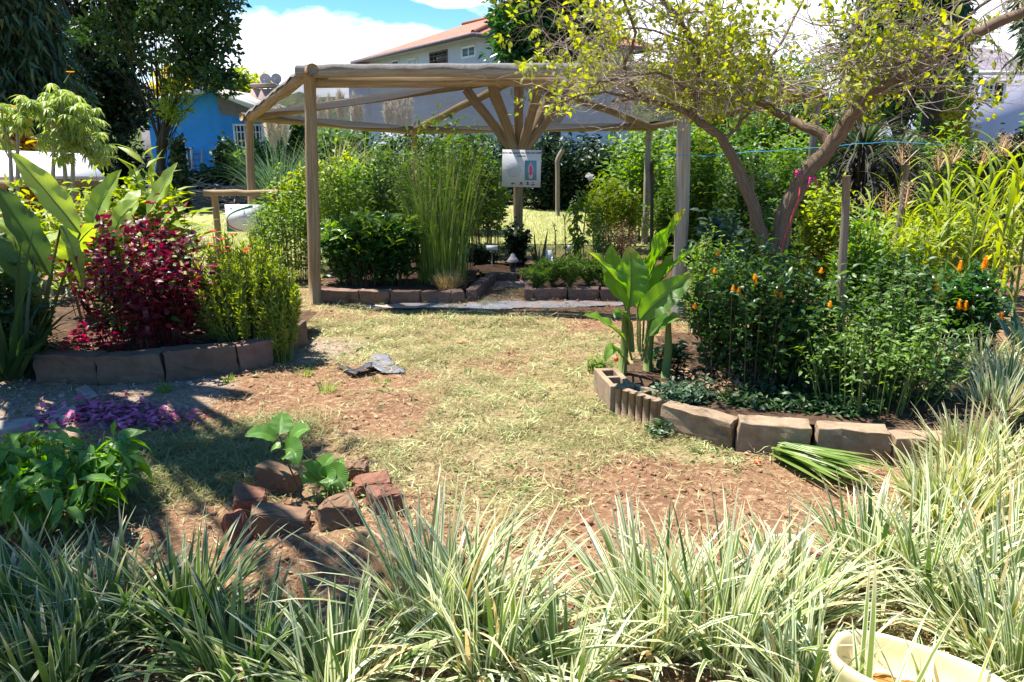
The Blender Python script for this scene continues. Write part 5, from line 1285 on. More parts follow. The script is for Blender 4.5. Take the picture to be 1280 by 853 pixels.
shrub('climbing_plant', 'dark climber hugging the foot of the central pergola post', 'plant', (xat(645, 9.7, .05), 9.72, .05), .14, .14, .50, 'lf_black', nst=24, nl=20, ll=.09, lw=.06, t0=.05, top=.6)
px_shrub('low_hedge', 'low dark green border plants behind the plant tags', 'hedge', 572, 628, 310, 9.9, 'lf_dark', .03, nst=60, nl=20, ll=.07, lw=.035, t0=.05, top=.75, depth=.4)
al = tuft('aloe_plant', 'dark aloe with curved pointed leaves right of the garden lamp', 'plant', (xat(674, 9.4, .07), 9.4, .07), 15, .48, .06, 'lf_black', r=.04, lean=(.1, 1.0), bend=(.1, 1.2), taper=1.6)
for (px, top, Y, lab) in ((705, 268, 9.6, 'thin bare flower stalk just left of the tall drooping plant'), (693, 282, 9.3, 'thin bare stalk above the white plant tags'), (766, 290, 9.2, 'thin bare stalk between feathery bed and banana leaves')):
    o = thing('flower_stalk', lab, 'plant', (xat(px, Y), Y, .05)); mb = MB(); P = smooth_path([Vector((xat(px, Y), Y, .05)), at(px + 2, (top + 330) / 2, Y), at(px - 1, top, Y)], 3, .006); mb.tube(P, .006, 4); mb.build('stem', M['stem_green'], o)
    n = 16; q = P[RS.integers(len(P) // 3, len(P), n)]; mb = MB(); mb.inst(LEAF4, q, unit(n) + np.array([0, 0, .6]), unit(n), .05, .014, RS.random(n)); mb.build('foliage', M['lf_mid'], o)
px_shrub('shrub', 'brownish dry weedy shrub between feathery bed and thin dark stake', 'shrub', 740, 810, 278, 9.8, 'clip_brown', 0, nst=50, nl=18, ll=.07, lw=.022, t0=.2)
px_shrub('shrub', 'bright green feathery bush standing behind the thin dark stake', 'shrub', 742, 846, 172, 12.9, 'lf_bright', 0, nst=110, nl=30, ll=.13, lw=.05, t0=.15, rough_=.35)
px_shrub('shrub', 'lower bright green bush spreading towards the lawn', 'shrub', 728, 800, 228, 11.6, 'lf_lime', 0, nst=70, nl=22, ll=.12, lw=.045, t0=.3, rough_=.35)
# tags, lamp, stakes
def tag_sign(px, py, Y, w, h, label, tilt=0.0):
    c = at(px, py, Y); o = thing('plant_tag', label, 'plant tag', (c.x, Y, .05), 'plant name tags in the central bed')
    mb = MB(); mb.box((c.x, Y, c.z), (w, .008, h), rx=R(-12), ry=tilt); mb.build('plate', M['white_paint'], o, smooth=False)
    mb = MB(); mb.tube([(c.x, Y + .02, .0), (c.x, Y + .012, c.z + h * .2)], .007, 6); mb.build('stake', M['metal'], o)
tag_sign(686, 321, 9.0, .075, .15, 'tall white plant tag with dark slot near the aloe'); tag_sign(692, 328, 8.8, .06, .12, 'white plant tag leaning in front of the tall one', .1)
tag_sign(703, 331, 8.7, .055, .11, 'white plant tag behind the feathery leaves nearest the tall drooping plant'); tag_sign(711, 310, 9.3, .04, .07, 'tiny pale plant tag at the foot of the tall drooping plant')
tag_sign(581, 313, 9.0, .075, .07, 'grey plant tag beside the reed clump'); tag_sign(615, 310, 9.6, .14, .06, 'wide pale plant tag above the low dark border'); tag_sign(578, 326, 8.8, .06, .09, 'pale plant tag low behind the dry grass tuft')
LYp = 9.2; lc = at(641, 345, LYp); lm = thing('garden_lamp', 'small garden lamp with a bell shaped metal hood by the central post', 'lamp', (lc.x, LYp, .03))
zt_ = at(641, 318, LYp).z; zb = at(641, 326, LYp).z
mb = MB(); zz = [zb - .012, zb, zb + (zt_ - zb) * .35, zb + (zt_ - zb) * .7, zt_, zt_ + .015]; rr = [.068, .072, .05, .03, .022, .006]; mb.tube([(lc.x, LYp, z) for z in zz], rr, 16); mb.build('hood', M['dish'], lm)
mb = MB(); mb.tube([(lc.x, LYp, zb - .15), (lc.x, LYp, zb - .012)], [.03, .042], 12); mb.build('lantern', M['glass'], lm)
mb = MB(); mb.tube([(lc.x, LYp, 0), (lc.x, LYp, zb - .15)], .012, 8); mb.build('spike', M['dark_plastic'], lm)
def stake(label, p0, p1, r, mat='stake', name='wooden_stake', grp=None):
    o = thing(name, label, 'stake', p0, grp); mb = MB(); vlog(mb, p0, p1, r, r * .92, 8, 7, r * .12); mb.build('post', M[mat], o); return o
sY = 4.45; stake('upright grey wooden stake standing in the loose shrub of the tree bed', Vector((xat(1047, sY, .1), sY, .1)), at(1058, 220, sY), .026)
stake('leaning brown stake among the corn plants', Vector((xat(1108, 7.4), 7.4, 0)), at(1134, 206, 7.4), .03)
stake('thin dark stake between the bright bush and the thick grey pergola post', Vector((xat(814, 8.9), 8.9, 0)), at(815, 204, 8.9), .022, 'stake_dark')
stake('short brown stake seen in the fork of the yellow leaved tree', Vector((xat(941, 7.6), 7.6, 0)), at(940, 218, 7.6), .024, 'stake')
o = thing('fence_post', 'pale concrete fence post with bent top in front of the dark hedge', 'fence post', (xat(697, 17.0), 17.0, 0)); mb = MB()
P = smooth_path([Vector((xat(697, 17), 17.0, -.05)), at(697, 215, 17), at(697, 200, 17), at(704, 187, 17)], 4, 0); mb.tube(P, .05, 4); mb.build('post', M['stake'], o)

# ------------------------------------------------------------------ tree bed on the right
t, tip = px_shrub('shrimp_plant', 'dark leafy shrub with orange flower spikes under the yellow leaved tree', 'shrub', 862, 1035, 322, 4.6, 'lf_shrimp', .13, nst=130, nl=38, ll=.066, lw=.03, t0=.08, rough_=.42, top=.5)
shrub('bright_shoot', 'added lighter leaf shoots for the sunlit top of the orange flowered shrub', 'plant', (xat(950, 4.7, .13), 4.7, .13), .42, .3, .72, 'lf_fern', nst=50, nl=9, ll=.055, lw=.024, t0=.84, top=.7)  # lighter leaves added so the top of the shrub looks sunlit
def spike(t, p, h, r):
    mb = MB(); n = 34; s = np.linspace(0, 1, n); a = s * 40
    P = np.array(tuple(p)) + np.stack([np.cos(a) * r * .3 * (1 - s), np.sin(a) * r * .3 * (1 - s), s * h * .9], 1)
    mb.inst(LEAF4, P, np.stack([np.cos(a) * .8, np.sin(a) * .8, np.full(n, .9)], 1), np.stack([-np.cos(a), -np.sin(a), np.full(n, .8)], 1), r * (1.7 - s), r * 1.0, RS.random(n)); mb.build('flower', M['orange_fl'], t)
for (px, py, Y) in ((897, 316, 4.6), (943, 346, 4.35), (916, 360, 4.35), (923, 362, 4.4), (969, 366, 4.3), (976, 368, 4.3), (1026, 338, 4.4), (990, 340, 4.6), (893, 338, 4.5), (868, 382, 4.35), (945, 352, 4.45), (1037, 380, 4.1), (978, 360, 4.5)):
    spike(t, at(px, py + 5, Y), .038, .011)
px_shrub('shrub', 'loose wispy shrub with drooping stems around the grey stake', 'shrub', 1005, 1205, 345, 4.35, 'lf_mid', .12, nst=110, nl=34, ll=.055, lw=.024, t0=.06, rough_=.55, droop=.2, top=.5, depth=.6)
shrub('bright_shoot', 'yellow green trailing shoots over the front of the loose shrub', 'plant', (xat(1090, 4.1, .12), 4.12, .12), .46, .22, .62, 'lf_fern', 'stem_green', nst=60, nl=16, ll=.045, lw=.018, t0=.4, top=.5, droop=.5, rough_=.4)
px_shrub('ground_cover_plant', 'small grey green leaves creeping over the tan and ribbed blocks', 'plant', 815, 905, 488, 4.25, 'lf_blue', .14, nst=50, nl=14, ll=.04, lw=.022, t0=.1, depth=.4, top=.7)
px_shrub('ground_cover_plant', 'dark creeping plant behind the clean topped tan block', 'plant', 900, 1010, 500, 4.25, 'lf_dark', .13, nst=60, nl=16, ll=.05, lw=.026, t0=.05, depth=.6, top=.6)
px_shrub('ground_cover_plant', 'low dark leaves in the shade behind the block next to the leaf bundle', 'plant', 1000, 1110, 508, 4.1, 'lf_dark', .13, nst=60, nl=16, ll=.05, lw=.026, t0=.05, depth=.5, top=.6)
px_shrub('ground_cover_plant', 'dead brown twiggy litter on the soil beneath the orange flowered shrub', 'plant', 840, 980, 472, 4.5, 'clip_brown', .13, nst=60, nl=12, ll=.05, lw=.02, t0=.0, depth=.6, top=.6)
px_shrub('weed', 'small dark leafy weed at the foot of the ribbed block', 'weed', 815, 842, 535, 4.05, 'lf_dark', 0, nst=14, nl=10, ll=.045, lw=.025, t0=.2)
px_shrub('weed', 'grass weed in the lawn left of the hollow block', 'weed', 735, 765, 452, 5.3, 'lf_bright', 0, nst=20, nl=8, ll=.05, lw=.015, t0=.2)
px_shrub('weed', 'green leafy seedling in the shade between banana stalks and orange flowered shrub', 'weed', 820, 860, 430, 4.85, 'lf_glossy', .13, nst=16, nl=10, ll=.07, lw=.035, t0=.2)
px_shrub('shrub', 'lacy light shrub in the fork between banana plant and yellow leaved tree', 'shrub', 850, 930, 290, 5.9, 'lf_fern', .05, nst=80, nl=24, ll=.06, lw=.02, t0=.15)
px_shrub('shrub', 'grey leaved bush beyond the right banana leaf', 'shrub', 862, 930, 262, 7.2, 'lf_blue', 0, nst=60, nl=20, ll=.11, lw=.055, t0=.2)
px_shrub('shrub', 'dense green bush seen between the two stems of the yellow leaved tree', 'shrub', 915, 1000, 255, 7.4, 'lf_mid', 0, nst=80, nl=24, ll=.08, lw=.035, t0=.1)
px_shrub('shrub', 'leafy bush with upright shoots right of the grey stake', 'shrub', 1040, 1110, 268, 6.0, 'lf_bright', 0, nst=60, nl=20, ll=.12, lw=.03, t0=.2, out=.7)
px_shrub('shrub', 'green bush behind the loose shrub and left of the lily like plant', 'shrub', 1080, 1170, 315, 5.6, 'lf_mid', 0, nst=90, nl=26, ll=.08, lw=.032, t0=.1)
tuft('lily_plant', 'dark green lily like plant with arching leaves before the corn', 'plant', (xat(1150, 6.2), 6.2, 0), 110, .75, .045, 'lf_mid', r=.16, lean=(.05, .9), bend=(.4, 1.5))
tuft('lily_plant', 'small dark lily like plant just right of the larger one', 'plant', (xat(1185, 6.0), 6.0, 0), 60, .6, .04, 'lf_dark', r=.12, lean=(.05, .9), bend=(.4, 1.5))
t, tip = px_shrub('shrimp_plant', 'low shrub with yellow flower spikes in front of the corn', 'shrub', 1165, 1255, 335, 5.7, 'lf_glossy', 0, nst=80, nl=26, ll=.075, lw=.034, t0=.1)
for (px, py) in ((1199, 332), (1229, 330), (1177, 368), (1198, 380), (1206, 382), (1250, 396), (1231, 326), (1168, 358)):
    spike(t, at(px, py + 8, 5.5), .085, .018)
tuft('broadleaf_weed', 'blue green broad leaved plant cut by the photo edge below the corn', 'plant', (xat(1285, 5.3), 5.3, 0), 14, .5, .12, 'lf_blue', r=.06, lean=(.1, .9), bend=(.2, 1.0), taper=3)
# corn
def corn(px, Y, h, label, tassel=True, mat='corn', wide=.06):
    b = np.array([xat(px, Y, .3), Y, 0]); t = thing('corn_plant', label, 'corn', b, 'corn plants at the end of the garden')
    dx = RS.normal(0, .05, 2); S = np.linspace(0, 1, 6)[:, None]; C = b + S * np.array([dx[0], dx[1], h]); mb = MB(); mb.tube(C, np.linspace(.016, .006, 6), 6); mb.build('stalk', M['stem_green'], t)
    n = 20; a0 = RS.uniform(0, 6.28); k = np.arange(n); z = .12 + .84 * k / n
    mb = MB(); mb.blades(b + z[:, None] * np.array([dx[0], dx[1], h]), a0 + (k % 2) * math.pi + RS.normal(0, .4, n), RS.uniform(.15, .6, n), h * RS.uniform(.26, .44, n), wide, RS.uniform(.9, 2.2, n), 8, wbase=.7, taper=2.6); mb.build('foliage', M[mat], t)
    if tassel:
        m_ = 9; mb = MB(); mb.blades(np.tile(C[-1], (m_, 1)), RS.uniform(0, 6.28, m_), RS.uniform(.05, .8, m_), RS.uniform(.18, .30, m_), .012, RS.uniform(.0, .5, m_), 4, taper=4)
        P = C[-1] + np.stack([RS.normal(0, .04, 120), RS.normal(0, .04, 120), RS.uniform(.0, .24, 120)], 1); mb.inst(LEAF4, P, unit(120) + np.array([0, 0, .5]), unit(120), .022, .008, RS.random(120)); mb.build('tassel', M['tassel'], t)
cp = [(1095, 7.6, 1.0, 1), (1112, 8.2, 1.5, 1), (1128, 7.2, 1.1, 1), (1146, 8.0, 1.45, 1), (1160, 7.0, .95, 0), (1168, 8.6, 1.5, 1), (1185, 7.6, 1.3, 0), (1200, 8.2, 1.5, 1), (1207, 6.9, 1.25, 0), (1222, 7.4, 1.45, 0), (1240, 8.0, 1.6, 1),
      (1236, 6.8, 1.3, 0), (1254, 7.2, 1.45, 0), (1268, 7.8, 1.65, 1), (1272, 6.9, 1.4, 0), (1290, 7.4, 1.5, 1), (1230, 8.6, 1.6, 1), (1080, 8.4, 1.1, 0), (1120, 6.8, .8, 0), (1072, 7.4, .8, 0), (1140, 6.9, .85, 0)]
cl = ['short corn plant nearest the upright grey stake', 'tasselled corn plant left of the leaning stake', 'tasselled corn plant hiding the leaning stake', 'tasselled corn plant just right of the leaning stake', 'young corn plant without tassel above the lily like plant',
      'tasselled corn plant in front of the yellow bush', 'leafy corn plant without tassel below the yellow bush', 'tall tasselled corn plant below the left edge of the lilac house', 'broad corn plant above the yellow flowered shrub', 'corn plant with tall yellow stalk below the lilac house window',
      'tall tasselled corn plant under the lilac house window', 'bushy corn plant in the front row of the far clump', 'corn plant in the thick of the far clump', 'tasselled corn plant at the far end of the row', 'corn plant in front at the far end of the row', 'corn plant cut by the photo edge', 'rearmost tasselled corn plant against the lilac wall',
      'small corn plant behind the upright grey stake', 'knee high corn plant at the foot of the leaning stake', 'small pale corn plant beside the upright stake', 'knee high corn plant between leaning stake and lily like plant']
for (px, Y, h, ts), lb in zip(cp, cl): corn(px, Y, h * .9, lb, bool(ts), wide=.034 if px > 1195 else .028)
px_shrub('shrub', 'yellow green weeds filling the ground between the corn plants', 'shrub', 1080, 1290, 262, 7.9, 'lf_lime', 0, nst=150, nl=20, ll=.13, lw=.03, t0=.1, top=.75, depth=.5, out=.7)
px_shrub('shrub', 'yellowish leafy weeds in front of the short corn', 'shrub', 1060, 1180, 285, 6.7, 'lf_lime', 0, nst=100, nl=18, ll=.11, lw=.028, t0=.1, top=.7, depth=.5, out=.7)

# ------------------------------------------------------------------ shrubs, hedges and trees further back
bgs = [
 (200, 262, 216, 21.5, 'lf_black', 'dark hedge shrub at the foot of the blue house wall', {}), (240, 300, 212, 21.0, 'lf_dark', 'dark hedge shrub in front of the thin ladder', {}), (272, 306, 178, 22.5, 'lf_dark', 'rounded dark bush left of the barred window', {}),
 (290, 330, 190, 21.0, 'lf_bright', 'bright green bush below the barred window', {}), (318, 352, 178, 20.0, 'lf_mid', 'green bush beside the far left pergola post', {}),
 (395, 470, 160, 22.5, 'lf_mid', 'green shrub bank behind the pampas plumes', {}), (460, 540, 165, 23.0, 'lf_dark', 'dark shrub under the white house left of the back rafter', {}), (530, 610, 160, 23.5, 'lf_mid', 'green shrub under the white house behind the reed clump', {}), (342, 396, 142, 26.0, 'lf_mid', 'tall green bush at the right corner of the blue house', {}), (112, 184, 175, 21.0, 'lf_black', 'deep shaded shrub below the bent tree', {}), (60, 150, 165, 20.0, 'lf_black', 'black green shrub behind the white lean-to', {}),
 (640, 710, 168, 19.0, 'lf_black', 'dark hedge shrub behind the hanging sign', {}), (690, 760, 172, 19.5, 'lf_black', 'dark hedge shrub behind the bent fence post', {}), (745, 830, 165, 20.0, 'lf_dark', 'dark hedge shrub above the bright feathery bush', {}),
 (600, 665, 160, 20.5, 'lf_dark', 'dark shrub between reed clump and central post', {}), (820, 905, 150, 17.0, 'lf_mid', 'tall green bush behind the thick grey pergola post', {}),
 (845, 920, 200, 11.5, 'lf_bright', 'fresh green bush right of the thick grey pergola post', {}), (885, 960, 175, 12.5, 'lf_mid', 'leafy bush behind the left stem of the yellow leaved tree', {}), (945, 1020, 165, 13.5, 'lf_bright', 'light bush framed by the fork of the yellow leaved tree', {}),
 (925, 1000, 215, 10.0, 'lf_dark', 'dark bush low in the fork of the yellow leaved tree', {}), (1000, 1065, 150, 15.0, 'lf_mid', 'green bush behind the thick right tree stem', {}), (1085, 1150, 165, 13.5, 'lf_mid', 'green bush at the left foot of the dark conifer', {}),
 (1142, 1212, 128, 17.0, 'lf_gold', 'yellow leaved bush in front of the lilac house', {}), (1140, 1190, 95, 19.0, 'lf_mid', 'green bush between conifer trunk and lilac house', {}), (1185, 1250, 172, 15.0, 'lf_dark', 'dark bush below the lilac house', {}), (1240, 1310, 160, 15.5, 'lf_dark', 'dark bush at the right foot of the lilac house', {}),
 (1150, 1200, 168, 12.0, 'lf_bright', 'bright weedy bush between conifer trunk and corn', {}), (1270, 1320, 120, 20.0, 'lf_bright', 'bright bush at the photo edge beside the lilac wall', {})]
for (x0, x1, yt_, Y, m_, lab, kw) in bgs:
    px_shrub('shrub', lab, 'shrub', x0, x1, yt_, Y, m_, 0, nst=90, nl=26, ll=.0095 * Y, lw=.0043 * Y, t0=.0, rough_=.3, top=.7, spread=.06, depth=.7, nshow=24, base_r=.8, **kw)
# dark strap leaved plant with hanging dead leaves
for (px, Y, h, lab) in ((1062, 10.2, 1.55, 'big dark plant with hanging strap leaves left of the corn'), (1108, 10.8, 1.45, 'second dark strap leaved plant behind the tasselled corn')):
    b = np.array([xat(px, Y), Y, 0]); t = thing('strap_leaved_plant', lab, 'plant', b)
    mb = MB(); mb.tube([b, b + np.array([0, 0, h * .8])], [.12, .09], 8); mb.build('trunk', M['bark_dark'], t)
    n = 320; z = RS.uniform(.35, 1.0, n) * h; P = b + np.stack([z * 0, z * 0, z], 1)
    mb = MB(); mb.blades(P, RS.uniform(0, 6.28, n), RS.uniform(.5, 1.6, n), RS.uniform(.7, 1.1, n), .035, RS.uniform(1.0, 2.2, n), 6); mb.build('foliage', M['deadfrond'], t)
    n = 90; mb = MB(); mb.blades(np.tile(b + np.array([0, 0, h * .9]), (n, 1)), RS.uniform(0, 6.28, n), RS.uniform(.4, 1.2, n), RS.uniform(.5, .8, n), .035, RS.uniform(.8, 1.8, n), 6); mb.build('top_blades', M['lf_dark'], t)
o = thing('vine_post', 'dark vine covered post in front of the blue wall', 'post', (xat(224, 18.0), 18.0, 0)); p = at(222, 176, 18)
mb = MB(); vlog(mb, (xat(226, 18), 18, 0), p, .08, .07); mb.build('post', M['stake_dark'], o); n = 900; s = RS.random(n)[:, None]; P = np.array([xat(226, 18), 18, 0]) * (1 - s) + np.array(tuple(p)) * s + unit(n) * .16
mb = MB(); mb.inst(LEAF4, P, unit(n), unit(n) + np.array([0, 0, .6]), .14, .09, RS.random(n)); mb.build('foliage', M['lf_black'], o)
# brush pile under the hedge
o = thing('brush_pile', 'pile of dry branches under the dark hedge behind the sign frame', 'brush', (xat(260, 19), 19, 0)); mb = MB()
for k in range(150):
    c = np.array([RS.uniform(xat(215, 19), xat(345, 19)), RS.uniform(18.2, 20), RS.uniform(0, .5)]); d = unit(1)[0]; d[2] *= .35; l_ = RS.uniform(.4, 1.0); P = np.array([c - d * l_, c + RS.normal(0, .08, 3), c + d * l_]); P[:, 2] = np.maximum(P[:, 2], .01); mb.tube(P, [.016, .012, .005], 4, cap=False)
mb.build('branches', M['twig'], o)
def C_(px, py, Y): return tuple(at(px, py, Y))
# big dark drooping conifer at the left
def conifer(label, px, Y, x0, x1, yt_, yb_, n, mat='lf_conifer', ll=.4, layers=None, name='conifer_tree', trunk_r=.28):
    b = np.array([xat(px, Y), Y, 0]); t = thing(name, label, 'tree', b); zt_ = at(px, yt_, Y).z; zb_ = at(px, yb_, Y).z; xa, xb = at(x0, 100, Y).x, at(x1, 100, Y).x
    mb = MB(); mb.tube([b, b + np.array([.05, 0, zt_ * .5]), b + np.array([0, 0, zt_])], [trunk_r, trunk_r * .7, trunk_r * .2], 9); mb.build('trunk', M['bark_dark'], t)
    br = MB(); P = []; D = []
    for k in range(n):
        z = zb_ + (zt_ - zb_) * RS.random(); a = RS.uniform(0, 6.283); rx = (xb - xa) / 2 * RS.uniform(.35, 1.0) * (1 - .35 * (z - zb_) / (zt_ - zb_)); cx = (xa + xb) / 2 - b[0]
        e = np.array([b[0] + cx + rx * math.cos(a), Y + rx * math.sin(a), z]); s0 = np.array([b[0], Y, z * .98 + .3]); m_ = (s0 + e) / 2 + np.array([0, 0, .35])
        S = np.linspace(0, 1, 6)[:, None]; C = (1 - S) ** 2 * s0 + 2 * S * (1 - S) * m_ + S ** 2 * e; br.tube(C, np.linspace(.045, .008, 6), 4, cap=False)
        q = 90; s = .35 + .65 * RS.random(q)[:, None]; p = (1 - s) ** 2 * s0 + 2 * s * (1 - s) * m_ + s ** 2 * e; P.append(p + RS.normal(0, .10, (q, 3)) - np.array([0, 0, 1]) * RS.random((q, 1)) * .45); d = e - s0; d[2] = 0; D.append(d / np.linalg.norm(d) * .4 + unit(q) * .5 + np.array([0, 0, -.8]))
    br.build('branches', M['bark_dark'], t); P = np.concatenate(P); D = np.concatenate(D); k = len(P)
    mb = MB(); mb.inst(NEEDLE, P, D, unit(k), RS.uniform(.5, 1.1, k) * ll, ll * .16, RS.random(k)); mb.build('crown', M[mat], t); return t
conifer('big dark drooping conifer behind the pale drooping leaf plants', 38, 13.0, -90, 108, -260, 175, 420, ll=.30)
conifer('second dark conifer reaching in from beyond the photo edge', -110, 12.5, -230, -20, -260, 185, 300, ll=.32)
conifer('dark conifer with bare lower trunk right of the yellow leaved tree', 1146, 17.0, 1055, 1200, -120, 58, 210, ll=.36, trunk_r=.24)
conifer('dark conifer with sagging branches in front of the lilac house', 1315, 15.0, 1250, 1400, -120, 60, 150, ll=.34)
tree('leafy_tree', 'dark leafy tree with bent trunk overhanging the blue house', (xat(196, 20.0), 20.0, 0), .11, [(C_(215, 12, 20), (1.5, 1.3, .95), 40), (C_(255, 50, 19.5), (.7, .8, 1.0), 20), (C_(150, 20, 20.5), (1.3, 1.2, 1.3), 40), (C_(275, 105, 19.2), (.22, .3, .35), 7), (C_(235, 85, 19.6), (.5, .6, .35), 12), (C_(190, -60, 20), (2.2, 1.6, 1.2), 50), (C_(266, -10, 19.5), (.6, .7, .8), 18)],
     'lf_dark', ll=.19, lw=.10, per=64, clump_r=.40, trunk_top=C_(208, 100, 20), limb_r=.026, nlimb=34)
tree('leafy_tree', 'dense dark tree filling the gap between conifer and bent tree', (xat(128, 22.5), 22.5, 0), .25, [(C_(125, 60, 22.5), (1.2, 1.2, 2.2), 70), (C_(128, 130, 22), (1.25, 1.2, 1.0), 50), (C_(120, -60, 22.5), (2, 1.5, 1.6), 50)], 'lf_black', ll=.22, lw=.12, per=60, clump_r=.55)
tree('leafy_tree', 'slim second stem of foliage with yellowing leaves beside the blue wall', (xat(196, 19.5), 19.6, 0), .08, [(C_(216, 140, 19.4), (.35, .4, .25), 9), (C_(228, 118, 19.5), (.3, .3, .25), 6)], 'lf_lime', ll=.15, lw=.08, per=22, clump_r=.3, trunk_top=C_(206, 150, 19.5), limb_r=.025)
tree('broadleaf_tree', 'big dark broadleaf tree beside the white house', (xat(690, 30.0), 30.0, 0), .35, [(C_(660, 55, 30), (1.3, 1.4, 1.3), 60), (C_(700, 20, 30), (1.7, 1.6, 1.6), 70), (C_(690, 85, 30), (1.6, 1.4, .9), 50), (C_(722, 60, 30), (.9, 1.0, 1.2), 30), (C_(650, 12, 30), (.8, .9, .9), 20), (C_(690, -50, 30), (2, 1.6, 1.4), 40)], 'lf_glossy', ll=.32, lw=.15, per=60, clump_r=.6)
tree('leafy_tree', 'yellow green tree on the slope above the blue roof peak', (xat(236, 48.0), 48.0, 0), .2, [(C_(234, 108, 48), (1.6, 1.2, 1.0), 30), (C_(222, 114, 48), (1.0, 1, .7), 14)], 'lf_gold', ll=.40, lw=.24, per=50, clump_r=.7)
tree('leafy_tree', 'yellow green tree left of the brick chimney', (xat(305, 46.0), 46.0, 0), .2, [(C_(305, 118, 46), (1.3, 1.2, 1.1), 34), (C_(290, 120, 46), (1.0, 1, .8), 18)], 'lf_lime', ll=.38, lw=.22, per=50, clump_r=.6)
tree('leafy_tree', 'mid green tree behind the right end of the pergola roof', (xat(905, 24.0), 24.0, 0), .25, [(C_(900, 120, 24), (1.8, 1.4, .8), 46), (C_(850, 130, 24), (1.2, 1.2, .6), 26), (C_(960, 110, 24.5), (1.3, 1.2, .8), 34)], 'lf_mid', ll=.24, lw=.12, per=50, clump_r=.55)
tree('bamboo', 'fine leaved bamboo like tree behind the thick right tree stem', (xat(1010, 16.0), 16.0, 0), .1, [(C_(980, 150, 16), (1.1, .9, .6), 40), (C_(1035, 125, 16), (.9, .8, .8), 36)], 'lf_mid', ll=.20, lw=.035, per=90, clump_r=.4, down=.5)
# trees of the garden beside the viewer: they shade the left foreground
tree('leafy_tree', 'dark tree closing the gap between the dark conifer and the lilac house', (xat(1120, 26.0), 26.0, 0), .2, [(C_(1095, 80, 26), (1.3, 1.2, 1.8), 50), (C_(1150, 100, 26), (1.2, 1.1, 1.6), 46), (C_(1120, 20, 26), (1.8, 1.3, 1.2), 40)], 'lf_dark', ll=.24, lw=.12, per=50, clump_r=.55)
tree('leafy_tree', 'green tree hugging the left wall of the lilac house', (xat(1180, 28.0), 28.0, 0), .16, [(C_(1178, 130, 28), (.8, .9, 1.5), 40), (C_(1186, 70, 28), (.9, .9, 1.0), 26)], 'lf_mid', ll=.26, lw=.13, per=50, clump_r=.5)
SH = []
for (tx, ty, z, rx, ry, n) in ((-1.85, 3.75, 4.6, .9, .42, 12), (-1.15, 3.5, 5.0, .5, .35, 11), (-1.4, 2.2, 4.4, .85, .5, 18), (-2.9, 4.95, 5.4, .6, .3, 5), (-.55, 2.35, 4.8, .35, .3, 7), (-2.2, 3.0, 5.2, .6, .5, 8)):
    SH.append(((tx + sdir.x / sdir.z * z, ty + sdir.y / sdir.z * z, z), (rx, ry, .4), n))
tree('shade_tree', 'tall leafy tree shading the striped grass and the purple litter', (-5.2, 5.6, 0), .2, SH, 'lf_mid', ll=.12, lw=.06, per=40, clump_r=.26, trunk_top=(-3.6, 5.6, 4.6))
for (x0, x1, yt_, Y, m_, lab) in ((845, 900, 185, 10.2, 'lf_bright', 'bright leafy shrub at the right foot of the thick grey pergola post'), (895, 965, 205, 9.2, 'lf_mid', 'dense shrub low behind the left stem of the yellow leaved tree'), (955, 1030, 195, 9.4, 'lf_bright', 'fresh green shrub filling the fork of the yellow leaved tree'),
    (1000, 1060, 235, 8.2, 'lf_lime', 'lime green shrub right of the thick tree stem'), (830, 900, 160, 14.5, 'lf_bright', 'light green tall shrub behind the right end of the back beam'), (900, 985, 150, 15.5, 'lf_mid', 'tall shrub above the blue twine left of the tree fork'), (655, 720, 185, 18.6, 'lf_black', 'hedge shrub coloured dark for the shade behind the bent fence post'), (715, 790, 190, 18.8, 'lf_black', 'hedge shrub coloured dark for the shade at the far lawn edge'),
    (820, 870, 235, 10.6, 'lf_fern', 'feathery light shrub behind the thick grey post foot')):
    px_shrub('shrub', lab, 'shrub', x0, x1, yt_, Y, m_, 0, nst=100, nl=30, ll=.0095 * Y, lw=.0043 * Y, t0=.0, rough_=.3, top=.7, spread=.06, depth=.7, nshow=24, base_r=.8)
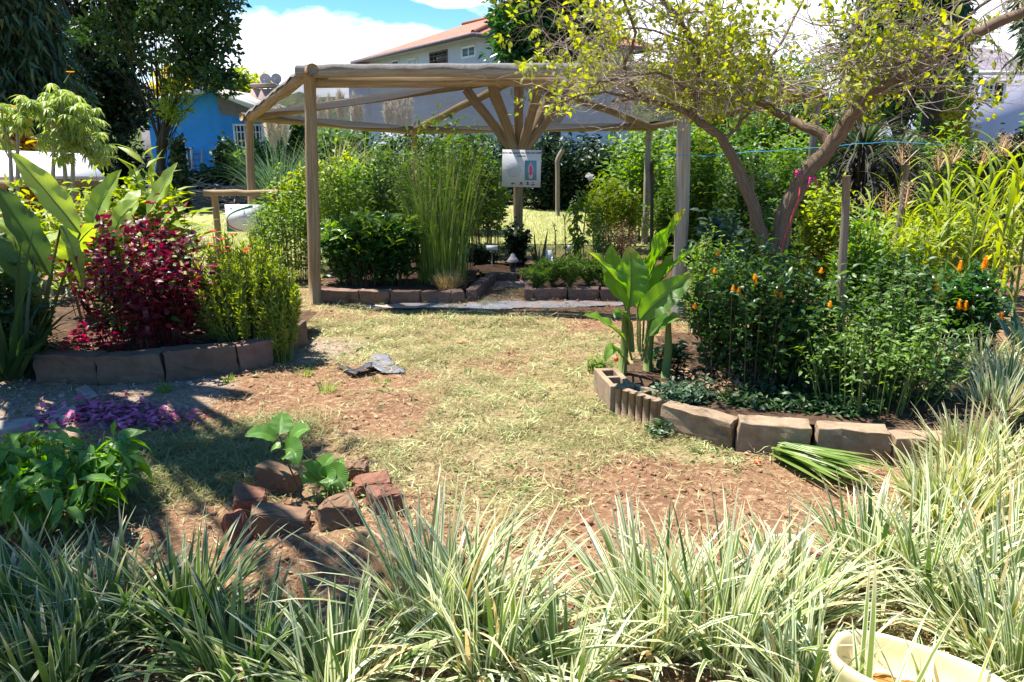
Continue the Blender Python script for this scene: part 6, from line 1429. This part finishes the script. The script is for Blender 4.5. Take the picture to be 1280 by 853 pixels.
# ------------------------------------------------------------------ striped grass in the foreground
TG = 'striped grass tufts along the near edge'
tl = [
 (15, 2.25, .58, 'd', 'dark striped grass tuft at the near corner under the broad drooping leaves'), (130, 2.20, .60, 'd', 'dark striped grass tuft second along from the near shaded corner'), (235, 2.25, .62, 'd', 'large dark striped grass tuft below the broad leaf plant'),
 (305, 2.02, .50, 'd', 'dark striped grass tuft leaning towards the brick ring'), (60, 1.95, .45, 'd', 'low dark striped tuft at the very front in the shade'), (415, 1.95, .40, 'm', 'green striped grass tuft between dark tufts and the pale middle tuft'),
 (545, 2.22, .64, 'p', 'tall pale striped grass tuft in the middle of the front row'), (610, 2.08, .58, 'p', 'spreading pale striped tuft just right of the tallest one'), (700, 1.95, .42, 'p', 'low pale striped tuft in the dip of the front row'),
 (810, 2.18, .58, 'p', 'pale striped tuft with upright blades facing the red soil'), (900, 2.12, .60, 'p', 'pale striped tuft left of the cream basin'), (985, 2.3, .50, 'p', 'pale striped tuft directly behind the left rim of the basin'),
 (1000, 1.88, .42, 'p', 'low pale striped tuft in front of the left rim of the basin'), (1085, 2.62, .52, 'p', 'pale striped tuft behind the cream basin'), (1165, 2.45, .62, 'p', 'thick pale striped tuft over the middle of the basin'), (1260, 2.35, .60, 'p', 'pale striped tuft behind the right rim of the basin'),
 (1165, 3.05, .56, 'y', 'yellow green striped tuft right of the cut leaf bundle'), (1190, 2.95, .62, 'y', 'yellow green striped tuft in the second row behind the basin'), (1265, 2.9, .62, 'y', 'yellow green striped tuft in the second row cut by the photo edge'),
 (1205, 3.45, .60, 'y', 'tall yellow striped tuft at the end of the block row'), (1270, 3.5, .62, 'y', 'yellow striped tuft at the photo edge behind the block row'),
 (1180, 4.75, .50, 'y', 'far yellow striped tuft beside the loose shrub'), (1225, 5.0, .52, 'y', 'far yellow striped tuft below the yellow flowered shrub'), (1262, 4.6, .55, 'p', 'far pale striped tuft at the photo edge'), (1240, 4.2, .5, 'p', 'pale striped tuft between near and far rows'), (1165, 5.2, .42, 'y', 'small far striped tuft behind the loose shrub'), (1290, 5.2, .5, 'y', 'last far striped tuft at the photo edge'), (1285, 1.98, .5, 'p', 'pale striped tuft at the very corner beyond the basin'), (1238, 2.12, .46, 'p', 'low pale striped tuft touching the right end of the basin'), (1085, 1.64, .62, 'p', 'thin striped tuft whose blades cross the front of the basin'), (1190, 1.56, .62, 'y', 'sparse striped tuft before the right half of the basin')]
for (px, Y, h, k, lab) in tl:
    var = RS.uniform(.8, 1.25)
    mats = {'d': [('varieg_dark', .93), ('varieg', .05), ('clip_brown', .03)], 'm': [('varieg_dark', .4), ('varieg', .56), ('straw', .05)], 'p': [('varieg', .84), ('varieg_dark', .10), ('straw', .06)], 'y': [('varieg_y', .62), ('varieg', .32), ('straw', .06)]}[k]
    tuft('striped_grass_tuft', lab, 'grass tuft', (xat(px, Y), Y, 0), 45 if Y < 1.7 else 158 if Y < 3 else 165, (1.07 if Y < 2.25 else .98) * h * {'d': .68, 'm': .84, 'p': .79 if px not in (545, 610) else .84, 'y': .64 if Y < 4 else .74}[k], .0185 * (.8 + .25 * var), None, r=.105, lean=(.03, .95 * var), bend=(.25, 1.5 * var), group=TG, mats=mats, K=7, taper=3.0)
# broad leaf plant at the left edge
t = thing('broadleaf_plant', 'glossy plant with drooping broad leaves behind the dark striped tufts', 'plant', (xat(60, 3.05), 3.05, 0)); st, lv, tip = stems_leaves((xat(60, 3.05), 3.05, 0), .42, .34, .36, 46, 15, .12, .046, t0=.35, rough_=.25, droop=.75, top=.7, spread=.03)
mb = MB()
for s in st: mb.tube(s, np.linspace(.006, .003, 5), 5, cap=False)
mb.build('stem', M['stem_green'], t); mb = MB(); P, D, Nn, l_, w_ = lv; mb.inst(LEAF8, P, D, Nn, l_, w_, RS.random(len(P))); mb.build('foliage', M['hibiscus'], t)
spiky('yellow green spiky shrublet behind the glossy drooping plant', -40, 72, 548, 3.55, 0, 90, 'lf_lime', leaf=.035, nl=60)

# ------------------------------------------------------------------ cream basin
bc = Vector((1.075, 1.735, 0))
bs = thing('basin', 'old cream coloured oval basin with rusty sediment lying in the striped grass', 'basin', bc)
ang = R(-36); n = 48; th = np.arange(n) * 2 * math.pi / n
prof = [(.60, 0.0), (.68, .01), (.80, .09), (.93, .19), (.985, .215), (1.0, .235), (.985, .25), (.95, .252), (.91, .24), (.87, .215), (.78, .16), (.62, .145), (.30, .14), (.0, .14)]
a_, b_ = .225, .125; V = []; Q = []
for (r, z) in prof:
    ex = 2.6
    cx = np.sign(np.cos(th)) * np.abs(np.cos(th)) ** (2 / ex) * a_ * r; cy = np.sign(np.sin(th)) * np.abs(np.sin(th)) ** (2 / ex) * b_ * r
    V.append(np.stack([bc.x + cx * math.cos(ang) - cy * math.sin(ang), bc.y + cx * math.sin(ang) + cy * math.cos(ang), np.full(n, z + .0)], 1))
for k in range(len(prof) - 1):
    i_ = np.arange(n); Q.append(np.stack([k * n + i_, k * n + (i_ + 1) % n, (k + 1) * n + (i_ + 1) % n, (k + 1) * n + i_], 1))
mb = MB(); mb.add(np.concatenate(V), quads=np.concatenate(Q)); mb.build('bowl', M['cream'], bs)
mb = MB(); V = [(bc.x, bc.y, .160)]; K = 6
for k in range(1, K + 1):
    r = .76 * k / K
    for q in th: 
        x = math.cos(q) * a_ * r; y = math.sin(q) * b_ * r; V.append((bc.x + x * math.cos(ang) - y * math.sin(ang), bc.y + x * math.sin(ang) + y * math.cos(ang), .160 - .008 * (k / K) + RS.normal(0, .003)))
T = [(0, 1 + i_, 1 + (i_ + 1) % n) for i_ in range(n)]; Q = [(1 + k * n + i_, 1 + (k + 1) * n + i_, 1 + (k + 1) * n + (i_ + 1) % n, 1 + k * n + (i_ + 1) % n) for k in range(K - 1) for i_ in range(n)]
mb.add(V, quads=Q, tris=T); mb.build('sediment', M['rust'], bs)

# ------------------------------------------------------------------ ring of stones with a seedling
def stone(label, px, py, size, rz, mat, name='stone', tilt=(0, 0), flat=.0, lift=0.0, chip=.18):
    c = gp(px, py); bm = bmesh.new(); size = tuple(k * .86 for k in size)
    for x in (-.5, .5):
        for y in (-.5, .5):
            for z in (0, 1):
                bm.verts.new((x * size[0] * (1 + RS.normal(0, chip * .5)), y * size[1] * (1 + RS.normal(0, chip * .5)), z * size[2] * .85 * (1 + RS.normal(0, chip))))
    for k in range(6): 
        d = unit(1)[0]; bm.verts.new((d[0] * size[0] * .56, d[1] * size[1] * .56, size[2] * (.5 + d[2] * .55)))
    bmesh.ops.convex_hull(bm, input=bm.verts[:])
    bmesh.ops.bevel(bm, geom=bm.edges[:], offset=.006, segments=1, affect='EDGES')
    bmesh.ops.triangulate(bm, faces=bm.faces[:]); bmesh.ops.subdivide_edges(bm, edges=[e for e in bm.edges if e.calc_length() > .02], cuts=3, use_grid_fill=True)
    for v in bm.verts: v.co += Vector(RS.normal(0, .0022, 3))
    bmesh.ops.recalc_face_normals(bm, faces=bm.faces[:])
    me = bpy.data.meshes.new(name); bm.to_mesh(me); bm.free(); me.materials.append(M[mat])
    o = bpy.data.objects.new(name, me); COL.objects.link(o); o.location = (c.x, c.y, float(ground_z(np.array([c.x]), np.array([c.y]))[0]) - .004 + lift); o.rotation_euler = (tilt[0], tilt[1], rz); tag(o, label, 'stone', 'stones ringing the seedling'); ORG[o.name] = tuple(o.location)
stone('rounded upright red brick half at the far left of the stone ring', 312, 640, (.15, .12, .15), .3, 'stone_red', 'brick', (.15, .1))
stone('pointed red shard leaning at the near left of the stone ring', 306, 680, (.09, .10, .15), .9, 'stone_red', 'brick', (-.35, -.2))
stone('dark brown brick at the back of the stone ring behind the tall seedling', 350, 612, (.20, .13, .14), -.25, 'stone_brown', 'brick', (.1, .05))
stone('wide flat topped brown stone in front of the tall seedling', 352, 672, (.25, .16, .12), .12, 'stone_brown', 'stone', (-.12, .05))
stone('blocky tan brown stone in the middle front of the stone ring', 424, 664, (.19, .15, .13), .42, 'stone_brown', 'stone', (-.1, -.08))
stone('pink topped brick at the right corner of the stone ring with dark sides', 480, 644, (.15, .14, .14), .6, 'stone_red', 'brick', (.0, .06))
stone('flat pinkish brick behind the right corner brick', 464, 614, (.20, .13, .09), .35, 'stone_red', 'brick', (.05, .1))
stone('small brown brick piece at the back right of the stone ring', 447, 598, (.13, .10, .09), .1, 'stone_brown', 'brick')
stone('flat grey brown slab behind the small seedling', 400, 600, (.14, .09, .05), .2, 'stone_brown', 'stone')
mb = MB(); q = np.array([tuple(gp(385, 632))]); k = 60
c = gp(390, 625)
sY0 = gp(370, 642).y
def seedling(label, root, Yr, leaves, stem_top, mat='hibiscus'):
    b = gp(*root); t = thing('seedling', label, 'seedling', b); P = smooth_path([b, at((root[0] + stem_top[0]) / 2 - 2, (root[1] + stem_top[1]) / 2, b.y), at(stem_top[0], stem_top[1], b.y)], 4, .002)
    mb = MB(); mb.tube(P, np.linspace(.005, .003, len(P)), 6); mb.build('stem', M['stem_brown'], t)
    for (a, m_, c, W, up) in leaves:
        A_, B_, C2 = [at(p[0], p[1], b.y + p[2]) for p in (a, m_, c)]; s = P[np.argmin(np.linalg.norm(P - np.array(tuple(A_)), axis=1))]
        leaf_part(t, 'leaf', mat, A_, B_, C2, W, stalk=s, up=up, stalk_r=.0025, fold=.25, peak=.36, K=14, M=4, wave=.006)
seedling('taller seedling with four broad green leaves inside the stone ring', (378, 622), 0, [((349, 543, .02), (352, 530, .05), (352, 515, .10), .115, (0, -.9, .6)), ((345, 549, 0), (326, 536, -.03), (306, 546, -.06), .10, (.1, -.4, 1)), ((362, 552, 0), (372, 535, .0), (388, 536, .0), .10, (-.2, -.5, .9)),
    ((357, 562, -.03), (368, 556, -.08), (372, 582, -.11), .115, (0, -.9, .5)), ((350, 560, .03), (345, 555, .05), (338, 565, .06), .05, (0, -.5, 1))], (349, 545))
seedling('shorter bushy seedling with cupped leaves inside the stone ring', (408, 622), 0, [((408, 592, .03), (404, 578, .05), (418, 568, .07), .10, (-.3, -.7, .7)), ((404, 596, 0), (392, 585, -.02), (377, 580, -.05), .09, (.2, -.5, 1)), ((412, 596, -.03), (425, 588, -.08), (428, 612, -.1), .12, (0, -1, .5)), ((402, 602, -.02), (388, 592, -.06), (378, 605, -.08), .09, (0, -.6, 1)), ((408, 598, -.03), (410, 590, -.07), (412, 612, -.1), .10, (0, -1, .4)), ((412, 590, .05), (428, 580, .08), (425, 572, .1), .07, (-.2, -.3, 1))], (408, 592))
px_shrub('weed', 'small light green weeds at the foot of the shorter seedling', 'weed', 395, 432, 606, gp(408, 625).y, 'lf_fern', 0, nst=26, nl=9, ll=.028, lw=.014, t0=.1)

# ------------------------------------------------------------------ scraps, litter and loose things on the ground
def scrap(name, label, pts, mat, z=.02, rough=.03, seed=4, cat='plastic sheet'):
    o = sheet(name, [gp(*p) for p in pts], z, M[mat], label, cat, None, rough, seed, .018); s_ = o.modifiers.new('s', 'SOLIDIFY'); s_.thickness = .004; return o
scrap('plastic_sheet', 'crumpled grey plastic sheet half buried in the sunny dirt', [(455, 462), (462, 449), (484, 446), (500, 463), (508, 469), (480, 472)], 'plastic_grey', .035, .04)
scrap('plastic_strip', 'thin black folded plastic strip poking out of the dirt', [(414, 459), (440, 468), (466, 462), (468, 470), (440, 475)], 'dark_plastic', .05, .05, 9)
def flatstone(label, pts, th=.03):
    bm = bmesh.new(); P = [gp(*p) for p in pts]; vs = [bm.verts.new((p.x, p.y, th + RS.normal(0, .003))) for p in P]; f = bm.faces.new(vs)
    r = bmesh.ops.extrude_face_region(bm, geom=[f]); 
    for v in [g for g in r['geom'] if isinstance(g, bmesh.types.BMVert)]: v.co.z = -.02
    bmesh.ops.recalc_face_normals(bm, faces=bm.faces[:]); bmesh.ops.bevel(bm, geom=bm.edges[:], offset=.006, segments=1, affect='EDGES'); bmesh.ops.triangulate(bm, faces=bm.faces[:])
    me = bpy.data.meshes.new('stone_slab'); bm.to_mesh(me); bm.free(); me.materials.append(M['slate']); o = bpy.data.objects.new('stone_slab', me); COL.objects.link(o); tag(o, label, 'stone slab'); ORG[o.name] = (0, 0, 0); recenter(o)
flatstone('grey flat slab at the photo edge left of the purple litter', [(-30, 545), (-20, 533), (45, 527), (50, 534), (10, 542)])
flatstone('grey flat slab under the purple litter', [(58, 530), (72, 517), (95, 513), (98, 522), (80, 532)])
flatstone('small grey slab between the purple litter and the left bed edging', [(95, 490), (110, 486), (124, 498), (112, 503)])
flatstone('small slate chip touching the purple litter below the bed edging', [(108, 507), (122, 502), (132, 510), (118, 515)], .025)
def pile(name, label, pts, n, mat, ll, lw, zmax, kind='stuff', sig=16):
    mb = MB(); P = []
    for (px, py, w) in pts:
        for _ in range(int(n * w)):
            g_ = gp(px + RS.normal(0, sig * 1.5), py + RS.normal(0, sig * .42)); P.append((g_.x, g_.y, RS.uniform(.012, zmax)))
    P = np.array(P); k = len(P); D = unit(k); D[:, 2] *= .35; N = unit(k) * .6; N[:, 2] += 1; mb.inst(LEAF8, P, D, N, RS.uniform(.6, 1.2, k) * ll, RS.uniform(.6, 1.2, k) * lw, RS.random(k)); o = mb.build(name, M[mat]); tag(o, label, None, None, kind); return o
pp = [(75, 528, .6), (105, 522, .8), (135, 522, 1), (150, 528, .9), (170, 520, .6), (195, 525, .4), (215, 528, .25), (160, 508, .3), (120, 505, .3)]
pile('fallen_leaves', 'purple fallen bracts and leaves heaped on the shaded path', pp, 62, 'lf_purple', .06, .034, .035)
pile('dry_leaves', 'dark dry purple litter among the fresh bracts', pp, 80, 'lf_purple_dry', .06, .025, .03)
# bundle of cut leaves
o = thing('leaf_bundle', 'bundle of freshly cut long green leaves lying before the tan blocks', 'leaf bundle', gp(1020, 590))
mb = MB(); n = 60; b = gp(978, 574); e = gp(1068, 606); d = (e - b); az0 = math.atan2(d.y, d.x)
mb.blades(np.stack([b.x + RS.normal(0, .025, n), b.y + RS.normal(0, .025, n), RS.uniform(.015, .08, n)], 1), az0 + RS.normal(0, .22, n), RS.uniform(1.42, 1.56, n), RS.uniform(.25, .55, n), .034, RS.uniform(-.02, .14, n), 6, wbase=.9, taper=3); mb.build('foliage', M['reed'], o)
mb = MB(); n = 26; mb.blades(np.stack([b.x + RS.normal(0, .02, n), b.y + RS.normal(0, .03, n), RS.uniform(.03, .09, n)], 1), az0 + RS.normal(0, .18, n), RS.uniform(1.40, 1.52, n), RS.uniform(.2, .4, n), .026, RS.uniform(0, .12, n), 6, wbase=.9, taper=3); mb.build('green_blades', M['varieg'], o)
for (px, py, z, lab) in ((947, 578, .018, 'small red fruit on the soil before the middle tan block'), (770, 449, .215, 'small red fruit on top of the hollow block')):
    c = gp(px, py, z); o = thing('fallen_fruit', lab, 'fruit', (c.x, c.y, c.z - .018)); mb = MB(); k = np.linspace(0, math.pi, 9); mb.tube([(c.x, c.y, c.z - .018 * math.cos(q)) for q in k], np.maximum(.018 * np.sin(k), .0008), 12); mb.build('skin', M['tomato'], o); mb = MB(); mb.tube([(c.x, c.y, c.z + .016), (c.x + .004, c.y, c.z + .026)], .002, 5); mb.build('stalk', M['stem_brown'], o)
# small weeds
for (px, py, h, lab) in ((408, 490, .09, 'small grass weed in the red dirt near the plastic strip'), (436, 497, .04, 'tiny bright weed beside the grass weed'), (205, 488, .06, 'small light weed below the left bed edging'), (380, 470, .06, 'little grass weed at the end of the left bed'), (475, 480, .05, 'low green weed under the grey plastic sheet'), (285, 478, .05, 'small weed at the foot of the reddish end block'), (20, 705, .1, 'weed') ):
    if lab == 'weed': continue
    c = gp(px, py); tuft('weed', lab, 'weed', (c.x, c.y, 0), 46, h * 1.4, .008, 'lf_bright', r=.05, lean=(.1, 1.1), bend=(.1, 1.0), K=3)
c = gp(300, 690); 
# mown grass and litter on the ground
def clumps(x, y):
    return np.clip(.25 + 1.6 * (fbm(x * 7, y * 7, 91, 3) - .38) * 1.8, .05, 1)
def scatter(n, x0, x1, y0, y1, dens):
    P = np.zeros((0, 2)); 
    while len(P) < n:
        q = np.stack([RS.uniform(x0, x1, n), y0 + (y1 - y0) * RS.random(n) ** 1.5], 1); q = q[RS.random(n) < dens(q[:, 0], q[:, 1])]; P = np.concatenate([P, q])
    return P[:n]
def flatblades(name, label, n, mat, Lr, Wr, dens, box_=(-4.2, 4.2, 1.7, 9.4), zr=(.002, .022), lift=.35):
    q = scatter(n, *box_, dens); z = ground_z(q[:, 0], q[:, 1]) + RS.uniform(*zr, n) * (.4 + 1.3 * clumps(q[:, 0], q[:, 1]))
    mb = MB(); mb.blades(np.stack([q[:, 0], q[:, 1], z], 1), RS.uniform(0, 6.283, n), math.pi / 2 - RS.normal(0, lift, n), RS.uniform(*Lr, n), RS.uniform(*Wr, n), RS.normal(.1, .5, n), 2, twist=RS.normal(0, .5, n)); o = mb.build(name, M[mat]); tag(o, label, None, None, 'stuff')
def inv(x, y): return np.clip(1 - gravel_field(x, y) * .8, 0, 1)
flatblades('grass_clippings', 'dried straw coloured grass clippings scattered on the soil', 64000, 'clip', (.015, .08), (.0022, .0055), lambda x, y: np.clip(.16 + green_field(x, y), 0, 1) * inv(x, y) * clumps(x, y))
flatblades('green_clippings', 'fresher green grass clippings lying over the straw', 54000, 'clip_green', (.015, .055), (.003, .007), lambda x, y: np.clip(green_field(x, y) * 1.1 - .1, 0, 1) * inv(x, y) * clumps(x + 5, y))
flatblades('pale_clippings', 'pale dry leaf blades lying on top of the litter', 15000, 'clip_pale', (.02, .075), (.004, .009), lambda x, y: np.clip(green_field(x, y) + .12, 0, 1) * inv(x, y) * clumps(x + 2, y + 3) ** 2, zr=(.012, .03))
flatblades('brown_litter', 'brown plant litter and bits of straw on the red soil', 60000, 'clip_brown', (.01, .05), (.002, .006), lambda x, y: np.clip(.9 - green_field(x, y) * .8, .05, 1) * clumps(x, y + 9))
q = scatter(2600, -3.4, 3.4, 1.9, 8.5, lambda x, y: clumps(x * .6, y * .6) ** 2); n = len(q); N = unit(n) * .7; N[:, 2] += .8; D = unit(n); D[:, 2] *= .3
mb = MB(); mb.inst(LEAF8, np.stack([q[:, 0], q[:, 1], ground_z(q[:, 0], q[:, 1]) + RS.uniform(.006, .02, n)], 1), D, N, RS.uniform(.015, .05, n), RS.uniform(.008, .022, n), RS.random(n)); tag(mb.build('dry_leaves', M['clip']), 'dry pale leaf bits lying about on the ground', None, None, 'stuff')
q = scatter(1100, -3.4, 3.4, 1.9, 8.5, lambda x, y: clumps(x * .6 + 2, y * .6) ** 2 * (.15 + green_field(x, y))); n = len(q); N = unit(n) * .7; N[:, 2] += .8; D = unit(n); D[:, 2] *= .3
mb = MB(); mb.inst(LEAF8, np.stack([q[:, 0], q[:, 1], ground_z(q[:, 0], q[:, 1]) + RS.uniform(.006, .02, n)], 1), D, N, RS.uniform(.015, .06, n), RS.uniform(.008, .02, n), RS.random(n)); tag(mb.build('green_leaf_bits', M['lf_mid']), 'cut green leaf bits among the clippings', None, None, 'stuff')
bl_ = np.array([tuple(gp(*p))[:2] for p in ((245, 560), (300, 570), (210, 575), (330, 545), (180, 600), (270, 590))])
flatblades('cut_grass', 'longer cut grass left lying in the shade', 9000, 'clip_green', (.03, .10), (.003, .008), lambda x, y: np.max([blob(x, y, c[0], c[1], .32) for c in bl_], axis=0), (-2.6, -.6, 2.6, 4.8), (.003, .03))
q = scatter(46000, -6, 7, 8.9, 18.5, lambda x, y: lawn_field(x, y) * np.clip(1.3 - y / 26, .3, 1)); n = len(q)
mb = MB(); mb.blades(np.stack([q[:, 0], q[:, 1], ground_z(q[:, 0], q[:, 1])], 1), RS.uniform(0, 6.28, n), RS.uniform(.1, 1.2, n), RS.uniform(.03, .08, n), .010, RS.uniform(0, 1, n), 2); tag(mb.build('lawn_grass', M['lawn']), 'short sunlit lawn grass beyond the pergola', None, None, 'stuff')
# clods, pebbles
q = scatter(3400, -3.6, 3.6, 1.8, 8.0, lambda x, y: np.clip(.35 + gravel_field(x, y) - .3 * green_field(x, y), .02, 1)); n = len(q)
ico = bmesh.new(); bmesh.ops.create_icosphere(ico, subdivisions=1, radius=1); iv = np.array([tuple(v.co) for v in ico.verts]); it = np.array([[v.index for v in f.verts] for f in ico.faces]); ico.free()
sz = RS.gamma(2.0, .003, n) + .002; sc = np.stack([sz * RS.uniform(.7, 1.4, n), sz * RS.uniform(.7, 1.4, n), sz * RS.uniform(.5, .9, n)], 1)
V = iv[None] * sc[:, None, :] * RS.uniform(.8, 1.2, (n, len(iv), 1)); V += np.stack([q[:, 0], q[:, 1], ground_z(q[:, 0], q[:, 1]) + sz * .3], 1)[:, None, :]
gr = gravel_field(q[:, 0], q[:, 1]) > .45
for nm, mk, sel, lb in (('gravel', M['slate'], gr, 'grey gravel on the path by the left bed'), ('soil_clods', solid('red_clod', (.22, .10, .055), (.34, .18, .10), .95, 30, .5, 90), ~gr, 'small red soil clods on the bare ground')):
    k = int(sel.sum()); mb = MB(); mb.add(V[sel].reshape(-1, 3), tris=(it[None] + (np.arange(k) * len(iv))[:, None, None]).reshape(-1, 3)); tag(mb.build(nm, mk), lb, None, None, 'stuff')
